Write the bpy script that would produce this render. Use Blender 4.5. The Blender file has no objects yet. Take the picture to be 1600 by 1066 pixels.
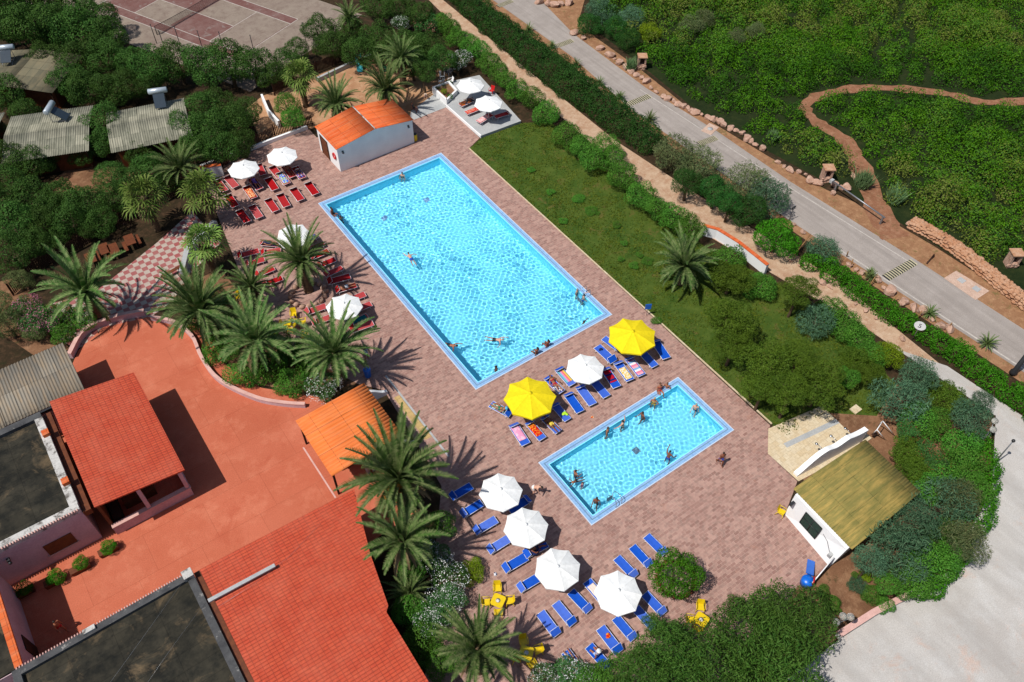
import bpy, math, random
import numpy as np
from mathutils import Vector, Matrix, geometry
D = bpy.data
SC = bpy.context.scene
COL = SC.collection
RNG = np.random.default_rng(7)
random.seed(7)
pi = math.pi
# ---------------------------------------------------------------- camera model
CAMZ = 52.0
CAM = np.array([-20.58550695, -60.84990634, CAMZ])
FWD = np.array([0.379294877, 0.525003167, -0.761910146])
RGT = np.array([0.815910270, -0.578125756, 0.007812906])
UPV = np.array([0.436378078, 0.624613708, 0.647635614])
FOC = 1280.0

def P(px, py, z=0.0):
    "point of the place seen at a photo position (1600 px wide photo), at height z"
    d = FWD + (px - 800) / FOC * RGT - (py - 533) / FOC * UPV
    t = (z - CAMZ) / d[2]
    return Vector((CAM[0] + d[0] * t, CAM[1] + d[1] * t, z))

def PP(pts, z=0.0):
    return [P(a, b, z) for a, b in pts]

def mpp(px, py, z=0.0):
    "metres per photo pixel across, at that point"
    return (P(px + 5, py, z) - P(px - 5, py, z)).length / 10

def zz(ox, oy, s):
    return lambda x, y: (ox + x / s, oy + y / s)

ONES = ['', 'first', 'second', 'third', 'fourth', 'fifth', 'sixth', 'seventh', 'eighth', 'ninth', 'tenth', 'eleventh', 'twelfth', 'thirteenth',
        'fourteenth', 'fifteenth', 'sixteenth', 'seventeenth', 'eighteenth', 'nineteenth', 'twentieth']
def ordw(n):
    if n <= 20: return ONES[n]
    t = {2: 'twenty', 3: 'thirty', 4: 'forty', 5: 'fifty', 6: 'sixty'}[n // 10]
    return t + '-' + ONES[n % 10] if n % 10 else t[:-1] + 'ieth'

# ---------------------------------------------------------------- objects
def link(o, parent=None):
    COL.objects.link(o)
    if parent is not None: o.parent = parent
    return o

def tag(o, label=None, cat=None, group=None, kind=None):
    if label: o['label'] = label
    if cat: o['category'] = cat
    if group: o['group'] = group
    if kind: o['kind'] = kind
    return o

def thing(name, label, cat, loc=(0, 0, 0), rz=0.0, group=None, scale=1.0):
    o = D.objects.new(name, None)
    o.empty_display_size = .2
    link(o)
    o.location = loc; o.rotation_euler = (0, 0, rz)
    if scale != 1.0: o.scale = (scale,) * 3
    return tag(o, label, cat, group)

def copy_tree(src, label=None, loc=None, rz=None, group=None, scale=None):
    def rec(o, par):
        c = o.copy(); COL.objects.link(c)
        if par is not None:
            c.parent = par
            c.matrix_parent_inverse = o.matrix_parent_inverse.copy()
        for ch in o.children: rec(ch, c)
        return c
    c = rec(src, None)
    if label: c['label'] = label
    if group: c['group'] = group
    if loc is not None: c.location = loc
    if rz is not None: c.rotation_euler = (0, 0, rz)
    if scale is not None: c.scale = (scale,) * 3 if not hasattr(scale, '__len__') else scale
    return c

class MB:
    "collects shapes, builds ONE mesh object"
    def __init__(s):
        s.v = []; s.f = []; s.m = []; s.sm = []
    def add(s, vs, fs, mi=0, smooth=False, M=None):
        b = len(s.v)
        if M is not None: vs = [M @ Vector(v) for v in vs]
        s.v += [tuple(v) for v in vs]
        s.f += [tuple(b + i for i in f) for f in fs]
        s.m += [mi] * len(fs); s.sm += [smooth] * len(fs)
        return s
    def box(s, x0, x1, y0, y1, z0, z1, mi=0, M=None):
        vs = [(x0, y0, z0), (x1, y0, z0), (x1, y1, z0), (x0, y1, z0), (x0, y0, z1), (x1, y0, z1), (x1, y1, z1), (x0, y1, z1)]
        return s.add(vs, [(3, 2, 1, 0), (4, 5, 6, 7), (0, 1, 5, 4), (1, 2, 6, 5), (2, 3, 7, 6), (3, 0, 4, 7)], mi, False, M)
    def hexa(s, b4, t4, mi=0):
        vs = list(b4) + list(t4)
        return s.add(vs, [(3, 2, 1, 0), (4, 5, 6, 7), (0, 1, 5, 4), (1, 2, 6, 5), (2, 3, 7, 6), (3, 0, 4, 7)], mi)
    def prism(s, poly, z0, z1, mi=0, M=None):
        n = len(poly)
        vs = [(p[0], p[1], z0) for p in poly] + [(p[0], p[1], z1) for p in poly]
        fs = [tuple(range(n))[::-1], tuple(range(n, 2 * n))] + [(i, (i + 1) % n, n + (i + 1) % n, n + i) for i in range(n)]
        return s.add(vs, fs, mi, False, M)
    def tube(s, pts, r, n=8, mi=0, closed=False, M=None):
        pts = [Vector(p) for p in pts]
        rs = r if hasattr(r, '__len__') else [r] * len(pts)
        vs = []; fs = []; k = len(pts)
        prev = None
        for i, p in enumerate(pts):
            if closed: t = pts[(i + 1) % k] - pts[i - 1]
            else: t = pts[min(i + 1, k - 1)] - pts[max(i - 1, 0)]
            t.normalize()
            a = prev if prev is not None else (Vector((0, 0, 1)) if abs(t.z) < .9 else Vector((1, 0, 0)))
            u = (a - t * a.dot(t))
            if u.length < 1e-5: u = t.orthogonal()
            u.normalize(); w = t.cross(u); prev = u
            for j in range(n):
                an = 2 * pi * j / n
                vs.append(p + (u * math.cos(an) + w * math.sin(an)) * rs[i])
        for i in range(k if closed else k - 1):
            a, b = i * n, ((i + 1) % k) * n
            for j in range(n):
                fs.append((a + j, a + (j + 1) % n, b + (j + 1) % n, b + j))
        if not closed:
            fs.append(tuple(range(n))[::-1]); fs.append(tuple(range((k - 1) * n, k * n)))
        return s.add(vs, fs, mi, True, M)
    def lathe(s, prof, n=16, mi=0, M=None, smooth=True, ph=0.0):
        vs = []; fs = []
        for r, z in prof:
            for j in range(n):
                a = 2 * pi * j / n + ph
                vs.append((r * math.cos(a), r * math.sin(a), z))
        for i in range(len(prof) - 1):
            for j in range(n):
                fs.append((i * n + j, i * n + (j + 1) % n, (i + 1) * n + (j + 1) % n, (i + 1) * n + j))
        if prof[0][0] > 1e-4: fs.append(tuple(range(n))[::-1])
        if prof[-1][0] > 1e-4: fs.append(tuple(range((len(prof) - 1) * n, len(prof) * n)))
        return s.add(vs, fs, mi, smooth, M)
    def ball(s, c, r, n=10, mi=0):
        rr = r if hasattr(r, '__len__') else (r, r, r)
        prof = [(math.sin(pi * i / n), -math.cos(pi * i / n)) for i in range(n + 1)]
        M = Matrix.Translation(Vector(c)) @ Matrix.Diagonal((rr[0], rr[1], rr[2], 1))
        prof[0] = (0.001, -1); prof[-1] = (0.001, 1)
        return s.lathe(prof, int(n * 1.6), mi, M)
    def build(s, name, mats, parent=None, loc=None):
        me = D.meshes.new(name)
        me.from_pydata(s.v, [], s.f)
        mats = mats if isinstance(mats, (list, tuple)) else [mats]
        for m in mats: me.materials.append(m)
        me.polygons.foreach_set('material_index', s.m)
        me.polygons.foreach_set('use_smooth', s.sm)
        me.update()
        o = D.objects.new(name, me); link(o, parent)
        if loc is not None: o.location = loc
        return o

def sheet(name, outer, mat, z=0.0, holes=(), kind='structure', label=None, cat=None, grid=None, zf=None):
    "flat polygon with holes (delaunay)"
    pts = []; edges = []
    for poly in [outer] + list(holes):
        b = len(pts); n = len(poly)
        pts += [Vector((p[0], p[1])) for p in poly]
        edges += [(b + i, b + (i + 1) % n) for i in range(n)]
    r = geometry.delaunay_2d_cdt(pts, edges, [], 0, 1e-5)
    vs, _, fs = r[0], r[1], r[2]
    def inside(p, poly):
        c = False; n = len(poly); j = n - 1
        for i in range(n):
            xi, yi = poly[i][0], poly[i][1]; xj, yj = poly[j][0], poly[j][1]
            if (yi > p[1]) != (yj > p[1]) and p[0] < (xj - xi) * (p[1] - yi) / (yj - yi) + xi: c = not c
            j = i
        return c
    keep = []
    for f in fs:
        c = sum((vs[i] for i in f), Vector((0, 0))) / len(f)
        if inside(c, outer) and not any(inside(c, h) for h in holes): keep.append(f)
    mb = MB(); mb.add([(v.x, v.y, z if zf is None else zf(v.x, v.y)) for v in vs], keep)
    # make every face look up
    for k, f in enumerate(mb.f):
        a, b, c = (Vector(mb.v[i]) for i in f[:3])
        if (b - a).cross(c - a).z < 0: mb.f[k] = tuple(reversed(f))
    o = mb.build(name, mat)
    if kind: o['kind'] = kind
    return tag(o, label, cat)

def strip(pts, w, taper=None):
    "polygon of a band of width w along a polyline"
    L = []; Rr = []
    for i, p in enumerate(pts):
        p = Vector((p[0], p[1])); a = Vector(pts[max(i - 1, 0)][:2]); b = Vector(pts[min(i + 1, len(pts) - 1)][:2])
        t = (b - a).normalized(); nrm = Vector((-t.y, t.x)); ww = w[i] if hasattr(w, '__len__') else w
        L.append(p + nrm * ww / 2); Rr.append(p - nrm * ww / 2)
    return L + Rr[::-1]

def smooth_path(pts, n=6):
    pts = [Vector((p[0], p[1], p[2] if len(p) > 2 else 0)) for p in pts]
    out = []
    for i in range(len(pts) - 1):
        p0 = pts[max(i - 1, 0)]; p1 = pts[i]; p2 = pts[i + 1]; p3 = pts[min(i + 2, len(pts) - 1)]
        for k in range(n):
            t = k / n
            out.append(.5 * ((2 * p1) + (p2 - p0) * t + (2 * p0 - 5 * p1 + 4 * p2 - p3) * t * t + (3 * p1 - p0 - 3 * p2 + p3) * t ** 3))
    out.append(pts[-1])
    return out

def np_mesh(name, V, mats, parent=None, tint=None, smooth=False):
    "V: n x k x 3 array, each row one k-gon"
    n, k = V.shape[:2]
    me = D.meshes.new(name)
    me.vertices.add(n * k); me.vertices.foreach_set('co', np.ascontiguousarray(V, np.float32).ravel())
    me.loops.add(n * k); me.loops.foreach_set('vertex_index', np.arange(n * k, dtype=np.int32))
    me.polygons.add(n); me.polygons.foreach_set('loop_start', np.arange(0, n * k, k, dtype=np.int32))
    try: me.polygons.foreach_set('loop_total', np.full(n, k, np.int32))
    except Exception: pass
    mats = mats if isinstance(mats, (list, tuple)) else [mats]
    for m in mats: me.materials.append(m)
    if tint is not None:
        at = me.attributes.new('tint', 'FLOAT', 'FACE'); at.data.foreach_set('value', tint.astype(np.float32))
    me.update(calc_edges=True)
    return me if parent == 'mesh' else link(D.objects.new(name, me), parent)

def leaves(C, N, size, rng, asp=1.7, jit=.8, droop=0.0):
    "diamond leaf quads at points C with outward normals N"
    n = len(C)
    d = N + jit * rng.normal(size=(n, 3)); d /= np.linalg.norm(d, axis=1)[:, None] + 1e-9
    t = rng.normal(size=(n, 3)); t[:, 2] -= droop
    t -= d * (t * d).sum(1)[:, None]; t /= np.linalg.norm(t, axis=1)[:, None] + 1e-9
    b = np.cross(d, t)
    s = size * rng.uniform(.65, 1.3, size=(n, 1))
    a = t * s * .5 * asp ** .5; c = b * s * .5 / asp ** .5
    return np.stack([C - a, C + c - a * .1, C + a, C - c - a * .1], 1)
# ---------------------------------------------------------------- materials
class NT:
    def __init__(s, name):
        s.m = D.materials.new(name); s.m.use_nodes = True; s.t = s.m.node_tree
        s.b = s.t.nodes['Principled BSDF']; s.out = s.t.nodes['Material Output']
        s._tc = None
    def n(s, typ, **kw):
        x = s.t.nodes.new(typ)
        for k, v in kw.items():
            if k.startswith('i_'):
                key = k[2:].replace('_', ' ')
                x.inputs[int(key) if key.isdigit() else key].default_value = v
            else: setattr(x, k, v)
        return x
    def l(s, a, b): s.t.links.new(a, b)
    @property
    def tc(s):
        if s._tc is None: s._tc = s.n('ShaderNodeTexCoord')
        return s._tc.outputs['Object']
    def mapped(s, rot=0.0, scale=(1, 1, 1)):
        mp = s.n('ShaderNodeMapping'); s.l(s.tc, mp.inputs['Vector'])
        mp.inputs['Rotation'].default_value = (0, 0, rot); mp.inputs['Scale'].default_value = scale
        return mp.outputs['Vector']
    def noise(s, scale, detail=4, rough=.6, vec=None, dist=0.0):
        x = s.n('ShaderNodeTexNoise'); x.inputs['Scale'].default_value = scale; x.inputs['Detail'].default_value = detail
        x.inputs['Roughness'].default_value = rough; x.inputs['Distortion'].default_value = dist
        s.l(vec or s.tc, x.inputs['Vector']); return x.outputs['Fac']
    def ramp(s, fac, lo, hi, c0=0.0, c1=1.0):
        x = s.n('ShaderNodeMapRange'); x.inputs['From Min'].default_value = lo; x.inputs['From Max'].default_value = hi
        x.inputs['To Min'].default_value = c0; x.inputs['To Max'].default_value = c1
        s.l(fac, x.inputs['Value']); return x.outputs['Result']
    def mix(s, fac, a, b, mode='MIX'):
        x = s.n('ShaderNodeMix', data_type='RGBA', blend_type=mode)
        for sock, v in ((x.inputs[0], fac), (x.inputs[6], a), (x.inputs[7], b)):
            if hasattr(v, 'links') or hasattr(v, 'is_linked'): s.l(v, sock)
            elif hasattr(v, '__len__'): sock.default_value = (*v[:3], 1)
            else: sock.default_value = v
        return x.outputs[2]
    def math(s, op, a, b=None):
        x = s.n('ShaderNodeMath', operation=op)
        for i, v in enumerate((a, b)):
            if v is None: continue
            if hasattr(v, 'is_linked'): s.l(v, x.inputs[i])
            else: x.inputs[i].default_value = v
        return x.outputs[0]
    def bump(s, h, strength=.3, dist=.02):
        x = s.n('ShaderNodeBump'); x.inputs['Strength'].default_value = strength; x.inputs['Distance'].default_value = dist
        s.l(h, x.inputs['Height']); s.l(x.outputs['Normal'], s.b.inputs['Normal']); return x
    def done(s, col, rough=.7, spec=.3):
        if hasattr(col, 'is_linked'): s.l(col, s.b.inputs['Base Color'])
        else: s.b.inputs['Base Color'].default_value = (*col[:3], 1)
        s.b.inputs['Roughness'].default_value = rough; s.b.inputs['Specular IOR Level'].default_value = spec
        return s.m

def mat(name, c1, c2=None, sc=2.0, c3=None, sc3=.4, t3=(.5, .7), rough=.75, spec=.25, bmp=0.0, bsc=None, metal=0.0, fine=.12):
    t = NT(name)
    c2 = c2 or tuple(v * .8 for v in c1)
    col = t.mix(t.ramp(t.noise(sc, 5), .32, .68), c1, c2)
    if fine:
        col = t.mix(fine, col, t.mix(t.ramp(t.noise(sc * 9, 3), .3, .7), (0, 0, 0), (1, 1, 1)), 'OVERLAY')
    if c3: col = t.mix(t.ramp(t.noise(sc3, 6, .7), *t3), col, c3)
    if bmp: t.bump(t.noise(bsc or sc * 6, 4), bmp)
    t.b.inputs['Metallic'].default_value = metal
    return t.done(col, rough, spec)

def tri(h):  # sRGB 0..255 -> linear albedo
    f = lambda v: (v / 255 / 12.92) if v <= 10 else ((v / 255 + .055) / 1.055) ** 2.4
    return tuple(f(v) for v in h)
EXPO = 1.27
def S(r, g, b, k=EXPO): return tuple(min(v / k, .85) for v in tri((r, g, b)))

# paving
def paver():
    t = NT('paver_brick')
    v = t.mapped(0)
    br = t.n('ShaderNodeTexBrick'); br.offset = .5; br.squash = 1.0
    t.l(v, br.inputs['Vector'])
    br.inputs['Scale'].default_value = 1.0; br.inputs['Brick Width'].default_value = .42; br.inputs['Row Height'].default_value = .22
    br.inputs['Mortar Size'].default_value = .011; br.inputs['Mortar Smooth'].default_value = .3; br.inputs['Bias'].default_value = 0.0
    br.inputs['Color1'].default_value = (*S(148, 110, 100), 1); br.inputs['Color2'].default_value = (*S(188, 150, 136), 1)
    br.inputs['Mortar'].default_value = (*S(196, 162, 146), 1)
    col = br.outputs['Color']
    # per brick random tint through a cell-like noise
    wn = t.noise(3.1, 1, .5)
    col = t.mix(t.ramp(wn, .45, .66, 0, .45), col, S(140, 118, 108))
    col = t.mix(t.ramp(t.noise(.45, 6, .7), .46, .68, 0, .42), col, S(150, 112, 102))
    col = t.mix(t.ramp(t.noise(.9, 7, .75), .58, .75, 0, .45), col, S(196, 140, 112))
    col = t.mix(t.ramp(t.noise(7, 3, .6), .5, .75, 0, .35), col, S(205, 170, 150))
    t.bump(br.outputs['Fac'], -.25, .01)
    return t.done(col, .8, .25)

def tiles(name, c1, c2, cm, w, h, ms, off=.0, rough=.6, stain=None, rot=0, bst=.3, wave=0):
    t = NT(name); v = t.mapped(rot)
    br = t.n('ShaderNodeTexBrick'); br.offset = off
    t.l(v, br.inputs['Vector']); br.inputs['Scale'].default_value = 1
    br.inputs['Brick Width'].default_value = w; br.inputs['Row Height'].default_value = h; br.inputs['Mortar Size'].default_value = ms
    br.inputs['Mortar Smooth'].default_value = .4
    for k, c in (('Color1', c1), ('Color2', c2), ('Mortar', cm)): br.inputs[k].default_value = (*c, 1)
    col = br.outputs['Color']
    if stain: col = t.mix(t.ramp(t.noise(.5, 6, .7), .42, .75, 0, .6), col, stain)
    col = t.mix(.15, col, t.mix(t.ramp(t.noise(6, 4), .3, .7), (0, 0, 0), (1, 1, 1)), 'OVERLAY')
    if wave:
        sp = t.n('ShaderNodeSeparateXYZ'); t.l(t.tc, sp.inputs[0])
        wv = t.math('ABSOLUTE', t.math('SINE', t.math('MULTIPLY', sp.outputs[1], pi / wave)))
        t.bump(t.math('SUBTRACT', wv, t.math('MULTIPLY', br.outputs['Fac'], .8)), bst, .06)
    else: t.bump(br.outputs['Fac'], -bst, .02)
    return t.done(col, rough, .3)

def checker_mat():
    t = NT('checker_tile'); ck = t.n('ShaderNodeTexChecker'); ck.inputs['Scale'].default_value = 2.0
    t.l(t.mapped(0), ck.inputs['Vector'])
    col = t.mix(ck.outputs['Fac'], S(160, 86, 84), S(188, 174, 160))
    col = t.mix(t.ramp(t.noise(1.2, 5), .4, .75, 0, .5), col, S(170, 135, 125))
    return t.done(col, .6)

def foliage(name, c1, c2, c3, sc=.8, trans=.14, attr=False, var=.6):
    t = NT(name)
    geo = t.n('ShaderNodeNewGeometry'); oi = t.n('ShaderNodeObjectInfo')
    ri = geo.outputs['Random Per Island']
    if attr:
        a = t.n('ShaderNodeAttribute'); a.attribute_name = 'tint'
        f = a.outputs['Fac']
    else:
        f = t.ramp(t.noise(sc, 3), .35, .65)
    if attr:
        cr = t.n('ShaderNodeValToRGB'); els = cr.color_ramp.elements
        sq = [(0, G(36, 64, 24)), (.25, G(54, 92, 32)), (.5, G(76, 112, 38)), (.66, G(60, 94, 46)), (.84, G(92, 112, 46)), (1, G(96, 100, 56))]
        els[0].color = (*sq[0][1], 1); els[1].position = 1; els[1].color = (*sq[-1][1], 1)
        for p_, c_ in sq[1:-1]: e_ = els.new(p_); e_.color = (*c_, 1)
        t.l(f, cr.inputs[0]); col = cr.outputs[0]
    else: col = t.mix(f, c1, c2)
    col = t.mix(t.ramp(ri, .0, 1.0, 0, var * .5 if attr else var), col, c3)
    hs = t.n('ShaderNodeHueSaturation'); t.l(col, hs.inputs['Color'])
    t.l(t.ramp(oi.outputs['Random'], 0, 1, .75, 1.25), hs.inputs['Value'])
    t.l(t.ramp(oi.outputs['Random'], 0, 1, .488, .512), hs.inputs['Hue'])
    hs.inputs['Saturation'].default_value = 1.12; col = hs.outputs['Color']
    t.done(col, .6, .1)
    tr = t.n('ShaderNodeBsdfTranslucent'); t.l(col, tr.inputs['Color'])
    ms = t.n('ShaderNodeMixShader'); ms.inputs[0].default_value = trans
    t.l(t.b.outputs[0], ms.inputs[1]); t.l(tr.outputs[0], ms.inputs[2]); t.l(ms.outputs[0], t.out.inputs['Surface'])
    return t.m

def flat_roof():
    t = NT('weathered_concrete_roof')
    col = t.mix(t.ramp(t.noise(.9, 8, .7), .38, .62), S(38, 38, 34), S(66, 62, 52))
    col = t.mix(t.ramp(t.noise(.42, 7, .72, dist=.5), .54, .68, 0, .9), col, S(118, 100, 76))
    col = t.mix(t.ramp(t.noise(2.2, 6, .7), .58, .72, 0, .7), col, S(25, 27, 28))
    br = t.n('ShaderNodeTexBrick'); br.offset = 0; t.l(t.mapped(.0), br.inputs['Vector'])
    br.inputs['Scale'].default_value = 1; br.inputs['Brick Width'].default_value = 2.6; br.inputs['Row Height'].default_value = 1.1
    br.inputs['Mortar Size'].default_value = .02
    for k, c in (('Color1', (1, 1, 1)), ('Color2', (.8, .8, .8)), ('Mortar', (.55, .55, .55))): br.inputs[k].default_value = (*c, 1)
    col = t.mix(.8, col, br.outputs['Color'], 'MULTIPLY')
    t.bump(t.noise(12, 4), .3)
    return t.done(col, .9, .1)

def fibre(name, c1, c2, c3, ax=0, panel=(1.0, 2.4), st=.6):
    "weathered corrugated sheet: streaks along the ribs, sheet to sheet differences"
    t = NT(name)
    v = t.mapped(0, (.35, 2.2, 1) if ax == 0 else (2.2, .35, 1))
    br = t.n('ShaderNodeTexBrick'); br.offset = 0; t.l(t.tc, br.inputs['Vector'])
    br.inputs['Scale'].default_value = 1
    br.inputs['Brick Width'].default_value = panel[1] if ax == 0 else panel[0]; br.inputs['Row Height'].default_value = panel[0] if ax == 0 else panel[1]
    br.inputs['Mortar Size'].default_value = .018
    for k, c in (('Color1', c1), ('Color2', c2), ('Mortar', tuple(x * .5 for x in c2))): br.inputs[k].default_value = (*c, 1)
    col = t.mix(t.ramp(t.noise(1.6, 6, .7, vec=v), .42, .68, 0, st), br.outputs['Color'], c3)
    col = t.mix(t.ramp(t.noise(.8, 5, .7), .45, .7, 0, st * .7), col, c2)
    return t.done(col, .8, .2)

def sand_mix(name, cols, sc=.35, bmp=.35, streak=None):
    t = NT(name)
    col = t.mix(t.ramp(t.noise(sc, 8, .7), .38, .62), cols[0], cols[1])
    col = t.mix(t.ramp(t.noise(sc * 3.3, 8, .75), .48, .66, 0, .8), col, cols[2])
    if len(cols) > 3: col = t.mix(t.ramp(t.noise(sc * 2.1, 8, .75, dist=.4), .56, .64, 0, .85), col, cols[3])
    col = t.mix(.22, col, t.mix(t.ramp(t.noise(14, 4, .7), .3, .7), (0, 0, 0), (1, 1, 1)), 'OVERLAY')
    if streak: col = t.mix(t.ramp(t.noise(1.0, 5, .6, vec=t.mapped(0, streak)), .42, .66, 0, .55), col, tuple(v * .72 for v in cols[1]))
    t.bump(t.noise(9, 5), bmp, .04)
    return t.done(col, .95, .1)

def fabric(name, c, rough=.8, spec=.2, v=.16):
    t = NT(name); oi = t.n('ShaderNodeObjectInfo'); hs = t.n('ShaderNodeHueSaturation')
    t.l(t.mix(t.ramp(t.noise(4, 5), .35, .65), c, tuple(x * .86 for x in c)), hs.inputs['Color'])
    t.l(t.ramp(oi.outputs['Random'], 0, 1, 1 - v, 1 + v * .6), hs.inputs['Value']); t.l(t.ramp(oi.outputs['Random'], 0, 1, 1.05, .86), hs.inputs['Saturation'])
    return t.done(hs.outputs['Color'], rough, spec)

def plain(name, c, rough=.5, spec=.4, metal=0.0):
    t = NT(name); t.b.inputs['Metallic'].default_value = metal
    col = t.mix(t.ramp(t.noise(5, 4), .35, .65), c, tuple(v * .88 for v in c))
    return t.done(col, rough, spec)

def water_mat():
    t = NT('clear_water')
    t.b.inputs['Transmission Weight'].default_value = 1; t.b.inputs['Roughness'].default_value = 0
    t.b.inputs['IOR'].default_value = 1.33
    return t.done((1, 1, 1), 0.0, .5)

def globe_mat():
    t = NT('smoky_globe'); t.b.inputs['Transmission Weight'].default_value = .75; t.b.inputs['IOR'].default_value = 1.1
    return t.done((.75, .74, .68), .12, .5)

def stripes(name, cols, ax=0, sc=6.0, dots=None):
    "printed towel cloth; stripes across ax, or blotchy print"
    t = NT(name)
    sep = t.n('ShaderNodeSeparateXYZ'); t.l(t.tc, sep.inputs[0])
    x = t.math('MULTIPLY', sep.outputs[ax], sc)
    fr = t.math('FRACT', x)
    cr = t.n('ShaderNodeValToRGB'); cr.color_ramp.interpolation = 'CONSTANT'
    n = len(cols)
    els = cr.color_ramp.elements
    els[0].color = (*cols[0], 1); els[0].position = 0
    els[1].color = (*cols[1 % n], 1); els[1].position = 1 / n
    for i in range(2, n):
        e = els.new(i / n); e.color = (*cols[i], 1)
    t.l(fr, cr.inputs[0]); col = cr.outputs[0]
    if dots: col = t.mix(t.ramp(t.noise(9, 2, .5), .52, .56), col, dots)
    return t.done(col, .9, .1)

def blotch(name, a, b, sc=9, lo=.5, hi=.54, c=None):
    t = NT(name)
    col = t.mix(t.ramp(t.noise(sc, 2, .5), lo, hi), a, b)
    if c: col = t.mix(t.ramp(t.noise(sc * 1.4, 2, .5), .56, .6), col, c)
    return t.done(col, .9, .1)

M = {}
M['paver'] = paver()
M['white_paint'] = mat('white_wall_paint', (.8, .8, .79), (.72, .72, .72), .8, rough=.7, fine=.05)
def court():
    t = NT('terracotta_concrete')
    col = t.mix(t.ramp(t.noise(.16, 8, .7), .38, .62), S(202, 112, 84), S(192, 102, 74))
    col = t.mix(t.ramp(t.noise(.5, 8, .75), .5, .68, 0, .7), col, S(216, 132, 102))
    col = t.mix(t.ramp(t.noise(.33, 8, .75, dist=.6), .56, .66, 0, .6), col, S(186, 92, 66))
    col = t.mix(t.ramp(t.noise(2.4, 6, .8), .62, .74, 0, .45), col, S(222, 156, 132))
    br = t.n('ShaderNodeTexBrick'); br.offset = .3; t.l(t.tc, br.inputs['Vector']); br.inputs['Scale'].default_value = 1
    br.inputs['Brick Width'].default_value = 4.3; br.inputs['Row Height'].default_value = 3.1; br.inputs['Mortar Size'].default_value = .02; br.inputs['Mortar Smooth'].default_value = .6
    for k, c in (('Color1', (1, 1, 1)), ('Color2', (.94, .94, .94)), ('Mortar', (.66, .62, .6))): br.inputs[k].default_value = (*c, 1)
    col = t.mix(.75, col, br.outputs['Color'], 'MULTIPLY')
    col = t.mix(.2, col, t.mix(t.ramp(t.noise(14, 4, .7), .3, .7), (0, 0, 0), (1, 1, 1)), 'OVERLAY')
    return t.done(col, .85, .15)
M['court_red'] = court()
M['tile_red'] = tiles('red_roof_tile', S(208, 86, 54), S(200, 76, 48), S(156, 54, 36), .36, .22, .014, 0, .7, S(214, 112, 84), bst=.7, wave=.22)
M['tile_orange'] = fibre('orange_corrugated_sheet', S(236, 130, 62), S(228, 120, 56), S(238, 160, 112), 0, (1.05, 1.9), .4)
M['tile_house'] = fibre('orange_corrugated_roof', S(224, 108, 50), S(206, 90, 40), S(230, 148, 104), 0, (.5, 1.4), .5)
M['grey_sheet'] = fibre('grey_corrugated_sheet', S(150, 142, 128), S(120, 114, 104), S(176, 146, 108), 1, (1.1, 2.6), .5)
M['grey_sheet_x'] = fibre('grey_corrugated_roofing', S(160, 156, 136), S(112, 112, 96), S(186, 182, 160), 1, (.9, 1.5), .6)
M['brown_sheet'] = fibre('mossy_corrugated_roofing', S(118, 112, 90), S(88, 86, 70), S(134, 120, 92), 1, (.9, 1.5), .6)
M['olive_sheet'] = fibre('olive_corrugated_sheet', S(138, 128, 70), S(120, 114, 60), S(192, 160, 88), 0, (.9, 2.4), .8)
M['flat_roof'] = flat_roof()
M['lilac_wall'] = mat('pale_lilac_wall', S(214, 186, 190), S(200, 168, 172), .8, rough=.8)
M['pink_cap'] = mat('pale_pink_coping', S(226, 182, 170), S(208, 162, 152), 1.5)
M['pad_tan'] = sand_mix('tan_concrete_pad', [S(206, 176, 156), S(190, 158, 138), S(216, 190, 172)], .8, .2)
M['brown_wood'] = mat('brown_wood', S(120, 66, 36), S(92, 48, 28), 3, rough=.6)
M['dark_wood'] = mat('dark_stained_wood', S(66, 40, 26), S(46, 28, 20), 3, rough=.7)
M['pale_wood'] = mat('weathered_timber', S(170, 130, 84), S(140, 104, 66), 4, rough=.8)
M['concrete'] = mat('pale_concrete', S(186, 186, 184), S(168, 170, 170), .8, rough=.85)
M['dark_concrete'] = mat('stained_parapet', S(92, 92, 92), S(64, 64, 66), 1.2, S(160, 156, 150), 2.0, (.6, .7), rough=.9)
M['patchy_parapet'] = mat('limewashed_parapet', S(214, 210, 204), S(190, 186, 180), 1.2, S(110, 104, 98), 1.6, (.5, .62), rough=.9)
M['cream_tile'] = tiles('cream_stone_tile', S(222, 206, 176), S(212, 190, 154), S(188, 170, 140), .42, .42, .012, .5, .7, S(204, 178, 138))
M['tan_tile'] = tiles('tan_floor_tile', S(206, 178, 120), S(196, 166, 108), S(150, 124, 84), .4, .4, .02, 0, .7, S(190, 150, 96))
M['checker'] = checker_mat()
M['sand'] = sand_mix('play_sand', [S(186, 144, 108), S(168, 124, 92), S(200, 164, 130)], .3)
M['soil'] = sand_mix('dry_soil', [S(138, 100, 74), S(112, 80, 58), S(160, 124, 94), S(80, 70, 44)], .4)
M['dark_soil'] = sand_mix('leaf_litter', [S(62, 48, 34), S(46, 40, 26), S(88, 66, 48), S(44, 46, 26)], .5)
M['verge'] = sand_mix('dry_verge', [S(160, 120, 88), S(140, 100, 72), S(182, 142, 106), S(116, 104, 64)], .5)
M['path'] = sand_mix('sandy_path', [S(196, 166, 138), S(174, 136, 108), S(208, 182, 156), S(170, 128, 100)], .55, .3)
M['track'] = sand_mix('red_dirt_track', [S(154, 108, 82), S(132, 90, 66), S(172, 132, 104), S(112, 92, 62)], .5)
M['parking'] = sand_mix('pale_parking_concrete', [S(200, 195, 189), S(188, 181, 174), S(206, 203, 199), S(202, 178, 164)], .16, .1, streak=(.5, .12, 1))
M['asphalt'] = sand_mix('worn_asphalt', [S(170, 160, 152), S(160, 150, 142), S(178, 168, 160)], .25, .15, streak=(1.3, .05, 1))
M['road_paint'] = mat('worn_road_paint', S(204, 196, 186), S(178, 168, 158), 3, S(166, 158, 154), 3.0, (.55, .65))
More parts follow.
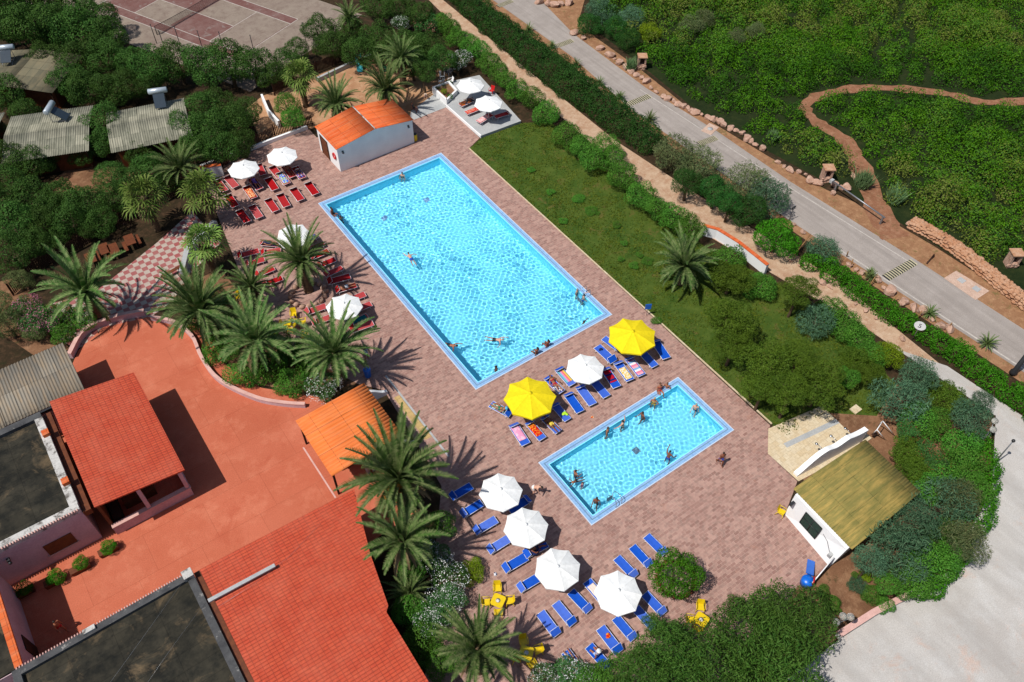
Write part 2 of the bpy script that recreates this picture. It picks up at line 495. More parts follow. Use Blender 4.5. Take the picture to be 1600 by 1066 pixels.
M['court_grey'] = sand_mix('old_court_surface', [S(140, 124, 112), S(152, 138, 124), S(122, 104, 94)], .3, .1)
M['court_brown'] = sand_mix('faded_red_court', [S(120, 84, 78), S(132, 104, 98), S(108, 74, 68), S(142, 128, 122)], .35, .1)
M['lawn'] = sand_mix('lawn_turf', [S(78, 94, 34), S(56, 82, 28), S(90, 106, 44), S(104, 94, 50)], .3, .6)
M['scrub_floor'] = sand_mix('scrub_floor', [S(40, 52, 24), S(30, 42, 20), S(54, 60, 30)], .4, .5)
M['pool_tile'] = tiles('blue_pool_rim_tile', S(134, 176, 222), S(148, 188, 228), S(166, 200, 234), .25, .25, .012, 0, .35)
M['pool_line'] = mat('white_rim_tile', S(212, 222, 236), S(196, 210, 230), 3, rough=.4)
M['gutter'] = mat('grey_gutter_grate', S(120, 146, 168), S(100, 128, 150), 6, rough=.5)
M['pool_floor'] = tiles('pale_blue_pool_lining', (.22, .77, .97), (.24, .78, .97), (.28, .79, .97), .5, .5, .01, 0, .6, bst=0.0)
M['water'] = water_mat()
M['globe'] = globe_mat()
M['rubble'] = sand_mix('rubble_stone', [S(196, 152, 120), S(180, 128, 94), S(206, 172, 146), S(150, 108, 82)], .9, .6)
M['boulder'] = sand_mix('pink_granite', [S(196, 160, 140), S(172, 130, 108), S(212, 186, 166), S(120, 100, 84)], .8, .6)
M['metal'] = plain('galvanised_metal', S(150, 152, 156), .4, .5, .6)
M['steel'] = plain('polished_steel', S(190, 192, 196), .25, .5, .9)
M['black_metal'] = plain('black_metal', (.02, .02, .022), .5, .4)
M['white_metal'] = plain('white_enamel', (.8, .8, .8), .4, .4)
M['blue_fabric'] = fabric('royal_blue_fabric', S(12, 92, 214), .75, .25)
M['red_fabric'] = fabric('red_fabric', S(184, 24, 30), .8, .2)
M['dark_red'] = plain('wine_red_fabric', S(140, 16, 26), .8, .2)
M['grey_fabric'] = plain('grey_mesh_fabric', S(88, 86, 88), .8, .2)
M['white_canvas'] = fabric('white_canvas', (.80, .80, .78), .85, .15, .07)
M['yellow_canvas'] = plain('yellow_canvas', S(252, 226, 30), .85, .15)
M['yellow_plastic'] = plain('yellow_plastic', S(242, 206, 20), .35, .5)
M['blue_plastic'] = plain('blue_plastic', S(10, 110, 220), .35, .5)
M['red_plastic'] = plain('red_plastic', S(210, 30, 30), .35, .5)
M['teal_plastic'] = plain('turquoise_plastic', S(70, 190, 200), .35, .5)
M['green_plastic'] = plain('green_plastic', S(20, 120, 90), .35, .5)
M['glass_dark'] = plain('dark_green_glass', S(22, 60, 52), .15, .5)
M['logo_brown'] = plain('brown_print', S(150, 106, 40), .5)
M['white_print'] = plain('white_print', (.8, .8, .78), .5)
M['black_print'] = plain('black_print', (.02, .02, .02), .5)
M['net'] = plain('dark_net', S(62, 54, 52), .9, .1)
M['tank'] = plain('tank_metal', S(196, 206, 214), .3, .5, .3)
M['solar'] = plain('solar_glass', S(54, 66, 76), .15, .6)
M['trunk'] = mat('tree_bark', S(96, 78, 58), S(70, 56, 42), 4, bmp=.5)
M['palm_trunk'] = mat('palm_bark', S(110, 88, 64), S(74, 58, 42), 6, bmp=.8)
M['dead_frond'] = mat('dead_frond', S(150, 128, 92), S(112, 92, 64), 5)
M['date'] = mat('orange_dates', S(196, 122, 24), S(166, 92, 16), 8)
M['white_flower'] = plain('white_petals', (.8, .79, .76), .7)
M['pink_flower'] = plain('pink_petals', S(206, 120, 150), .7)
M['rose_flower'] = plain('rosy_petals', S(222, 130, 130), .7)
M['red_flower'] = plain('red_petals', S(170, 40, 40), .7)
GK = 1.2
def G(r, g, b): return tuple(v * GK for v in tri((r, g, b)))
M['lf_hedge'] = foliage('hedge_leaves', G(66, 104, 44), G(44, 84, 36), G(96, 130, 62))
M['lf_road'] = foliage('road_hedge_leaves', G(42, 74, 34), G(28, 58, 28), G(62, 94, 46))
M['lf_dark'] = foliage('dark_tree_leaves', G(52, 78, 36), G(34, 60, 28), G(78, 100, 52))
M['lf_olive'] = foliage('olive_tree_leaves', G(86, 96, 60), G(58, 76, 44), G(112, 120, 80))
M['lf_tam'] = foliage('tamarisk_sprays', G(66, 94, 72), G(46, 74, 54), G(94, 116, 88))
M['lf_brown'] = foliage('dry_tamarisk_sprays', G(78, 90, 58), G(58, 78, 52), G(108, 106, 74))
M['lf_jun'] = foliage('juniper_sprays', G(66, 84, 32), G(44, 64, 24), G(88, 102, 46))
M['lf_bright'] = foliage('bright_leaves', G(56, 104, 34), G(36, 80, 22), G(84, 130, 54))
M['lf_lime'] = foliage('yellowish_leaves', G(98, 116, 38), G(64, 94, 34), G(126, 138, 56))
M['lf_pine'] = foliage('soft_needles', G(56, 82, 36), G(38, 64, 28), G(80, 98, 50))
M['lf_olean'] = foliage('oleander_leaves', G(58, 92, 48), G(40, 74, 36), G(80, 110, 66))
M['lf_palm'] = foliage('palm_fronds', G(60, 88, 42), G(42, 74, 32), G(140, 144, 104), trans=.12, var=.55)
M['lf_fan'] = foliage('fan_palm_leaves', G(78, 104, 48), G(56, 88, 38), G(128, 138, 84), trans=.12, var=.6)
M['lf_scrub'] = foliage('scrub_leaves', G(40, 72, 24), G(78, 92, 42), G(66, 100, 34), attr=True)
M['grass'] = foliage('grass_blades', G(74, 84, 30), G(52, 74, 28), G(96, 104, 48))
M['reed'] = foliage('reed_leaves', G(96, 124, 84), G(80, 108, 70), G(130, 150, 110))
# ---------------------------------------------------------------- camera, sun, sky
ca = D.cameras.new('camera'); co = D.objects.new('camera', ca); link(co)
mw = Matrix.Identity(4)
for i in range(3):
    mw[i][0] = RGT[i]; mw[i][1] = UPV[i]; mw[i][2] = -FWD[i]; mw[i][3] = CAM[i]
co.matrix_world = mw
ca.sensor_width = 36; ca.lens = 36 * FOC / 1600; ca.clip_start = .5; ca.clip_end = 3000
SC.camera = co
SUNV = Vector((.60, -.03, -1.0)).normalized()
sl = D.lights.new('sun', 'SUN'); sl.energy = 4.85; sl.angle = math.radians(.5); sl.color = (1.0, .965, .91)
so = D.objects.new('sun', sl); link(so); so.rotation_euler = SUNV.to_track_quat('-Z', 'Y').to_euler(); so.location = (-30, 0, 60)
sl.cycles.is_caustics_light = True
W = D.worlds.new('World'); SC.world = W; W.use_nodes = True
wt = W.node_tree; sk = wt.nodes.new('ShaderNodeTexSky'); sk.sky_type = 'NISHITA'; sk.sun_disc = False
sk.sun_elevation = math.asin(-SUNV.z); sk.sun_rotation = math.atan2(-SUNV.x, -SUNV.y)
wt.links.new(sk.outputs[0], wt.nodes['Background'].inputs[0]); wt.nodes['Background'].inputs[1].default_value = .09
vs = SC.view_settings; vs.view_transform = 'Standard'; vs.look = 'None'; vs.exposure = 0; vs.gamma = 1; vs.use_curve_mapping = False
SC.cycles.use_denoising = True
SC.cycles.max_bounces = 6; SC.cycles.diffuse_bounces = 4; SC.cycles.glossy_bounces = 2; SC.cycles.transmission_bounces = 6; SC.cycles.transparent_max_bounces = 8
SC.cycles.sample_clamp_indirect = 4

# ---------------------------------------------------------------- pools
BIG = (0.0, 14.05, -27.55, 0.0)           # outer rim x0 x1 y0 y1
SMALL = (0.05, 14.05, -42.05, -35.78)
RIM = .60
def rect(x0, x1, y0, y1, d=0.0): return [(x0 + d, y0 + d), (x1 - d, y0 + d), (x1 - d, y1 - d), (x0 + d, y1 - d)]
def pool(b, depth, name, seed):
    x0, x1, y0, y1 = b
    def ring(mb, d0, d1, za, zb, mi):
        a = rect(*b, d0); c = rect(*b, d1)
        for i in range(4):
            j = (i + 1) % 4
            mb.add([(*a[i], za), (*a[j], za), (*c[j], zb), (*c[i], zb)], [(0, 1, 2, 3)], mi)
    mb = MB()
    ring(mb, 0, 0, -.06, .05, 1)
    ring(mb, 0, .07, .05, .05, 1); ring(mb, .07, .30, .05, .035, 0); ring(mb, .30, .36, .035, .035, 2)
    ring(mb, .36, RIM - .06, .035, .015, 0); ring(mb, RIM - .06, RIM, .015, .015, 3); ring(mb, RIM, RIM, .015, -.3, 3)
    # vertical outer faces were degenerate in plan, rebuild as a low kerb
    o = mb.build(name + '_rim', [M['pool_tile'], M['pool_line'], M['gutter'], M['pool_floor']]); o['kind'] = 'structure'
    o.cycles.is_caustics_receiver = True
    ix0, ix1, iy0, iy1 = x0 + RIM, x1 - RIM, y0 + RIM, y1 - RIM
    mb = MB()
    z = -depth
    v = [(ix0, iy0), (ix1, iy0), (ix1, iy1), (ix0, iy1)]
    mb.add([(*p, z) for p in v], [(0, 1, 2, 3)])
    for i in range(4):
        j = (i + 1) % 4
        mb.add([(*v[j], z), (*v[i], z), (*v[i], -.25), (*v[j], -.25)], [(0, 1, 2, 3)])
    o = mb.build(name + '_basin', M['pool_floor']); o['kind'] = 'structure'
    o.cycles.is_caustics_receiver = True
    # water with real waves
    rng = np.random.default_rng(seed)
    st = .03
    nx, ny = int((ix1 - ix0) / st), int((iy1 - iy0) / st)
    X, Y = np.meshgrid(np.linspace(ix0 - .004, ix1 + .004, nx + 1), np.linspace(iy0 - .004, iy1 + .004, ny + 1))
    Z = np.zeros_like(X)
    mod = .85 + .35 * np.sin(X * .55 + 1.7 * np.sin(Y * .31 + seed)) * np.sin(Y * .42 + 1.3 * np.sin(X * .37)) + .15 * np.sin(X * 1.3 - Y * .9 + seed)
    lams = rng.uniform(*WAVE[0], size=46); angs = rng.uniform(0, 2 * pi, 46)
    for lam, a in zip(lams, angs):
        k = 2 * pi / lam
        Z += mod * WAVE[1] * lam * lam * np.cos(k * (math.cos(a) * X + math.sin(a) * Y) + rng.uniform(0, 6.28)) * rng.uniform(.6, 1) / depth
    for lam in (2.7, 3.6, 4.4):
        a = rng.uniform(0, 6.28); k = 2 * pi / lam
        Z += .004 * np.cos(k * (math.cos(a) * X + math.sin(a) * Y))
    V = np.stack([X, Y, Z - .03], -1).reshape(-1, 3)
    idx = np.arange((nx + 1) * (ny + 1)).reshape(ny + 1, nx + 1)
    F = np.stack([idx[:-1, :-1], idx[:-1, 1:], idx[1:, 1:], idx[1:, :-1]], -1).reshape(-1, 4)
    me = D.meshes.new(name + '_water'); n = len(F)
    me.vertices.add(len(V)); me.vertices.foreach_set('co', V.astype(np.float32).ravel())
    me.loops.add(n * 4); me.loops.foreach_set('vertex_index', F.astype(np.int32).ravel())
    me.polygons.add(n); me.polygons.foreach_set('loop_start', np.arange(0, n * 4, 4, dtype=np.int32))
    me.polygons.foreach_set('use_smooth', np.ones(n, bool)); me.materials.append(M['water']); me.update(calc_edges=True)
    o = link(D.objects.new(name + '_water', me)); o['kind'] = 'structure'
    o.cycles.is_caustics_caster = True
    return (ix0, ix1, iy0, iy1)
WAVE = ((.22, .50), .0130)
IB = pool(BIG, 1.45, 'large_pool', 3)
WAVE = ((.22, .46), .0095)
IS = pool(SMALL, 1.0, 'small_pool', 5)

# ---------------------------------------------------------------- ground sheets
HOLES_IN = [rect(*BIG, RIM - .05), rect(*SMALL, RIM - .05)]
HOLES_OUT = [rect(*BIG, -.001), rect(*SMALL, -.001)]
sheet('ground', [(-400, -300), (600, -300), (600, 500), (-400, 500)], M['dark_soil'], -.02, HOLES_IN)
DECK = [(-7.4, 11.45), (4.7, 11.45), (4.7, 9.7), (13.2, 9.0), (14.2, 6.6), (18.95, 6.6), (18.75, -.13), (16.85, -1.0), (16.65, -43.3), (14.6, -45), (14.6, -47.9), (11.9, -49.2), (11.3, -53.7)]
DECK += [tuple(P(*a)[:2]) for a in [(1245, 918), (1200, 985), (1110, 1100), (900, 1140), (640, 1140), (690, 960), (680, 860), (690, 760), (650, 690), (600, 610), (560, 600), (480, 560), (400, 490), (345, 350), (322, 290)]]
sheet('paved_deck', DECK, M['paver'], .004, HOLES_OUT)
kerb = MB(); kerb.box(16.78, 16.90, -43.3, -1.0, -.02, .05)
k = kerb.build('deck_edge_kerb', M['cream_tile']); k['kind'] = 'structure'
LAWN = [(16.9, -1.0), (18.9, -.25), (24.0, -.5)] + [tuple(P(*a)[:2]) for a in [(860, 190), (940, 260), (1100, 385), (1180, 425), (1260, 470), (1340, 540), (1400, 600), (1370, 650), (1290, 645), (1215, 690)]] + [(16.9, -43.3)]
sheet('lawn', LAWN, M['lawn'], .0)
sheet('soil_bed', PP([(1225, 660), (1300, 610), (1400, 600), (1550, 640), (1545, 860), (1400, 930), (1305, 1000), (1200, 1066), (1190, 975), (1245, 915), (1300, 880)]), M['soil'], -.008)
sheet('dirt_path', PP([(655, -30), (707, 12), (835, 118), (962, 220), (1122, 325), (1300, 432), (1480, 578), (1610, 665), (1560, 645), (1400, 545), (1335, 500), (1240, 447), (1095, 362), (1000, 290), (876, 182), (800, 132), (690, 20), (640, -30)]), M['path'], -.004)
sheet('parking_area', PP([(1400, 545), (1480, 572), (1620, 665), (1800, 800), (1900, 1400), (1000, 1400), (1200, 1085), (1310, 1000), (1400, 935), (1480, 895), (1550, 765), (1556, 650)]), M['parking'], .003)
RL = [(715, -50), (770, 0), (893, 88), (985, 170), (1120, 265), (1230, 342), (1380, 440), (1600, 582), (1800, 715)]
RR = [(2000, 780), (1600, 515), (1425, 402), (1235, 284), (1120, 205), (1010, 138), (895, 52), (835, -10), (790, -50)]
sheet('verge_soil', PP([(690, -60), (760, 10), (890, 98), (980, 180), (1115, 275), (1225, 352), (1370, 450), (1600, 600), (1900, 800), (2200, 800), (1640, 500), (1530, 430), (1460, 385), (1400, 350), (1340, 318), (1290, 296), (1200, 244), (1140, 208), (1080, 172), (1000, 108), (930, 58), (905, 30), (930, -60)]), M['verge'], -.006)
sheet('road', PP(RL) + PP(RR), M['asphalt'], .0)
sheet('road_edge_line', strip(PP([(1180, 257), (1235, 294), (1300, 334), (1425, 412)]), .12), M['road_paint'], .004)
sheet('road_border_line', strip(PP([(1290, 376), (1380, 434), (1500, 512), (1600, 577)]), .16), M['road_paint'], .0045)
sheet('road_far_line', strip(PP([(1000, 140), (1100, 205), (1180, 257)]), .10), M['road_paint'], .0048)
sheet('orange_courtyard', PP([(-60, 800), (100, 600), (122, 548), (160, 512), (235, 495), (318, 512), (352, 570), (408, 606), (470, 616), (560, 630), (620, 720), (650, 800), (560, 860), (300, 1000), (-100, 1150)]), M['court_red'], .0)
sheet('checker_patio', PP([(150, 455), (243, 381), (300, 330), (345, 380), (300, 425), (270, 470), (190, 480)]), M['checker'], -.002)
sheet('side_terrace', PP([(60, 480), (150, 455), (190, 480), (270, 470), (230, 500), (120, 545), (70, 520)]), M['checker'], -.006)
sheet('sand_area', PP([(385, 170), (410, 150), (470, 128), (560, 92), (700, 85), (715, 150), (640, 192), (560, 175), (490, 200), (440, 222), (410, 225)]), M['sand'], -.003)
sheet('dirt_yard', PP([(60, 300), (130, 245), (180, 262), (240, 268), (200, 300), (120, 300)]), M['soil'], -.005)
sheet('dirt_clearing', PP([(0, 440), (40, 430), (60, 500), (110, 545), (60, 560), (0, 520)]), M['soil'], -.006)
TR = smooth_path(PP([(1400, 372), (1375, 335), (1345, 262), (1318, 218), (1275, 190), (1258, 165), (1290, 147), (1360, 137), (1470, 145), (1540, 160), (1640, 155)]), 6)
sheet('dirt_track', strip(TR, [2.8 - 1.5 * min(1, i / 26) + .55 * math.sin(i * 1.7) * math.sin(i * .6) for i in range(len(TR))]), M['track'], .006)
# pale slab and steps beside the pool house
sl_ = sheet('pale_landing', [(14.25, 6.62), (18.93, 6.62), (19.3, 9.6), (15.3, 8.2)], M['concrete'], .008)
mb = MB(); mb.prism([(18.95, -.2), (23.9, -.45), (25.2, 9.5), (21.3, 10.4), (21.05, 7.7), (18.95, 6.6)], -.02, .28, 0)
o = mb.build('raised_slab', M['concrete']); o['kind'] = 'structure'
mb = MB(); mb.prism([(18.83, -.2), (18.945, -.2), (18.945, 6.6), (18.83, 6.6)], -.02, .31)
o = mb.build('slab_edge', M['white_paint']); o['kind'] = 'structure'
CREAM = [(16.3, -43.45), (21.35, -44.35), (21.0, -48.75), (14.66, -47.95), (14.6, -45.0)]
sheet('cream_terrace', CREAM, M['cream_tile'], .010)
zc = zz(1200, 520, 3.9475)
sheet('shower_drain', strip(PP([zc(105, 697), zc(430, 545)]), .42), M['concrete'], .014)
bq = zz(400, 520, 3.9475)
sheet('tan_paving', PP([bq(850, 402), bq(885, 385), bq(1085, 640), bq(1045, 662)]), M['tan_tile'], .011)
sheet('drain_channel', strip(PP([bq(800, 265), bq(1000, 520), bq(1190, 765)]), .16), M['concrete'], .013)
sheet('courtyard_joint', strip([(-13.55, -24.6), (-13.55, -29.8)], .12), M['pink_cap'], .006)
bpad = zz(1200, 260, 3.9475)
# ---------------------------------------------------------------- tennis court
CO = np.array([-1.8, 39.4]); CE1 = np.array([math.cos(math.radians(23.5)), math.sin(math.radians(23.5))]); CE2 = np.array([CE1[1], -CE1[0]])
def TC(a, b): q = CO + CE1 * a + CE2 * b; return (q[0], q[1])
def trect(a0, a1, b0, b1): return [TC(a0, b0), TC(a1, b0), TC(a1, b1), TC(a0, b1)]
sheet('tennis_ground', trect(-3.2, 17, -22, 18), M['court_grey'], -.002)
for i, r in enumerate([(.9, 11.9, -11.9, 11.9)]):
    sheet('tennis_court', trect(*r), M['court_brown'], .003)
for i, (nm, r) in enumerate([('pale', (2.2, 6.4, -6.4, -.4)), ('pale', (6.4, 10.5, .4, 6.4)), ('pale', (2.2, 10.5, 6.5, 11.8))]):
    sheet('worn_court_patch', trect(*r), M['court_grey'], .0055)
LW = .045
def tline(a0, a1, b0, b1): sheet('court_line', trect(a0, a1, b0, b1), M['road_paint'], .008)
for a in (.9, 2.27, 10.53, 11.9): tline(a - LW, a + LW, -11.9, 11.9)
for b in (-11.95, 11.95): tline(.9, 11.9, b - LW, b + LW)
for b in (-6.4, 6.4): tline(2.3, 10.5, b - LW, b + LW)
tline(6.4 - LW, 6.4 + LW, -6.34, 6.34)
t = thing('tennis_net', 'dark net strung across the faded tennis court', 'net')
mb = MB()
a, b = Vector((*TC(0, 0), 0)), Vector((*TC(12.8, 0), 0)); n_ = 90
sag = lambda u: .95 + .15 * (2 * u - 1) ** 2
for k in range(n_ + 1):
    p = a.lerp(b, k / n_); mb.tube([p, p + Vector((0, 0, sag(k / n_)))], .013, 4)
for z in np.linspace(.08, 1, 7):
    mb.tube([a.lerp(b, k / 20) + Vector((0, 0, sag(k / 20) * z)) for k in range(21)], .012 if z < 1 else .035, 4)
mb.build('netting', M['net'], t)
for p in (a, b):
    MB().tube([p, p + Vector((0, 0, 1.12))], .05).build('net_post', M['black_metal'], t)
# ---------------------------------------------------------------- buildings
def ribbed(mb, stations, lo, hi, zf, pitch=.18, amp=.025, thick=.03, axis='x', mi=0, edges=None, barrel=False):
    """corrugated sheet. ribs run along `axis` through the station coordinates; profile waves across lo..hi
    edges(t)-> optional per-station (lo,hi)"""
    n = max(4, int((hi - lo) / pitch * 6))
    top = []; bot = []
    for k, s_ in enumerate(stations):
        a, b = (lo, hi) if edges is None else edges[k]
        for j in range(n + 1):
            w = a + (b - a) * j / n
            x, y = (s_, w) if axis == 'x' else (w, s_)
            z = zf(x, y) + (amp * math.sin(2 * pi * (w - a) / pitch) if not barrel else amp * 2 * (abs(math.sin(pi * (w - a) / pitch)) - .5))
            top.append((x, y, z)); bot.append((x, y, z - thick))
    m = n + 1; K = len(stations)
    fs = []
    flip = axis == 'x'
    def q(a, b, c, d): fs.append((a, b, c, d) if not flip else (d, c, b, a))
    off = len(top)
    for k in range(K - 1):
        for j in range(n):
            a = k * m + j
            q(a, a + 1, a + m + 1, a + m)
            q(off + a, off + a + m, off + a + m + 1, off + a + 1)
    for j in range(n):
        q(j, off + j, off + j + 1, j + 1)
        e = (K - 1) * m + j; q(e, e + 1, off + e + 1, off + e)
    for k in range(K - 1):
        a, b = k * m, (k + 1) * m; q(a, b, off + b, off + a)
        a += n; b += n; q(a, off + a, off + b, b)
    mb.add(top + bot, fs, mi, True)
    return mb

# --- pool house
t = thing('pool_house', 'small white pool house with two-part orange corrugated roof at the head of the large pool', 'pool house', (8.4, 5.3, 0))
def LO(x): return x - 8.4
HX0, HX1, HY0, HY1, HE, HR = -4.3, 4.3, -2.2, 2.25, 2.78, 3.42
mb = MB()
mb.add([(HX0, HY0, 0), (HX1, HY0, 0), (HX1, HY0, HE), (0, HY0, HR), (HX0, HY0, HE)], [(0, 1, 2, 3, 4)])
mb.add([(HX0, HY1, 0), (HX1, HY1, 0), (HX1, HY1, HE), (0, HY1, HR), (HX0, HY1, HE)], [(4, 3, 2, 1, 0)])
mb.add([(HX0, HY0, 0), (HX0, HY0, HE), (HX0, HY1, HE), (HX0, HY1, 0)], [(0, 1, 2, 3)])
mb.add([(HX1, HY0, 0), (HX1, HY1, 0), (HX1, HY1, HE), (HX1, HY0, HE)], [(0, 1, 2, 3)])
mb.build('wall', M['white_paint'], t)
zf = lambda x, y: HR + .05 - (HR - HE) * abs(x) / 4.3
for a, b in ((-4.42, -.02), (.02, 4.42)):
    ribbed(MB(), [a, a * .5 + b * .5, b], HY0 - .1, HY1 + .1, zf, .20, .022).build('roof', M['tile_house'], t)
MB().tube([(0, HY0 - .12, HR + .10), (0, HY1 + .12, HR + .10)], .06).build('ridge_cap', M['patchy_parapet'], t)
d = MB().box(HX0 - .04, HX0 + .02, .15, 1.55, .02, 2.15).build('door', M['brown_wood'], t)
MB().tube([(HX0 - .03, .05, 0), (HX0 - .03, .05, 2.25), (HX0 - .03, 1.65, 2.25), (HX0 - .03, 1.65, 0)], .05, 4).build('door_frame', M['dark_wood'], d)
MB().box(HX0 - .08, HX0 - .04, .28, .34, 1.0, 1.2).build('handle', M['black_metal'], d)
for x in (-3.75, 3.75):
    l_ = MB().box(x - .09, x + .09, HY0 - .12, HY0 - .002, 2.22, 2.36).build('wall_lamp', M['black_metal'], t)
    MB().ball((x, HY0 - .15, 2.18), (.13, .10, .10), 6).build('lamp_shade', M['solar'], l_)
ring = [(HX0 - .06, -1.35 + .3 * math.cos(a), 1.45 + .3 * math.sin(a)) for a in np.linspace(0, 2 * pi, 21)[:-1]]
o = MB().tube(ring, .075, 8, closed=True).build('lifebuoy', M['red_plastic']); o.location = (8.4, 5.3, 0)
tag(o, 'red ring lifebuoy hanging on the sunlit end wall of the pool house', 'lifebuoy')
t2 = thing('standing_barrel', 'yellow barrel standing against the right corner of the pool house', 'barrel', (12.95, 3.35, 0))
MB().lathe([(.2, 0), (.24, .12), (.25, .4), (.24, .68), (.2, .8)], 14).build('body', M['yellow_plastic'], t2)
MB().lathe([(.21, .8), (.21, .85), (.001, .87)], 14).build('lid', M['black_metal'], t2)

# --- open bar under the orange canopy
t = thing('bar_canopy', 'open poolside bar under a sloping orange corrugated canopy on dark posts', 'canopy', (-10.5, -26.9, 0))
zf = lambda x, y: 3.05 + .05 * x
ribbed(MB(), [-2.9, -1, 1, 2.75], -2.95, 2.65, zf, .30, .065, .03, barrel=True).build('roof', M['tile_orange'], t)
for x in (-2.7, .0, 2.55):
    for y in (-2.75, 2.45): MB().box(x - .07, x + .07, y - .07, y + .07, 0, zf(x, y) - .05).build('post', M['dark_wood'], t)
for y in (-2.75, 2.45): MB().box(-2.85, 2.7, y - .05, y + .05, 2.72, 2.80).build('beam', M['dark_wood'], t)
c = MB().box(-.2, 2.3, -2.55, -2.1, 0, 1.05).box(1.95, 2.3, -2.1, .4, 0, 1.05).build('counter', M['concrete'], t)
MB().box(-.3, 2.4, -2.65, -2.0, 1.05, 1.11).box(1.85, 2.4, -2.0, .5, 1.05, 1.11).build('counter_top', M['dark_wood'], c)
MB().box(-1.6, -.7, -1.2, .9, 0, 2.0).build('cupboard', M['brown_wood'], t)

def curved_wall(nm, label, pts, hs, th, mat_, cat='wall', cap=None, group=None):
    t = thing(nm, label, cat, (pts[0][0], pts[0][1], 0), group=group)
    o_ = Vector((pts[0][0], pts[0][1])); q_ = [Vector(p[:2]) - o_ for p in pts]
    def body(w, z0s, z1s):
        pol = strip(q_, w); n = len(q_); L = pol[:n]; Rr = pol[n:][::-1]
        mb = MB(); vs = []
        for i in range(n): vs += [(*L[i], z0s[i]), (*Rr[i], z0s[i]), (*Rr[i], z1s[i]), (*L[i], z1s[i])]
        fs = [(0, 1, 2, 3), (4 * n - 1, 4 * n - 2, 4 * n - 3, 4 * n - 4)]
        for i in range(n - 1):
            for k in range(4):
                a = 4 * i + k; b = 4 * i + (k + 1) % 4; fs.append((a, a + 4, b + 4, b))
        return mb.add(vs, fs)
    hs = hs if hasattr(hs, '__len__') else [hs] * len(q_)
    body(th, [-.05] * len(q_), hs).build('wall_body', mat_, t)
    if cap: body(th + .06, [h + .003 for h in hs], [h + .06 for h in hs]).build('coping', cap, t)
    return t
def arc_h(n, a, b): return [a + (b - a) * (1 - math.cos(pi * i / (n - 1))) / 2 for i in range(n)]
curved_wall('gate_wall', 'short white wall with a swooping top left of the blue bin by the bar', [(-9.9 + i * .24, -23.55 + .02 * i) for i in range(9)], [1.1 - .5 * math.sin(pi * i / 8) for i in range(9)], .25, M['white_paint'])
curved_wall('gate_wall', 'short white curved wall between the bar canopy and the drain channel', [(-7.5 + i * .2, -23.7 - .01 * i) for i in range(9)], arc_h(9, 1.3, .35), .25, M['white_paint'])
curved_wall('gate_wall', 'stub of white wall beside the lower right corner of the bar canopy', [(-7.4 + i * .2, -29.2) for i in range(5)], arc_h(5, 1.2, .5), .25, M['white_paint'])
t = thing('litter_bin', 'bright blue plastic bin standing by the bar entrance wall', 'bin', P(575, 588, 0)[:] )
MB().lathe([(.22, 0), (.26, .05), (.29, .75), (.30, .8)], 14).build('body', M['blue_plastic'], t)
MB().lathe([(.31, .80), (.31, .88), (.2, .98), (.001, 1.02)], 14).build('lid', M['blue_plastic'], t)

# --- red tiled pavilion
t = thing('tiled_pavilion', 'open pavilion with a single-pitch red tiled roof and low lilac walls', 'pavilion', (-24.4, -18.8, 0))
zf = lambda x, y: 3.45 - (x - 2.95) * .145
mb = MB()
def slab(mb, x0, x1, y0, y1, zf, th=.1, mi=0):
    b4 = [(x0, y0, zf(x0, y0) - th), (x1, y0, zf(x1, y0) - th), (x1, y1, zf(x1, y1) - th), (x0, y1, zf(x0, y1) - th)]
    t4 = [(a, b, c + th) for a, b, c in b4]
    return mb.hexa(b4, t4, mi)
slab(mb, -2.85, 2.95, -5.2, 5.15, zf, .12).build('roof', M['tile_red'], t)
w = MB().box(-2.8, 2.7, -4.95, -4.72, 0, .95).box(2.47, 2.7, -4.72, -1.5, 0, .95).build('low_wall', M['lilac_wall'], t)
MB().box(-2.8, 2.76, -5.01, -4.66, .953, 1.02).build('coping', M['pink_cap'], w)
for x, y in ((2.55, -4.8), (2.55, -1.4), (2.55, 1.9), (2.55, 4.8), (-.2, -4.8)): MB().box(x - .13, x + .13, y - .13, y + .13, 0 if y != -4.8 else 1.03, zf(x, y) - .13).build('pillar', M['lilac_wall'], t)
MB().box(-2.85, -2.65, -4.7, 5.0, 0, 3.9).build('back_wall', M['brown_wood'], t)
MB().box(-1.6, .6, -3.4, -2.6, 0, .74).build('dining_table', M['brown_wood'], t)
MB().box(-2.5, -1.9, -4.4, 3.0, 0, 1.0).build('counter', M['dark_wood'], t)

# --- flat roofed main building left of the pavilion
def flat_building(t, x0, x1, y0, y1, h, par=.28, wall='lilac_wall', pm=('dark_concrete',) * 4, pw=.35):
    MB().box(x0, x1, y0, y1, 0, h - .12).build('wall', M[wall], t)
    MB().box(x0 + .02, x1 - .02, y0 + .02, y1 - .02, h - .117, h).build('roof', M['flat_roof'], t)
    for k, (a, b, c, d_) in enumerate(((x0, x1, y0 - .03, y0 + pw), (x1 - pw, x1 + .03, y0 + pw + .004, y1 - pw - .004), (x0, x1, y1 - pw, y1 + .03), (x0 - .03, x0 + pw, y0 + pw + .004, y1 - pw - .004))):
        if pm[k]: MB().box(a, b, c, d_, h - .1, h + par).build('parapet', M[pm[k]], t)
t = thing('flat_roofed_building', 'lilac building with a weathered flat roof and limewashed parapet left of the tiled pavilion', 'building', (-28.1, -23.35, 0))
flat_building(t, -20, 0, 0, 9.4, 3.75, .3, 'lilac_wall', ('patchy_parapet', 'patchy_parapet', 'dark_concrete', None), .5)
MB().box(.05, .55, -.1, 9.4, 3.1, 3.62).build('wooden_fascia', M['brown_wood'], t)
mb = MB()
for i in range(120): mb.tube([(-19.9 + i * .166, -.13, 4.06), (-19.9 + i * .166, .02, 4.09)], .05, 5)
mb.build('tile_edging', M['pink_cap'], t)
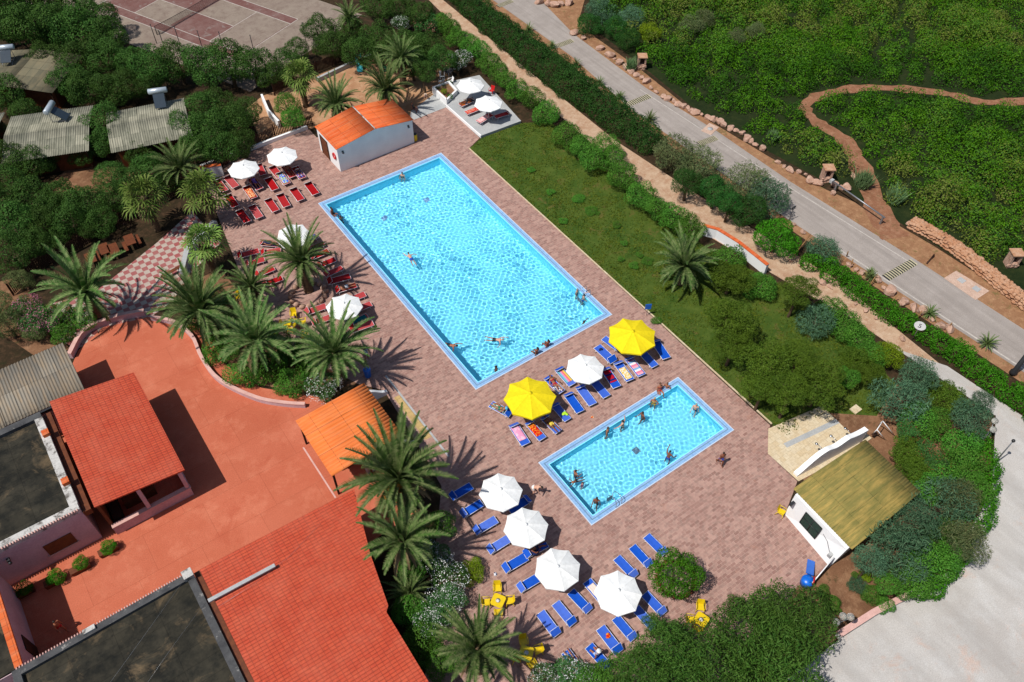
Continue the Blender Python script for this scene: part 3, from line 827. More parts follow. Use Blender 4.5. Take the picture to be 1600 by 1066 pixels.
for y in (2.2, 6.9):
    MB().box(-.35, .1, y, y + .5, 4.06, 4.35).build('roof_vent', M['tile_house'], t)
f = MB().box(-3.1, -1.3, -.06, -.005, 1.0, 2.2).build('shutter', M['brown_wood'], t)
MB().box(-3.2, -1.2, -.1, -.004, .9, .985).build('sill', M['pink_cap'], f)
f = MB().box(-9.6, -8.2, -.05, -.005, 0, 2.3).build('door', M['dark_wood'], t)
MB().box(-5.1, -4.9, -.25, -.005, 2.7, 2.85).ball((-5.0, -.28, 2.6), .12, 6).build('wall_lamp', M['black_metal'], t)

# --- grey corrugated shed roof at the left edge
t = thing('corrugated_shed', 'shed with a rusty grey corrugated roof behind the tiled pavilion at the left edge', 'shed', (-24.95, -7.6, 0))
zf = lambda x, y: 3.4 + .02 * y
ribbed(MB(), [-5.5, -3, 0], -5.6, 0, zf, .22, .035, .03, 'y').build('roof', M['grey_sheet'], t)
ribbed(MB(), [-5.6, -3, .9], -11.5, -5.62, lambda x, y: zf(x, y) - .12, .22, .035, .03, 'y').build('roof', M['grey_sheet'], t)
MB().box(-11.4, -5.8, -5.4, .6, 0, 3.05).box(-5.6, -.3, -5.3, -.25, 0, 3.1).build('wall', M['lilac_wall'], t)
MB().box(-6, .1, -5.75, -5.58, 3.05, 3.3).build('gutter', M['black_metal'], t)

# --- large red tiled roof (bottom)
t = thing('tiled_hall', 'long hall under the largest red tiled roof, beside the dark flat roof', 'building', (-23.3, -32.0, 0))
zf = lambda x, y: 4.25 - x * .075
mb = MB()
b = [(0, 0), (10.6, 0), (9.2, -4.8), (8.45, -8.4), (8.15, -8.7), (8.0, -22), (0, -22)]
vs = [(x, y, zf(x, y) - .12) for x, y in b] + [(x, y, zf(x, y)) for x, y in b]; n = len(b)
mb.add(vs, [tuple(range(n)), tuple(range(n, 2 * n))[::-1]] + [((i + 1) % n, i, n + i, n + (i + 1) % n) for i in range(n)])
mb.build('roof', M['tile_red'], t)
MB().prism([(.2, -.35), (0.2, -21.8), (7.7, -21.8), (7.75, -8.9), (8.1, -8.3), (8.8, -4.9), (10.1, -.35)], 0, 3.35).build('wall', M['lilac_wall'], t)
pa, pb = P(326, 940, 4.45) - Vector((-23.3, -32.0, 0)), P(430, 884, 4.2) - Vector((-23.3, -32.0, 0))
pn = Vector((-(pb - pa).y, (pb - pa).x, 0)).normalized() * .12
MB().hexa([pa - pn, pb - pn, pb + pn, pa + pn], [v + Vector((0, 0, .12)) for v in (pa - pn, pb - pn, pb + pn, pa + pn)]).build('roof_beam', M['concrete'], t)
mb = MB(); mb.tube([(0, -3.0, 4.42), (2.5, -2.75, 4.16), (5, -2.2, 3.96), (7.5, -1.2, 3.80)], .007, 5)
mb.build('cable', M['metal'], t)

# --- dark flat roof
t = thing('flat_roofed_building', 'low building with a stained dark flat roof and grey parapet in the bottom left corner', 'building', (-23.75, -31.75, 0))
flat_building(t, -10.6, 0, -16, 0, 3.9, .25, 'lilac_wall', (None, 'dark_concrete', 'dark_concrete', 'dark_concrete'), .42)
MB().box(.05, .42, -16, -.1, 3.5, 3.95).build('wooden_fascia', M['brown_wood'], t)
mb = MB()
for i in range(64): mb.tube([(-10.3 + i * .163, .12, 4.13), (-10.3 + i * .163, .0, 4.165)], .05, 5)
mb.build('tile_edging', M['pink_cap'], t)
mb = MB().box(-.55, .05, -.5, .1, 4.15, 4.5).build('corner_block', M['patchy_parapet'], t)
MB().box(-6.6, -5.9, -.25, .05, 4.16, 4.3).build('roof_vent', M['patchy_parapet'], t)
mb = MB(); mb.tube([(-.4, -.4, 4.5), (-3.5, -2.2, 4.28), (-7, -4.3, 4.2), (-10.2, -6.2, 4.25)], .007, 5); mb.tube([(0, -2.4, 4.25), (-3, -4, 4.05), (-5, -5.2, 3.98)], .006, 5)
mb.build('cable', M['metal'], t)

# --- building closing the alley
t = thing('side_building', 'narrow building with an orange tile coping closing the left end of the courtyard', 'building', (-33.9, -31.6, 0))
MB().box(-8, 0, .1, 7.6, 0, 3.6).build('wall', M['lilac_wall'], t)
mb = MB().box(-8, .05, .15, 7.55, 3.605, 3.75).build('roof', M['flat_roof'], t)
MB().box(-.3, .12, .1, 7.6, 3.755, 3.95).build('coping', M['tile_house'], t)
MB().box(.005, .06, 2, 3.1, 0, 2.1).build('door', M['dark_wood'], t)

# --- curved low wall round the courtyard
cw = smooth_path(PP([(112, 560), (135, 522), (180, 502), (228, 492)]), 5)
curved_wall('curved_wall', 'low pink curved wall behind the corrugated shed, in the palm shade', cw, .55, .3, M['lilac_wall'], 'wall', M['pink_cap'])
cw = smooth_path(PP([(238, 500), (275, 508), (302, 530), (318, 565), (345, 598), (400, 625), (445, 634), (478, 636)]), 5)
curved_wall('curved_wall', 'low pale pink curved wall edging the palm bed above the orange courtyard', cw, .42, .22, M['lilac_wall'], 'wall', M['pink_cap'])
sheet('palm_bed', PP([(290, 495), (324, 520), (344, 553), (366, 578), (410, 602), (474, 613), (560, 600), (480, 560), (400, 492), (345, 420), (300, 440)]), M['soil'], .006)

# --- snack house with the olive roof
t = thing('snack_house', 'white snack house under a mossy olive corrugated roof with a dark green hatch', 'kiosk', (11.6, -51.4, 0))
zf = lambda x, y: 2.62 + .085 * (y - 2.5)
ribbed(MB(), [.55, 3, 5.5, 7.9], -2.6, 2.75, zf, .2, .022, .03, edges=[(-2.65, 2.6), (-2.65, 2.6), (-2.6, 2.5), (-2.55, 2.4)]).build('roof', M['olive_sheet'], t)
w = MB()
ex = [(.12, 2.15), (-.12, -2.15)]
A = [(.22, 2.2, 0), (-.28, -2.3, 0), (7.4, -2.2, 0), (7.5, 1.6, 0)]
B = [(.42, 2.25, 2.5), (.30, -2.45, 2.10), (7.4, -2.2, 2.1), (7.5, 1.6, 2.4)]
w.hexa([A[1], A[2], A[3], A[0]], [B[1], B[2], B[3], B[0]])
w.build('wall', M['white_paint'], t)
def onw(y, z, off=.03):  # point on the leaning front face
    u = (y + 2.3) / 4.5; v = z / 2.4
    a = Vector(A[1]).lerp(Vector(A[0]), u); b_ = Vector(B[1]).lerp(Vector(B[0]), u); p = a.lerp(b_, v); p.x -= off; p.y = y; p.z = z
    return p
h = MB()
q4 = [onw(-.45, .75), onw(1.0, .75), onw(1.0, 2.0), onw(-.45, 2.0)]
h.add([*q4], [(0, 3, 2, 1)]); h = h.build('hatch', M['glass_dark'], t)
fr = MB()
for a, b in (((-.45, .75), (-.45, 2.0)), ((1.0, .75), (1.0, 2.0)), ((.275, .75), (.275, 2.0)), ((-.45, 2.0), (1.0, 2.0)), ((-.45, 1.4), (1.0, 1.4)), ((-.45, .75), (1.0, .75))):
    fr.tube([onw(*a, .045), onw(*b, .045)], .035, 4)
fr.build('hatch_frame', M['black_print'], h)
MB().box(-.25, .12, -2.0, -1.75, .7, 1.0).build('meter_box', M['concrete'], t)
MB().box(-.2, .2, 1.9, 2.1, 1.9, 2.1).build('wall_lamp', M['black_metal'], t)
MB().tube([onw(-1.9, .8, .04), onw(-1.2, 1.5, .04), onw(-.7, 1.7, .04)], .015, 5).build('cable', M['black_metal'], t)

# --- wavy shower wall on the cream terrace
t = thing('shower_wall', 'white wavy-topped shower wall standing on the cream tiled terrace', 'wall', (14.85, -47.45, 0))
L_ = 6.4; n = 40; mb = MB(); top = []
def wave_h(u):
    if u < .36: return .25 + 1.45 * math.sin(pi / 2 * u / .36) ** 1.3
    if u < .70: return 1.58 + .14 * math.cos(2 * pi * (u - .36) / .34) + .12 * (u - .36)
    return 1.78 - .12 * math.sin(pi * (u - .7) / .3) - .25 * (u - .7) / .3
V = []
for i in range(n + 1):
    u = i / n; x = L_ * u; y = -.7 * u; z = wave_h(u)
    V += [(x, y - .19, 0), (x, y + .19, 0), (x, y + .19, z), (x, y - .19, z)]
F = [(0, 3, 2, 1), (4 * n, 4 * n + 1, 4 * n + 2, 4 * n + 3)]
for i in range(n):
    for k in range(4):
        a = 4 * i + k; b = 4 * i + (k + 1) % 4; F.append((a, b, b + 4, a + 4))
mb.add(V, F).build('wall_body', M['white_paint'], t)
for k, u in enumerate((.36, .58, .80)):
    x = L_ * u; y = -.7 * u
    o = MB().tube([(x, y + .2, 1.5), (x, y + .75, 1.55)], .025, 6).lathe([(.02, 0), (.12, -.05), (.11, -.08)], 10, M=Matrix.Translation((x, y + .78, 1.56))).build('shower_head', M['steel'], t)

# --- parking low wall
pw_ = PP([zz(1200, 780, 3.7275)(*a) for a in ((400, 806), (600, 678), (690, 630), (806, 572))])
curved_wall('boundary_wall', 'low pinkish white wall along the pale parking area', pw_, [.55, .55, .45, .4], .35, M['patchy_parapet'], 'wall', M['pink_cap'])
gw = PP([(1096, 366), (1118, 372), (1150, 392), (1175, 412), (1195, 428)])
curved_wall('garden_wall', 'white garden wall with a red tile coping beside the dirt path', gw, 1.1, .3, M['white_paint'], 'wall', M['tile_house'])
zf1 = zz(320, 200, 7.105)
ew = [P(*zf1(-60, 560)), P(*zf1(215, 520))]
curved_wall('garden_wall', 'short white wall with orange coping left of the uppermost red loungers', ew, 1.25, .35, M['white_paint'], 'wall', M['tile_house'])
ww = PP([(287, 432), (296, 398), (322, 372), (338, 352)])
curved_wall('ramp_wall', 'pale grey ramp wall under the fan palms beside the checkered patio', ww, [.7, .8, .9, .6], .45, M['concrete'], 'wall')
curved_wall('low_wall', 'low white wall under the picket fence behind the two upper parasols', [(-7.2, 11.6), (-2, 11.62), (4.6, 11.64)], .4, .25, M['white_paint'], 'wall')
za = zz(400, 0, 3.9475)
curved_wall('yard_wall', 'white garden wall beside the dark shrub left of the pool house', PP([za(45, 625), za(85, 720), za(150, 790)]), .9, .22, M['white_paint'], 'wall')
curved_wall('yard_wall', 'long grey low wall along the back of the sand play area', PP([za(380, 505), za(560, 420), za(790, 325)]), .5, .3, M['concrete'], 'wall')

# planter on the slab
t = thing('planter', 'white walled planter with brown soil beside the raised slab', 'planter', (20.1, 8.3, 0))
pl = [(-1.05, 1.5), (-1.1, -1.62), (.95, -.6), (1.2, 1.5)]
for i in range(4):
    a = Vector(pl[i]); b = Vector(pl[(i + 1) % 4]); nrm = (b - a).normalized(); nrm = Vector((nrm.y, -nrm.x)) * .0
    dn = (b - a).normalized(); ins = Vector((-dn.y, dn.x)) * .2
    mb = MB(); mb.prism([a, b, b + ins - dn * .2, a + ins + dn * .2], -.02, .8); mb.build('side_wall', M['white_paint'], t)
MB().prism([(-.85, 1.3), (-.9, -1.3), (.75, -.5), (1.0, 1.3)], 0, .62).build('soil', M['soil'], t)

# --- bungalows in the trees
def bungalow(label, x0, x1, y0, y1, rz, m, ridge_off=.5, axis='y', h=2.5, rise=.5):
    cx, cy = (x0 + x1) / 2, (y0 + y1) / 2; hx, hy = (x1 - x0) / 2, (y1 - y0) / 2
    t = thing('holiday_bungalow', label, 'bungalow', (cx, cy, 0), rz, 'bungalows among the trees')
    if axis == 'y':
        rx = -hx + 2 * hx * ridge_off
        zf = lambda x, y: h + rise * (1 - (abs(x - rx) / (hx - rx if x > rx else hx + rx)))
        # ribs run down the slope (along x)
        ribbed(MB(), [-hx, rx - .005], -hy, hy, zf, .22, .03).build('roof', M[m], t)
        ribbed(MB(), [rx + .005, hx], -hy, hy, zf, .22, .03).build('roof', M[m], t)
    else:
        ry = -hy + 2 * hy * ridge_off
        zf = lambda x, y: h + rise * (1 - (abs(y - ry) / (hy - ry if y > ry else hy + ry)))
        ribbed(MB(), [-hy, ry - .005], -hx, hx, zf, .22, .03, .03, 'y').build('roof', M[m], t)
        ribbed(MB(), [ry + .005, hy], -hx, hx, zf, .22, .03, .03, 'y').build('roof', M[m], t)
    MB().box(-hx + .5, hx - .5, -hy + .9, hy - .4, 0, h - .05).build('wall', M['tile_house' if False else 'brown_wood'], t)
    d_ = MB().box(-.6, .4, -hy + .84, -hy + .895, 0, 2.0).build('door', M['dark_wood'], t)
    for x in (-hx + .4, hx - .4): MB().box(x - .06, x + .06, -hy + .2, -hy + .32, 0, h - .1).build('post', M['dark_wood'], t)
    return t
bungalow('bungalow with mossy grey corrugated roof carrying a tilted solar heater, above the dirt yard', -22.2, -14.2, 18.2, 26.2, math.radians(-20), 'grey_sheet_x', .48, 'x')
bungalow('bungalow with pale ribbed roof half hidden by trees, solar tank at its top edge', -13.4, -5.6, 14.4, 21.6, math.radians(-14), 'grey_sheet_x', .55, 'x')
bungalow('bungalow with brown mossy ridged roof in the upper left corner', -22.0, -12.4, 31.5, 39.0, math.radians(-40), 'brown_sheet', .5, 'y')
bungalow('bungalow with only a sliver of grey roof in view at the left edge', -29.5, -21.6, 24.6, 30.0, math.radians(-20), 'grey_sheet_x', .5, 'x')

def solar(label, loc, rz, tilt=38):
    t = thing('solar_heater', label, 'solar heater', loc, rz, 'solar water heaters on the bungalow roofs')
    a = math.radians(tilt); L = 1.5
    T = Matrix.Translation((0, 0, .25)) @ Matrix.Rotation(a, 4, 'X')
    MB().box(-.55, .55, -L, 0, 0, .08, 0, Matrix.Translation((0, 0, 1.0)) @ Matrix.Rotation(a, 4, 'X')).build('collector', M['solar'], t)
    MB().tube([(-.95, .2, 1.25), (-.9, .2, 1.25), (.9, .2, 1.25), (.95, .2, 1.25)], [.2, .29, .29, .2], 14).build('tank', M['tank'], t)
    mb = MB()
    for x in (-.5, .5): mb.tube([(x, .2, 1.1), (x, .25, -.3)], .03, 5); mb.tube([(x, -1.1, .05), (x, .25, .0)], .03, 5); mb.tube([(x, -1.1, .05), (x, -1.1, -.3)], .03, 5)
    mb.build('stand', M['metal'], t)
    return t
solar('solar water heater with a bluish tilted panel, on the roof above the dirt yard', P(88, 185, 3.0), math.radians(55))
solar('solar water heater with a short pale tank on the pale ribbed bungalow roof', P(252, 160, 2.9), math.radians(-20))
solar('solar water heater with a white tank on the ridge of the brown bungalow roof', P(15, 92, 3.0), math.radians(-25), 30)
# ---------------------------------------------------------------- vegetation
def sphere_pts(n, rng):
    v = rng.normal(size=(n, 3)); return v / np.linalg.norm(v, axis=1)[:, None]

def blob_crown(blobs, per, size, rng, asp=1.7, jit=.5, lo=.72, hi=1.06, droop=0.0, zmin=-9, cull=.80, clip=None):
    "leaf quads on a set of (cx,cy,cz,rx,ry,rz) blobs; leaves deep inside other blobs are dropped"
    B = np.array(blobs); Vs = []
    for i, b in enumerate(B):
        area = (b[3] * b[4] + b[3] * b[5] + b[4] * b[5]) / 3 * 12.57
        n = max(12, int(per * area / (size * size)))
        d = sphere_pts(n, rng); r = rng.uniform(lo, hi, size=(n, 1)) ; p = b[:3] + d * b[3:6] * r
        keep = p[:, 2] > zmin
        near = np.where(((B[:, :3] - b[:3]) ** 2).sum(1) < (B[:, 3:6].max(1) + b[3:6].max()) ** 2)[0]
        for j in near:
            if j == i: continue
            keep &= (((p - B[j, :3]) / B[j, 3:6]) ** 2).sum(1) > cull ** 2
        if clip is not None: keep &= clip(p)
        p = p[keep]; nn = d[keep] / b[3:6]; nn /= np.linalg.norm(nn, axis=1)[:, None]
        Vs.append(leaves(p, nn, size, rng, asp, jit, droop))
    return np.concatenate(Vs)

def crown_blobs(rng, m, r, flat=.85, spread=.6, up=.15):
    out = [(0, 0, 0, .62, .62, .55 * flat)]
    for k in range(m):
        d = sphere_pts(1, rng)[0]
        if d[2] < -.35: d[2] *= -.6
        rr = r * rng.uniform(.75, 1.25)
        out.append((d[0] * spread * rng.uniform(.8, 1.15), d[1] * spread * rng.uniform(.8, 1.15), d[2] * spread * flat + up * 0, rr, rr, rr * .9))
    return out

CROWN = {}
def proto(kind, seeds, mk, mats):
    CROWN[kind] = [np_mesh(kind + '_crown', mk(np.random.default_rng(s)), [M[m] for m in mats], 'mesh') for s in seeds]
proto('shrub', (1, 2, 3), lambda r: blob_crown(crown_blobs(r, 16, .34), 1.0, .048, r), ['lf_hedge'])
proto('dark', (4, 5, 6, 7), lambda r: blob_crown(crown_blobs(r, 26, .29, .9, .66), 1.0, .040, r), ['lf_dark'])
proto('roadtree', (44, 45), lambda r: blob_crown(crown_blobs(r, 22, .3, .9, .64), 1.0, .040, r), ['lf_road'])
proto('olive', (8, 9), lambda r: blob_crown(crown_blobs(r, 24, .28, .9, .66), .9, .038, r, 2.4), ['lf_olive'])
proto('tamarisk', (10, 11, 12), lambda r: blob_crown(crown_blobs(r, 30, .26, .85, .74), .8, .060, r, 6.5, 1.0, .5, 1.35), ['lf_tam'])
proto('drytam', (13, 14), lambda r: blob_crown(crown_blobs(r, 28, .25, .9, .74), .8, .055, r, 6, 1.0, .5, 1.35), ['lf_brown'])
def jun(r):
    bl = [(0, 0, -.12, .55, .55, .36)]
    for k in range(50):
        a = r.uniform(0, 2 * pi); q_ = r.uniform(0, 1) ** .5 * .86
        rr = r.uniform(.13, .23)
        bl.append((q_ * math.cos(a), q_ * math.sin(a), .50 - .75 * q_ ** 2.2 + r.uniform(-.22, .14), rr * 1.2, rr * 1.2, rr * .85))
    return blob_crown(bl, 1.0, .038, r, 2.6, .6)
proto('juniper', (15, 16, 17), jun, ['lf_jun'])
proto('bright', (18,), lambda r: blob_crown(crown_blobs(r, 30, .27, .9, .68), 1.0, .045, r), ['lf_bright'])
proto('lime', (20, 21), lambda r: blob_crown(crown_blobs(r, 22, .28, .8, .66), 1.0, .045, r), ['lf_lime'])
proto('pine', (22, 23), lambda r: blob_crown(crown_blobs(r, 46, .20, .85, .78), .9, .045, r, 4.5, .8, .6, 1.3), ['lf_pine'])
proto('oleander', (24, 25), lambda r: blob_crown(crown_blobs(r, 22, .28, .9, .66), .9, .055, r, 3.6), ['lf_olean'])
FLOW = {}
for fk, sd, dens in (('white', 31, .16), ('pink', 32, .22), ('rose', 33, .08), ('red', 34, .06)):
    r = np.random.default_rng(sd)
    V = blob_crown(crown_blobs(np.random.default_rng(24), 22, .28, .9, .66), dens * .8, .042, r, 1.0, .5, 1.04, 1.14)
    FLOW[fk] = np_mesh('flowers', V, [M[fk + '_flower']], 'mesh')
def trunk_mesh(seed, limbs=4, r=.08, up=1.0):
    rng = random.Random(seed); mb = MB()
    mb.tube(smooth_path([(0, 0, -.1), (rng.uniform(-.05, .05), rng.uniform(-.05, .05), .4), (rng.uniform(-.08, .08), rng.uniform(-.08, .08), .8)], 4), [r * 1.3 - r * .06 * i for i in range(9)], 7)
    for k in range(limbs):
        a = 2 * pi * k / limbs + rng.uniform(-.4, .4); l = rng.uniform(.4, .6)
        mb.tube(smooth_path([(0, 0, .55), (math.cos(a) * l * .5, math.sin(a) * l * .5, .85 * up), (math.cos(a) * l, math.sin(a) * l, 1.15 * up)], 3), [r * .6 - r * .06 * i for i in range(7)], 5)
    o = mb.build('trunk', M['trunk']); me = o.data; D.objects.remove(o); return me
TRUNK = [trunk_mesh(s) for s in (1, 2, 3)]
VN = [0]
def tree(kind, name, label, cat, px, py, rpx, h=None, flat=None, group=None, flower=None, rz=None, stretch=1.0):
    "px,py: middle of the crown in the photo, rpx its half width there"
    VN[0] += 1; k = VN[0]
    r0 = {'dark': 1.26, 'shrub': 1.12, 'juniper': 1.02}.get(kind, 1.06) * rpx * mpp(px, py, 1.0)
    hh = h if h else max(.9, 1.7 * r0)
    fl = flat or 1.0
    zc = max(hh - r0 * .85 * fl, r0 * .45 * fl)
    b = P(px, py, zc)
    t = thing(name, label, cat, (b.x, b.y, 0), (k * 2.4) % 6.28 if rz is None else rz, group)
    tr = D.objects.new('trunk', TRUNK[k % 3]); link(tr, t); tr.scale = (max(r0 * .8, .4), max(r0 * .8, .4), max(zc * .95, .3))
    c = D.objects.new('crown', CROWN[kind][k % len(CROWN[kind])]); link(c, t); c.location = (0, 0, zc); c.scale = (r0 * stretch, r0 / stretch ** .5, r0 * fl)
    if flower:
        f = D.objects.new('flowers', FLOW[flower]); link(f, t); f['kind'] = 'stuff'; f.location = (0, 0, zc); f.scale = (r0 * stretch, r0 / stretch ** .5, r0 * fl)
    return t
def row(kind, name, tmpl, cat, group, items, **kw):
    for i, it in enumerate(items):
        px, py, r = it[:3]; k2 = it[3] if len(it) > 3 else kind; h = it[4] if len(it) > 4 else None
        kk = dict(kw)
        if h: kk['h'] = h
        tree(k2, name, tmpl.format(o=ordw(i + 1)), cat, px, py, r, group=group, **kk)

# rows of trees and shrubs, listed in the order the labels count them
row('dark', 'leafy_tree', 'dense dark tree, {o} from the left in the wood filling the top left corner', 'tree', 'trees in the wood at the upper left',
    [(0, 30, 42), (28, 8, 36), (48, 42, 40), (70, 8, 34), (88, 40, 36), (112, 14, 32), (126, 52, 36), (150, 30, 30), (168, 62, 30)])
row('dark', 'leafy_tree', 'dark green tree, {o} from the left in the row along the tennis court', 'tree', 'trees along the tennis court',
    [(70, 92, 26), (120, 92, 30), (168, 92, 30), (205, 98, 26), (240, 108, 32), (278, 100, 32), (318, 104, 34), (358, 102, 34), (396, 104, 30), (425, 118, 22)])
row('dark', 'leafy_tree', 'dark bushy tree, {o} from the left in the belt between the bungalow roofs', 'tree', 'trees between the bungalows',
    [(12, 148, 30), (38, 175, 22), (108, 128, 28), (140, 140, 30), (172, 142, 28), (204, 138, 26), (232, 134, 22), (158, 192, 30, 'dark'), (160, 225, 24), (205, 222, 20), (218, 242, 20)])
row('dark', 'leafy_tree', 'rounded soft dark tree, {o} in the clump right of the pale ribbed bungalow roof', 'tree', 'trees right of the pale bungalow roof',
    [(290, 198, 26), (318, 170, 28), (345, 165, 26), (330, 205, 34), (362, 195, 30, 'dark'), (386, 178, 24), (300, 235, 26), (345, 232, 28, 'dark'), (380, 225, 24)])
row('dark', 'leafy_tree', 'dark green tree, {o} from the left in the belt just below the bungalow roofs', 'tree', 'trees below the bungalows',
    [(4, 212, 22, 'olive'), (14, 250, 30), (48, 258, 28, 'dark'), (76, 248, 20), (128, 244, 18), (172, 276, 24), (204, 284, 26), (236, 266, 28), (262, 286, 22)])
row('dark', 'leafy_tree', 'soft green tree, {o} from the left in the wood above the checkered patio', 'tree', 'trees above the patio fence',
    [(-10, 320, 36), (14, 290, 30), (22, 352, 34), (50, 312, 32), (62, 352, 28), (84, 330, 26), (100, 306, 28), (112, 345, 30), (138, 318, 30), (158, 345, 24), (176, 312, 24), (18, 395, 32), (52, 384, 26), (84, 376, 20), (140, 362, 16)])
row('olive', 'olive_tree', 'greyish olive tree, {o} in the clump above the corrugated shed at the left edge', 'tree', 'olive trees at the left edge',
    [(-6, 480, 28), (14, 510, 30), (52, 520, 22), (30, 440, 22)])
row('dark', 'leafy_tree', 'dark tree, {o} from the left in the belt behind the sand play area', 'tree', 'trees behind the play area',
    [(446, 100, 22), (462, 82, 20), (498, 48, 24), (520, 72, 26), (548, 48, 22), (560, 82, 26), (590, 62, 26), (612, 88, 26), (640, 70, 24), (590, 12, 26), (625, 14, 24), (655, 24, 22), (655, 78, 24)])
row('dark', 'leafy_tree', 'round dark tree, {o} from the left at the right end of the sand area', 'tree', 'trees at the right of the play area',
    [(645, 100, 24), (672, 78, 24), (690, 95, 22), (662, 112, 18)], h=4.0)
row('shrub', 'leafy_shrub', 'glossy dark shrub, {o} from the top left of the pool house gable', 'shrub', 'shrubs left of the pool house', [(448, 165, 22), (458, 185, 20)], h=3)
row('shrub', 'hedge_shrub', 'rounded hedge shrub, {o} from the top in the upper run left of the path', 'shrub', 'hedge shrubs along the upper path',
    [(690, 34, 20), (702, 48, 20), (716, 60, 20), (732, 70, 20), (750, 82, 20), (764, 98, 20), (776, 116, 20), (792, 128, 18), (806, 141, 20), (830, 157, 22), (855, 180, 24)], h=2.5)
row('shrub', 'hedge_shrub', 'bright green rounded shrub, {o} from the top between the lawn and sandy path', 'shrub', 'hedge shrubs between lawn and path',
    [(886, 214, 25), (912, 232, 22), (946, 228, 22), (928, 250, 24), (964, 246, 22), (972, 278, 27), (1003, 306, 26), (1026, 324, 24), (1051, 340, 25), (1078, 356, 26)], h=2.8)
row('shrub', 'garden_shrub', 'clipped round shrub, {o} from the top beside the white garden wall with red coping', 'shrub', 'shrubs at the garden wall',
    [(1136, 404, 31), (1128, 424, 24, 'juniper'), (1188, 448, 27)], h=2.2)
row('juniper', 'spreading_conifer', 'spreading olive-green conifer, {o} in the clump to the right of the lawn palm', 'conifer', 'conifers right of the lawn',
    [(1141, 436, 36, 'juniper', 3.2), (1248, 452, 31), (1140, 500, 43), (1144, 542, 34, 'juniper', 3.6), (1200, 572, 50), (1192, 608, 32, 'juniper', 3.8), (1282, 598, 45), (1250, 556, 30), (1236, 612, 36)], h=4.6, flat=.8)
row('tamarisk', 'tamarisk', 'blue-green feathery bush, {o} from the left at the top of the right-hand garden', 'tamarisk', 'tamarisks in the garden', [(1276, 502, 30)], h=2.6)
row('shrub', 'garden_shrub', 'dense green shrub, {o} in the belt between the garden and the curving path', 'shrub', 'shrubs by the curving path',
    [(1296, 486, 25), (1321, 510, 30), (1345, 531, 30), (1338, 566, 32, 'juniper'), (1388, 555, 26, 'lime'), (1366, 552, 26), (1324, 592, 20), (1362, 584, 22, 'juniper')], h=2.4)
row('tamarisk', 'tamarisk', 'feathery blue-green tamarisk, {o} in the thicket beside the pale parking area', 'tamarisk', 'tamarisks by the parking area',
    [(1434, 588, 30), (1403, 627, 44), (1515, 654, 32), (1536, 628, 18), (1470, 788, 46), (1403, 866, 50), (1360, 878, 26), (1428, 824, 36), (1496, 782, 34, 'drytam'), (1508, 848, 34, 'drytam')], h=3.8)
row('shrub', 'thicket_shrub', 'mid green leafy shrub, {o} from the top in the thicket beside the parking area', 'shrub', 'shrubs by the parking area',
    [(1477, 627, 38, 'juniper'), (1436, 660, 33), (1466, 664, 28), (1500, 700, 33), (1510, 730, 35), (1476, 744, 35), (1522, 765, 28), (1494, 762, 35), (1418, 706, 33, 'juniper'), (1430, 738, 30, 'juniper'), (1450, 762, 28), (1472, 846, 35, 'dark'), (1450, 884, 40), (1424, 908, 31), (1476, 870, 26), (1384, 914, 21)], h=2.8)
row('oleander', 'oleander', 'oleander with scattered red blossom, {o} from the top behind the white shower wall', 'oleander', 'oleanders by the shower wall',
    [(1416, 676, 20), (1448, 706, 22), (1462, 730, 22)], flower='red', h=2.8)
row('shrub', 'leafy_shrub', 'low scrappy shrub, {o} on the dry soil between snack house and boundary wall', 'shrub', 'low shrubs on the dry soil',
    [(1340, 916, 16, 'tamarisk'), (1364, 934, 20), (1382, 946, 16), (1300, 945, 16), (1288, 925, 12), (1352, 900, 10, 'lime'), (1336, 898, 6)], h=.9)
row('roadtree', 'roadside_tree', 'large roadside tree, {o} from the top between the sandy path and road', 'tree', 'trees between path and road',
    [(1052, 242, 34, 'drytam'), (1092, 262, 36, 'drytam'), (1074, 288, 28), (1118, 300, 28), (1170, 292, 38, 'drytam'), (1200, 312, 34, 'tamarisk'), (1168, 330, 32), (1212, 372, 36, 'bright'), (1140, 318, 24)], h=3.6)
tree('tamarisk', 'roadside_tree', 'grey-green bush by the leaning stake between the sandy path and the road edge', 'bush', 1286, 394, 28, h=2.2)
tree('bright', 'round_tree', 'small round bright green tree in a brick ring on the lower paved deck', 'tree', 1054, 897, 43, h=3.6, flat=.9)
row('pine', 'feathery_tree', 'big soft-needled tree, {o} from the right in the group at the bottom edge', 'tree', 'large trees at the bottom edge',
    [(1240, 975, 62), (1186, 992, 68), (1210, 1048, 80), (1105, 1035, 66), (1045, 1030, 56), (1010, 1062, 52)], h=5.0)
row('pine', 'feathery_tree', 'soft-needled upright bush, {o} from the left at the top of the bottom tree group', 'bush', 'bushes at the bottom tree group', [(1022, 978, 20), (1150, 945, 16), (1050, 990, 20)], h=2.5)
row('oleander', 'oleander', 'white-blossomed oleander, {o} from the top along the bed of the red hall', 'oleander', 'white oleanders by the deck',
    [(680, 870, 28), (698, 905, 36), (690, 950, 34), (668, 972, 26), (705, 935, 26)], flower='white', h=2.2)
row('oleander', 'oleander', 'white flowering oleander, {o} from the left at the bottom edge by the yellow table', 'oleander', 'white oleanders at the bottom edge', [(852, 1062, 28), (890, 1055, 32), (918, 1058, 20)], flower='white', h=1.8)
tree('oleander', 'oleander', 'white flowering oleander under the palms beside the bar canopy', 'oleander', 505, 606, 30, h=2.2, flower='white')
tree('oleander', 'oleander', 'white flowering oleander beside the grey table near the upper parasols', 'oleander', 718, 95, 20, h=2.6, flower='white')
tree('oleander', 'oleander', 'pink and white oleander in the belt at the top, left of the sandy path', 'oleander', 668, 40, 24, h=2.6, flower='rose')
tree('oleander', 'oleander', 'white-tipped oleander left of the pink one at the top of the tree belt', 'oleander', 626, 36, 16, h=2.6, flower='white')
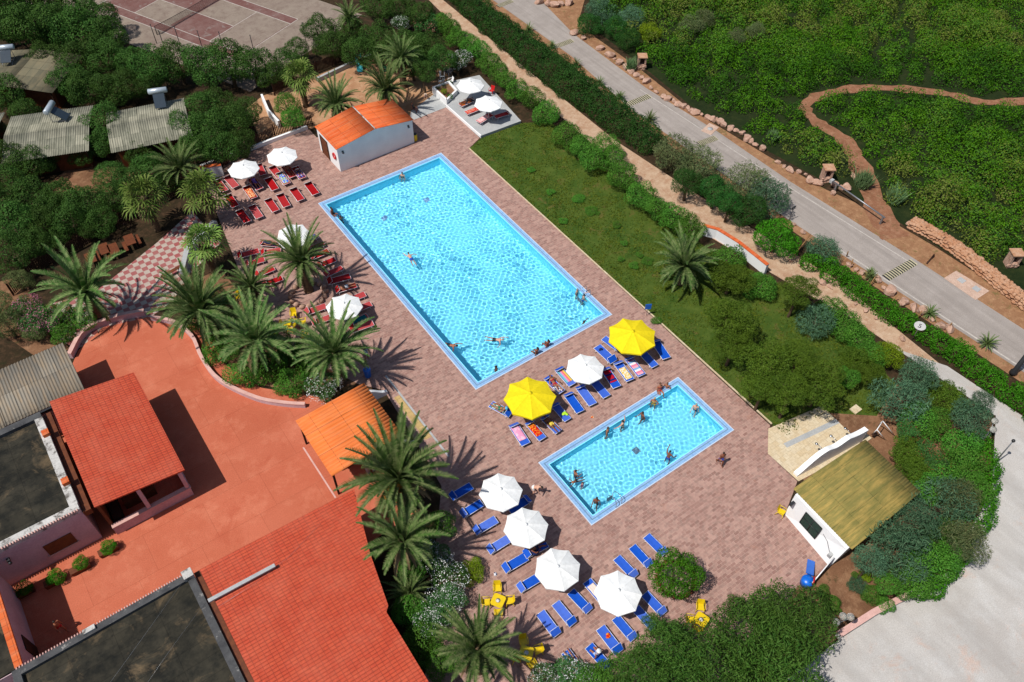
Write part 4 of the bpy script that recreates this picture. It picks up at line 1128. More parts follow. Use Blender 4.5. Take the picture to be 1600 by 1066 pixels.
row('oleander', 'oleander', 'pink-blossomed oleander, {o} from the left above the corrugated shed', 'oleander', 'pink oleanders by the shed', [(42, 486, 28), (64, 505, 30)], flower='pink', h=2.6)
row('shrub', 'leafy_shrub', 'dark leafy shrub, {o} in the bed between the deck and the red hall', 'shrub', 'shrubs in the lower palm bed',
    [(645, 890, 26), (660, 1005, 34), (640, 960, 30), (690, 1035, 30), (690, 820, 24), (660, 845, 22), (960, 1055, 36, 'shrub'), (925, 1068, 30)])
tree('lime', 'leafy_shrub', 'yellow-green shrub on bare soil left of the upper yellow table set', 'shrub', 738, 892, 24, h=1.3)
row('shrub', 'leafy_shrub', 'dark leafy shrub, {o} under the palms of the curved courtyard bed', 'shrub', 'shrubs under the courtyard palms',
    [(310, 500, 26), (345, 545, 30), (380, 582, 30), (420, 575, 32), (455, 598, 28), (440, 545, 30), (490, 572, 26), (90, 495, 28), (130, 500, 26), (100, 525, 22), (360, 505, 26), (410, 520, 26), (340, 470, 22), (470, 560, 24)], h=1.7)
row('shrub', 'lawn_weed', 'low dark weed clump on the lawn, {o} from the top', 'weed clump', 'weed clumps on the lawn',
    [(905, 312, 12), (860, 300, 8), (925, 330, 12), (965, 352, 9), (990, 415, 9), (1012, 408, 10), (1000, 398, 7), (970, 405, 6), (830, 265, 7), (1025, 500, 10), (975, 380, 7), (880, 345, 8)], h=.35, flat=.4)
row('bright', 'potted_plant', 'leafy plant in a trough along the lilac wall, {o} from the left', 'plant', 'plants along the lilac wall',
    [(38, 920, 14), (86, 902, 15), (126, 880, 13), (170, 854, 13)], h=1.05)
for i, (px, py) in enumerate([(38, 926), (86, 908), (126, 888), (170, 860)]):
    b = P(px, py, .2)
    o = MB().hexa([(-.6, -.22, 0), (.6, -.22, 0), (.6, .22, 0), (-.6, .22, 0)], [(-.65, -.25, .4), (.65, -.25, .4), (.65, .25, .4), (-.65, .25, .4)]).build('plant_trough', M['brown_wood'])
    o.location = (b.x, b.y, 0); tag(o, 'brown trough holding the %s plant from the left by the lilac wall' % ordw(i + 1), 'planter', 'plant troughs by the lilac wall')
b = P(*zz(660, 100, 8.88)(300, 400), .62)
tree('lime', 'planter_shrub', 'small spiky plant growing in the white walled planter', 'plant', 694, 143, 6, h=1.4)
tree('shrub', 'planter_shrub', 'low dark green plant at the front of the white walled planter', 'plant', 703, 151, 5, h=1.0)
row('oleander', 'flower_bush', 'red flowering bush, {o} from the left behind the white walled planter', 'flower bush', 'red flower bushes', [(683, 138, 6), (692, 134, 6), (702, 130, 6)], flower='red', h=.9)

row('roadtree', 'scrub_bush', 'tall bush, {o} from the left at the upper scrub edge by the road', 'bush', 'tall bushes at the scrub edge',
    [(922, 42, 24), (940, 18, 24, 'tamarisk'), (962, 46, 22), (985, 30, 22, 'tamarisk'), (982, 62, 20), (1015, 52, 20, 'lime')], h=2.6)
row('drytam', 'dry_bush', 'dry brownish bush, {o} from the left in the upper scrub', 'bush', 'dry bushes in the scrub', [(1080, 42, 20), (1100, 30, 16), (1150, 60, 16), (1180, 48, 14)], h=2.2)
# hedges built as one leafy run each
def hedge(name, label, pts, w, h, mk, cat='hedge', seed=1, step=.8, zf=None, size=.105, rr=(.55, .9)):
    rng = np.random.default_rng(seed); pl = [P(*a, h * .5) for a in pts]; bl = []
    for i in range(len(pl) - 1):
        a, b = pl[i], pl[i + 1]; L = (b - a).length; n = max(1, int(L / step)); d = (b - a).normalized(); nr = Vector((-d.y, d.x, 0))
        ww = w if not hasattr(w, '__len__') else None
        for k in range(n):
            u = k / n; p = a.lerp(b, u); wi = ww or (w[i] * (1 - u) + w[i + 1] * u)
            m = max(2, int(wi / .75))
            for j in range(m):
                s_ = (j + .5) / m - .5; r = rng.uniform(*rr)
                hh = h * rng.uniform(.72, 1.08) * (1 - .35 * abs(2 * s_) ** 2)
                q_ = p + nr * (s_ * wi + rng.uniform(-.2, .2)) + d * rng.uniform(-.3, .3)
                bl.append((q_.x, q_.y, hh - r * .8, r, r, r * .8))
                bl.append((q_.x + rng.uniform(-.2, .2), q_.y, (hh - r) * .45, r * .95, r * .95, (hh - r * .6) * .5 + .1))
    o = pl[0]; bl = [(x - o.x, y - o.y, *r) for x, y, *r in bl]
    t = thing(name, label, cat, (o.x, o.y, 0))
    np_mesh('foliage', blob_crown(bl, 1.15, size, rng, 1.7, .6, zmin=.02), [M[mk]], t)
    mb = MB()
    for i in range(0, len(bl), 10): mb.tube([(bl[i][0], bl[i][1], 0), (bl[i][0] + .05, bl[i][1], bl[i][2])], [.05, .025], 5)
    mb.build('stems', M['trunk'], t)['kind'] = 'stuff'
    return t
hedge('clipped_hedge', 'long dense dark green hedge between the sandy path and the upper paved road', [(694, -30), (739, 4), (782, 40), (832, 78), (878, 114), (922, 146), (966, 178), (1004, 206), (1030, 226)], [1.8, 2.6, 3.2, 3.8, 3.6, 3.4, 3.0, 2.6, 2.2], 2.3, 'lf_road', seed=3, rr=(.65, 1.05))
hedge('clipped_hedge', 'dense green hedge between the sandy path and the road with the round white sign', [(1270, 408), (1296, 420), (1330, 440), (1366, 466), (1404, 494), (1456, 524), (1494, 548), (1544, 582), (1584, 612), (1654, 668)], [.9, 1.2, 1.3, 1.4, 1.4, 1.4, 1.6, 1.7, 1.7, 1.8], 1.7, 'lf_bright', seed=4)
hedge('clipped_hedge', 'narrow green hedge hugging the rounded corner of the parking area', [(1534, 690), (1540, 722), (1542, 760), (1528, 802), (1512, 830), (1480, 876), (1450, 908), (1418, 924)], 1.3, 2.0, 'lf_bright', seed=5)

# ---------------------------------------------------------------- scrub beyond the road
def scrub():
    rng = np.random.default_rng(11)
    lower = PP([(905, -40), (930, 45), (960, 62), (1000, 95), (1040, 128), (1085, 165), (1140, 198), (1200, 232), (1250, 262), (1300, 285), (1340, 305), (1380, 320), (1420, 350), (1475, 385), (1530, 420), (1610, 470), (1900, 640)])
    lx = np.array([p.x for p in lower]); ly = np.array([p.y for p in lower])
    # signed side: point must lie beyond the line
    def beyond(x, y):
        # find x of boundary at that y (boundary runs down in y)
        return x - np.interp(-y, -ly, lx)
    N = 3000
    gx, gy = np.meshgrid(np.arange(36, 150, 1.75), np.arange(-75, 60, 1.55)); gx = gx + (np.arange(gx.shape[0]) % 2)[:, None] * .87
    x = gx.ravel() + rng.uniform(-.75, .75, gx.size); y = gy.ravel() + rng.uniform(-.7, .7, gx.size)
    sh = rng.permutation(len(x)); x, y = x[sh], y[sh]
    d = beyond(x, y)
    tr = np.array([(p.x, p.y) for p in TR])
    dt = np.min(np.hypot(x[:, None] - tr[None, :, 0], y[:, None] - tr[None, :, 1]), 1)
    # keep what the view cone (with margin) can see
    cx, cy = x - CAM[0], y - CAM[1]
    fx = (cx * RGT[0] + cy * RGT[1] - CAMZ * RGT[2]) / (cx * FWD[0] + cy * FWD[1] - CAMZ * FWD[2])
    fy = (cx * UPV[0] + cy * UPV[1] - CAMZ * UPV[2]) / (cx * FWD[0] + cy * FWD[1] - CAMZ * FWD[2])
    pil = np.array([tuple(P(*zz(800, 0, 3.9475)(795, 420), 0)[:2]), tuple(P(*zz(1200, 260, 3.9475)(350, 85), 0)[:2]), tuple(P(*zz(1200, 260, 3.9475)(1490, 610), 0)[:2])])
    dp = np.min(np.hypot(x[:, None] - pil[None, :, 0], (y[:, None] - pil[None, :, 1] + 1.2) * .7), 1)
    keep = (dp > 2.4) & (d > .9) & (dt > 1.25 + .5 * np.sin(x * 1.1 + y * .7)) & (np.abs(fx) < .75) & (fy < .56)
    x, y, d, dt = x[keep], y[keep], d[keep], dt[keep]
    n = len(x)
    big = np.sin(x * .21 + 1.3 * np.sin(y * .17)) * np.sin(y * .19 + .7) * .5 + .5
    r = (.75 + .9 * rng.uniform(0, 1, n) ** 1.4) * (.85 + .35 * big); cl = np.clip(.5 + .5 * np.sin(x * .62 + 2.1 * np.sin(y * .33)) * np.sin(y * .71 + 1.7 * np.sin(x * .29)) + rng.normal(0, .16, n), 0, 1); r = r * (.8 + .45 * cl); h = r * (.45 + 1.25 * cl) + .2
    r = np.minimum(r, np.maximum(.45, np.minimum(d * .8, (dt - .6) * .8))); h = np.minimum(np.minimum(h, r * 1.9), 3.2)
    tint = np.clip(.45 + .3 * np.sin(x * .13 + y * .09 + 2 * np.sin(y * .05)) + rng.normal(0, .26, n) + .22 * (cl - .5), 0, 1)
    size = .15
    cnt = np.maximum(14, (r * r * 5.2 / (size * size) * 1.1).astype(int))
    idx = np.repeat(np.arange(n), cnt)
    dd = sphere_pts(len(idx), rng); dd[:, 2] = np.abs(dd[:, 2])
    lump = 1 + .16 * np.sin(dd[:, 0] * 7 + idx) * np.sin(dd[:, 1] * 6 + idx * 1.7)
    p = np.stack([x[idx], y[idx], np.zeros(len(idx))], 1) + dd * np.stack([r[idx], r[idx], h[idx]], 1) * (rng.uniform(.8, 1.05, len(idx)) * lump)[:, None]
    V = leaves(p, dd, size, rng, 1.8, .45)
    t_ = np.clip(tint[idx] + rng.normal(0, .12, len(idx)), 0, 1)
    o = np_mesh('coastal_scrub', V, [M['lf_scrub']], None, t_)
    tag(o, 'low dense green scrub covering the slope beyond the paved road', 'scrub', kind='stuff')
    return len(idx)
NSCRUB = scrub()
FL = PP([(905, -60), (932, 48), (1000, 100), (1085, 170), (1200, 236), (1300, 290), (1345, 312), (1420, 356), (1530, 426), (1610, 476), (2000, 700)])
sheet('scrub_floor', [tuple(p[:2]) for p in FL] + [(330, -120), (330, 220), (60, 120)], M['scrub_floor'], -.016)

def grass():
    rng = np.random.default_rng(21); n = 42000
    xs = [p[0] for p in LAWN]; ys = [p[1] for p in LAWN]
    x = rng.uniform(16.9, 30, n); y = rng.uniform(min(ys), max(ys), n)
    # inside test
    ins = np.zeros(n, bool); j = len(LAWN) - 1
    for i in range(len(LAWN)):
        xi, yi = LAWN[i][0], LAWN[i][1]; xj, yj = LAWN[j][0], LAWN[j][1]
        ins ^= ((yi > y) != (yj > y)) & (x < (xj - xi) * (y - yi) / (yj - yi + 1e-9) + xi); j = i
    den = np.sin(x * 1.3 + 2 * np.sin(y * .8)) * np.sin(y * .9 + 1.1 * np.sin(x * .7)) + rng.normal(0, .5, n)
    ins &= den > -.35
    x, y = x[ins], y[ins]; n = len(x)
    p = np.stack([x, y, rng.uniform(.01, .06, n)], 1)
    V = leaves(p, np.tile([0, 0, .8], (n, 1)), .13, rng, 3.0, .8)
    tag(np_mesh('grass_tufts', V, [M['grass']]), 'short patchy grass growing over the lawn beside the large pool', 'grass', kind='stuff')
grass()

# ---------------------------------------------------------------- palms
def frond(L, arch, up, wid, rng, nl=34):
    "quads of one feather frond growing along +x"
    V = []
    pts = []; a = up; x = z = 0.0; seg = 14
    for k in range(seg + 1):
        pts.append((x, z, a)); x += math.cos(a) * L / seg; z += math.sin(a) * L / seg; a -= arch / seg * (.5 + 1.1 * k / seg)
    for k in range(seg):  # rachis
        (x0, z0, _), (x1, z1, _) = pts[k], pts[k + 1]; w0 = .05 * (1 - k / seg) + .012; w1 = .05 * (1 - (k + 1) / seg) + .012
        V.append([(x0, -w0, z0), (x1, -w1, z1), (x1, w1, z1), (x0, w0, z0)])
    for i in range(nl):
        u = .14 + .85 * i / (nl - 1); k = min(int(u * seg), seg - 1); f = u * seg - k
        x0 = pts[k][0] * (1 - f) + pts[k + 1][0] * f; z0 = pts[k][1] * (1 - f) + pts[k + 1][1] * f; a = pts[k][2]
        l = wid * math.sin(pi * min(1, .18 + u * .80)) ** .7 * rng.uniform(.85, 1.12)
        w = L / nl * .62
        for s in (-1, 1):
            sweep = .75; lift = .55 * rng.uniform(.6, 1.2)
            dx = math.cos(a) * sweep - math.sin(a) * lift; dz = math.sin(a) * sweep + math.cos(a) * lift; dy = s * .85
            n_ = math.sqrt(dx * dx + dy * dy + dz * dz); dx, dy, dz = dx / n_ * l, dy / n_ * l, dz / n_ * l
            cx, cz = math.cos(a) * w, math.sin(a) * w
            V.append([(x0 - cx * .5, 0, z0 - cz * .5), (x0 + dx * .55 - cx * .35, dy * .55, z0 + dz * .55 - cz * .35), (x0 + dx, dy, z0 + dz - .08 * l), (x0 + cx * .5 + dx * .4, dy * .4, z0 + cz * .5 + dz * .4)])
    return np.array(V)
def palm_crown(seed, n=58):
    rng = np.random.default_rng(seed); out = []
    for i in range(n):
        u = i / n                              # 0 = young upright, 1 = old drooping
        up = math.radians(84 - 84 * u ** .8 + rng.uniform(-9, 9)); arch = math.radians(28 + 62 * u + rng.uniform(-10, 14))
        V = frond((.72 + .32 * math.sin(pi * min(1, .25 + u))) * rng.uniform(.88, 1.16), arch, up, .135 * rng.uniform(.85, 1.1), rng)
        az = i * 2.39996 + rng.uniform(-.2, .2); roll = rng.uniform(-.25, .25)
        c, s = math.cos(roll), math.sin(roll)
        y, z = V[..., 1] * c - V[..., 2] * 0 * s, V[..., 2] + V[..., 1] * s
        x = V[..., 0] + .04
        ca_, sa = math.cos(az), math.sin(az)
        out.append(np.stack([x * ca_ - y * sa, x * sa + y * ca_, z], -1))
    return np_mesh('palm_crown', np.concatenate(out), [M['lf_palm']], 'mesh')
PALMC = [palm_crown(1, 46), palm_crown(2, 54), palm_crown(3, 36), palm_crown(4, 50), palm_crown(5, 42), palm_crown(6, 58)]
PN = [0]
def dead_fronds(seed, n):
    rng = np.random.default_rng(seed); out = []
    for i in range(n):
        V = frond(.9 * rng.uniform(.75, 1.1), math.radians(50), math.radians(rng.uniform(-50, -15)), .10, rng, 24)
        az = i * 2.39996 * 1.37 + rng.uniform(-.4, .4); ca_, sa = math.cos(az), math.sin(az); x, y = V[..., 0] + .06, V[..., 1].copy()
        out.append(np.stack([x * ca_ - y * sa, x * sa + y * ca_, V[..., 2]], -1))
    return np_mesh('dead_fronds', np.concatenate(out), [M['dead_frond']], 'mesh')
DEADF = [dead_fronds(1, 7), dead_fronds(2, 5)]
def palm_trunk(h, r, seed):
    rng = random.Random(seed); mb = MB(); prof = []
    n = max(6, int(h / .16))
    for k in range(n + 1):
        z = h * k / n; b = 1.25 if k == 0 else 1.0
        rr = r * (b + .12 * (1 if k % 2 else -1)) * (1.0 + .35 * max(0, (z / h - .8) * 5 * .25))
        prof.append((rr, z))
    prof.append((r * .5, h + .15))
    mb.lathe(prof, 12)
    # old leaf bases under the crown
    for k in range(26):
        a = k * 2.4; z = h - .05 - .03 * k % .7
        mb.tube([(r * math.cos(a), r * math.sin(a), z - .15), (r * 1.9 * math.cos(a), r * 1.9 * math.sin(a), z + .18)], [.07, .04], 5)
    return mb
def palm(label, px, py, rpx, h, v, dates=False, rz=0, group='feather palms'):
    R_ = rpx * mpp(px, py, h); b = P(px, py, h + .2)
    t = thing('feather_palm', label, 'palm', (b.x, b.y, 0), rz, group)
    palm_trunk(h, .30 + .03 * R_, v).build('trunk', M['palm_trunk'], t)
    PN[0] += 1; k_ = PN[0]
    c = D.objects.new('crown', PALMC[k_ % 6]); link(c, t); c.location = (0, 0, h); c.scale = (R_ * 1.10 * (1 + .08 * math.sin(k_ * 2.3)), R_ * 1.10, R_ * 1.10 * (1 + .1 * math.sin(k_ * 1.7))); c.rotation_euler = (.13 * math.sin(k_ * 3.1), .13 * math.cos(k_ * 1.9), k_)
    c = D.objects.new('dead_fronds', DEADF[k_ % 2]); link(c, t); c.location = (0, 0, h - .05); c.scale = (R_ * .85,) * 3; c.rotation_euler = (0, 0, k_ * 1.3)
    if dates:
        for (x, y) in ((-1.6, .6), (-.9, -.9), (-1.9, -.5)):
            rng = np.random.default_rng(5); bl = [(x * u_ * .9, y * u_ * .9, h + .55 - .5 * u_, .28, .28, .35) for u_ in (.7, 1.0)]
            np_mesh('date_cluster', blob_crown(bl, 1.4, .09, rng, 1.2), [M['date']], t)
    return t
palm('largest feather palm with orange date clusters, overhanging the bar canopy', 622, 742, 88, 4.6, 1, True, .3)
palm('feather palm just below the largest palm, over the edge of the red hall roof', 628, 842, 74, 4.2, 0, rz=1.2)
palm('feather palm at the bottom edge left of the lower yellow table set', 746, 1010, 72, 3.6, 2, rz=2.2)
palm('feather palm standing in a stone ring among the red loungers left of the large pool', 470, 405, 58, 3.6, 1, rz=3.1)
palm('feather palm overhanging the courtyard curve, nearest the checkered patio', 310, 482, 74, 3.4, 0, rz=4.0)
palm('feather palm in the middle of the three in the curved courtyard bed', 398, 528, 72, 3.6, 2, rz=5.2)
palm('feather palm nearest the bar canopy and its white oleander', 521, 548, 72, 3.8, 1, rz=5.9)
palm('feather palm beside the pink oleander on the far left', 131, 452, 72, 3.6, 2, rz=.9)
palm('lone feather palm on the lawn right of the large pool', 1070, 412, 54, 2.2, 0, rz=1.7)
palm('smaller feather palm between the fan palms and the yellow tables', 392, 446, 46, 2.4, 1, rz=2.7)
palm('feather palm in the dark trees right of the sand play area', 626, 88, 36, 3.6, 2, rz=3.4)
palm('feather palm directly behind the pool house roof', 602, 138, 44, 2.8, 0, rz=4.4)
palm('feather palm at the left corner of the pool house roof', 524, 160, 42, 2.4, 1, rz=5.6)
palm('feather palm rising from the dark trees at the tennis court corner', 546, 26, 28, 3.0, 2, rz=.2)
palm('feather palm with dry fronds behind the orange-capped garden wall', 280, 262, 44, 2.6, 0, rz=1.1)
palm('small feather palm under the larger palms by the yellow chairs', 640, 925, 40, 1.2, 2, rz=3.9)

def fan_crown(seed, n=30):
    rng = np.random.default_rng(seed); out = []; dead = []
    for i in range(n + 22):
        u = i / n
        isd = i >= n
        el = math.radians(85 - 120 * u + rng.uniform(-8, 8)) if not isd else math.radians(rng.uniform(-80, -50))
        az = i * 2.39996 + rng.uniform(-.2, .2)
        pet = rng.uniform(.42, .68); fan = rng.uniform(.40, .56)
        d = np.array([math.cos(el), 0, math.sin(el)]); upn = np.array([-math.sin(el), 0, math.cos(el)]); y = np.array([0, 1., 0])
        V = [[-.012 * y, d * pet - .012 * y, d * pet + .012 * y, .012 * y]]
        ns = 13
        for k in range(ns):
            a = math.radians(-105 + 210 * k / (ns - 1))
            dr = d * math.cos(a) + y * math.sin(a); drop = -.7 * fan
            o = d * pet; sd = (-d * math.sin(a) + y * math.cos(a)) * fan * .065
            m_ = o + dr * fan * .6 + upn * (.05 * (1 if k % 2 else -1)); e = o + dr * fan + np.array([0, 0, drop * .5])
            V.append([o, m_ - sd, e, m_ + sd])
        V = np.array(V); ca_, sa = math.cos(az), math.sin(az)
        x, yy = V[..., 0].copy(), V[..., 1].copy()
        V[..., 0] = x * ca_ - yy * sa; V[..., 1] = x * sa + yy * ca_
        (dead if isd else out).append(V)
    return np_mesh('fan_crown', np.concatenate(out), [M['lf_fan']], 'mesh'), np_mesh('dead_skirt', np.concatenate(dead), [M['dead_frond']], 'mesh')
FAN = [fan_crown(1), fan_crown(2)]
def fan_palm(label, px, py, rpx, h, v):
    R_ = rpx * mpp(px, py, h); b = P(px, py, h)
    t = thing('fan_palm', label, 'palm', (b.x, b.y, 0), v * 1.3, 'fan palms')
    palm_trunk(h, .3, v).build('trunk', M['palm_trunk'], t)
    c = D.objects.new('crown', FAN[v % 2][0]); link(c, t); c.location = (0, 0, h); c.scale = (R_ * 1.1,) * 3
    c = D.objects.new('dead_leaf_skirt', FAN[v % 2][1]); link(c, t); c.location = (0, 0, h - .15); c.scale = (R_ * .8,) * 3
fan_palm('fan palm at the upper left end of the checkered patio', 225, 308, 36, 4.0, 0)
fan_palm('fan palm beside the lowest red loungers, above the pale ramp wall', 317, 300, 36, 3.6, 1)
fan_palm('fan palm in front of the pale ramp wall, lower of that pair', 318, 380, 34, 3.4, 2)
fan_palm('fan palm with pale leaves at the left end of the sand play area', 468, 118, 28, 3.8, 3)
def spiky(label, px, py, s):
    t = thing('young_palm', label, 'young palm', P(px, py, 0)[:], px * .1, 'young palms at the roadside')
    MB().lathe([(.12, 0), (.1, .25), (.05, .35)], 8).build('trunk', M['palm_trunk'], t)
    c = D.objects.new('crown', PALMC[2]); link(c, t); c.location = (0, 0, .25); c.scale = (s,) * 3
for i, (px, py, s) in enumerate([(826, 50, .9), (862, 75, .7), (900, 104, .8), (936, 133, .8), (968, 155, .8), (1015, 190, 1.0), (1358, 437, .8), (1358, 428, .5), (1450, 494, .9), (1540, 540, 1.0)]):
    spiky('young palm tuft, %s from the top along the near edge of the paved road' % ordw(i + 1), px, py, s)
def reeds(label, px, py, r, h, seed):
    rng = np.random.default_rng(seed); n = 420; b = P(px, py, 0); R_ = r * mpp(px, py)
    a = rng.uniform(0, 6.28, n); q_ = R_ * rng.uniform(0, 1, n) ** .6
    p0 = np.stack([q_ * np.cos(a), q_ * np.sin(a), np.zeros(n)], 1); hh = h * rng.uniform(.5, 1.1, n)
    lean = rng.normal(0, .25, (n, 2)); tip = p0 + np.stack([lean[:, 0] * hh, lean[:, 1] * hh, hh], 1)
    s = rng.normal(size=(n, 3)); s[:, 2] = 0; s *= .05 / np.linalg.norm(s, axis=1)[:, None]
    mid = (p0 + tip) / 2 + s * 0
    V = np.stack([p0, mid - s, tip, mid + s], 1)
    t = thing('reed_clump', label, 'reeds', (b.x, b.y, 0), 0, 'reed clumps')
    np_mesh('leaves', V, [M['reed']], t); MB().lathe([(R_ * .4, 0), (R_ * .3, .1), (.01, .14)], 8).build('root_mound', M['dark_soil'], t)
reeds('pale green reed clump left of the dirt track mouth behind the barrier', 1346, 292, 11, 1.7, 1)
reeds('pale green reed clump right of the dirt track mouth by the stone wall', 1396, 316, 10, 1.7, 2)
reeds('thin reed clump behind the upper stone pillar', 985, 110, 5, 1.4, 3)
reeds('agave-like pale clump beside the boulders left of the track', 1205, 220, 5, 1.2, 4)
# ---------------------------------------------------------------- deck furniture
def make_lounger(fab, group, label):
    t = thing('sun_lounger', label, 'sun lounger', (0, 0, -50), 0, group)
    W_, y0, y1, h = .335, -.94, .92, .33
    fr = MB()
    for s in (-1, 1): fr.tube([(s * W_, y0, h), (s * W_, y1, h)], .017, 6)
    for y, dz in ((y0, 0), (-.3, -.05), (.3, -.05), (y1, 0)): fr.tube([(-W_, y, h + dz), (W_, y, h + dz)], .014, 6)
    fr.build('frame', M['white_metal'], t)
    for s in (-1, 1):
        for y, dy in ((y0 + .28, -.08), (y1 - .3, .08)):
            MB().tube([(s * W_, y, h), (s * (W_ + .01), y + dy, 0)], .016, 6).build('leg', M['white_metal'], t)
    b = MB(); n = 14; V = []
    for k in range(n + 1):
        y = y0 + .01 + (y1 - y0 - .02) * k / n
        for j in range(5):
            x = -W_ + .01 + (2 * W_ - .02) * j / 4
            z = h + .012 - .022 * (1 - (x / W_) ** 2) + .004 * math.sin(k * 2.1 + j)
            V.append((x, y, z))
    F = [(k * 5 + j, k * 5 + j + 1, (k + 1) * 5 + j + 1, (k + 1) * 5 + j) for k in range(n) for j in range(4)]
    V2 = [(x, y, z - .012) for x, y, z in V]; F2 = [tuple(i + len(V) for i in f[::-1]) for f in F]
    b.add(V + V2, F + F2, 0, True).build('bed', M[fab], t)
    hy, ty, tz = y1 - .01, y1 - .36, h + .30
    v = MB().hexa([(-W_, hy, h + .02), (W_, hy, h + .02), (W_, ty, tz), (-W_, ty, tz)], [(-W_, hy + .008, h + .03), (W_, hy + .008, h + .03), (W_, ty + .008, tz + .012), (-W_, ty + .008, tz + .012)]).build('sunshade', M[fab], t)
    br = MB().tube([(-W_ - .015, hy, h + .01), (-W_ - .015, ty - .01, tz + .01), (W_ + .015, ty - .01, tz + .01), (W_ + .015, hy, h + .01)], .014, 6)
    br.build('shade_bar', M['white_metal'], v)
    return t
LB = make_lounger('blue_fabric', 'blue sun loungers', 'x')
LR = make_lounger('red_fabric', 'red sun loungers', 'x')
USED = {'b': False, 'r': False}
LOC = {}
def lounger(kind, key, head, foot, label):
    hp, fp = P(*head, .42), P(*foot, .33)
    d = hp - fp; L = Vector((d.x, d.y)).length; ang = math.atan2(d.y, d.x) - pi / 2
    c = (hp + fp) / 2; sc_ = min(1.12, max(.95, L / 1.86)) if L > 1.2 else 1.0
    src = LB if kind == 'b' else LR
    if not USED[kind]:
        USED[kind] = True; o = src; o['label'] = label; o.location = (c.x, c.y, 0); o.rotation_euler = (0, 0, ang); o.scale = (sc_,) * 3
    else: o = copy_tree(src, label, (c.x, c.y, 0), ang, None, sc_)
    LOC[key] = (Vector((c.x, c.y, 0)), ang, sc_)
    return o
z1 = zz(320, 200, 7.105); z2 = zz(350, 340, 5.328); z5 = zz(750, 490, 4.845); z6 = zz(690, 730, 6.271); z7 = zz(800, 880, 5.0); z4 = zz(660, 100, 8.88); z8 = zz(800, 780, 3.7275)
def LL(kind, z, items):
    for key, hd, ft, lab in items: lounger(kind, key, z(*hd), z(*ft), lab)
LL('r', z1, [
    ('r1', (125, 575), (225, 705), 'red lounger half hidden by the fan palm, leftmost near the garden wall'),
    ('r2', (235, 530), (350, 660), 'empty red lounger just left of the left-hand upper parasol'),
    ('r3', (245, 735), (345, 880), 'red lounger beside the fan palm, second of the left column'),
    ('r4', (370, 905), (480, 1050), 'red lounger at the left end of the front row below two parasols'),
    ('r5', (510, 850), (615, 1005), 'red lounger second from the left in the front row below two parasols'),
    ('r6', (690, 780), (795, 930), 'red lounger third from the left in the front row below two parasols'),
    ('r7', (825, 725), (915, 880), 'red lounger fourth from the left in the front row below two parasols'),
    ('r8', (968, 660), (1075, 810), 'red lounger fifth from the left in the front row below two parasols'),
    ('r9', (1130, 595), (1240, 745), 'red lounger at the pool end of the front row below two parasols'),
    ('r10', (440, 625), (560, 800), 'red lounger with an orange towel, below the left-hand upper parasol'),
    ('r11', (690, 545), (790, 695), 'empty red lounger between the shaded blue towel and the bright blue towel'),
    ('r12', (590, 395), (650, 520), 'red lounger between the two upper parasols'),
    ('r13', (730, 415), (850, 560), 'red lounger tucked under the right-hand upper parasol'),
    ('r13b', (810, 480), (925, 635), 'red lounger under a bright blue and yellow towel'),
    ('r14', (990, 420), (1095, 570), 'red lounger carrying the sunbather in blue and white, near pool house'),
    ('r15', (500, 545), (620, 690), 'shaded red lounger under a navy towel below the left-hand upper parasol'),
    ('r16', (880, 410), (985, 555), 'shaded red lounger under the right-hand parasol, where someone sits')])
LL('r', z2, [
    ('r17', (110, 318), (290, 275), 'red lounger at the far left, upper one beside the fan palm shadow'),
    ('r18', (175, 388), (335, 345), 'red lounger at the far left, lower one beside the fan palm shadow'),
    ('r19', (275, 470), (400, 425), 'red lounger under the small palm fronds, upper one of two'),
    ('r20', (340, 545), (465, 508), 'red lounger under the small palm fronds, lower one of two'),
    ('r21', (300, 205), (455, 225), 'red lounger with navy towel left of the third white parasol'),
    ('r21b', (325, 285), (450, 270), 'dark red shaded lounger just below the navy towel lounger'),
    ('r22', (620, 215), (775, 150), 'lounger with a blue towel right of the third white parasol'),
    ('r22b', (690, 260), (830, 215), 'shaded red lounger right below the blue towel lounger'),
    ('r23', (720, 330), (870, 275), 'red lounger first from the top in the column right of the ringed palm'),
    ('r24', (775, 400), (925, 345), 'red lounger second from the top in the column right of the ringed palm'),
    ('r25', (835, 475), (985, 415), 'red lounger third from the top in the column right of the ringed palm'),
    ('r26', (860, 535), (1050, 490), 'red lounger fourth from the top in the column right of the ringed palm'),
    ('r27', (925, 605), (1100, 560), 'red lounger under the sunbather right above the fourth white parasol'),
    ('r28', (1010, 690), (1175, 635), 'red lounger poking out from the upper right of the fourth white parasol'),
    ('r29', (670, 790), (850, 735), 'red lounger just left of the fourth white parasol'),
    ('r30', (740, 870), (890, 825), 'red lounger at the lower left of the fourth white parasol'),
    ('r31', (1065, 775), (1225, 715), 'dark red lounger in the shade right of the fourth white parasol'),
    ('r32', (1040, 880), (1190, 820), 'red lounger with a teal towel below the fourth white parasol'),
    ('r33', (1050, 935), (1240, 875), 'red lounger next to the small green toy at the deck edge')])
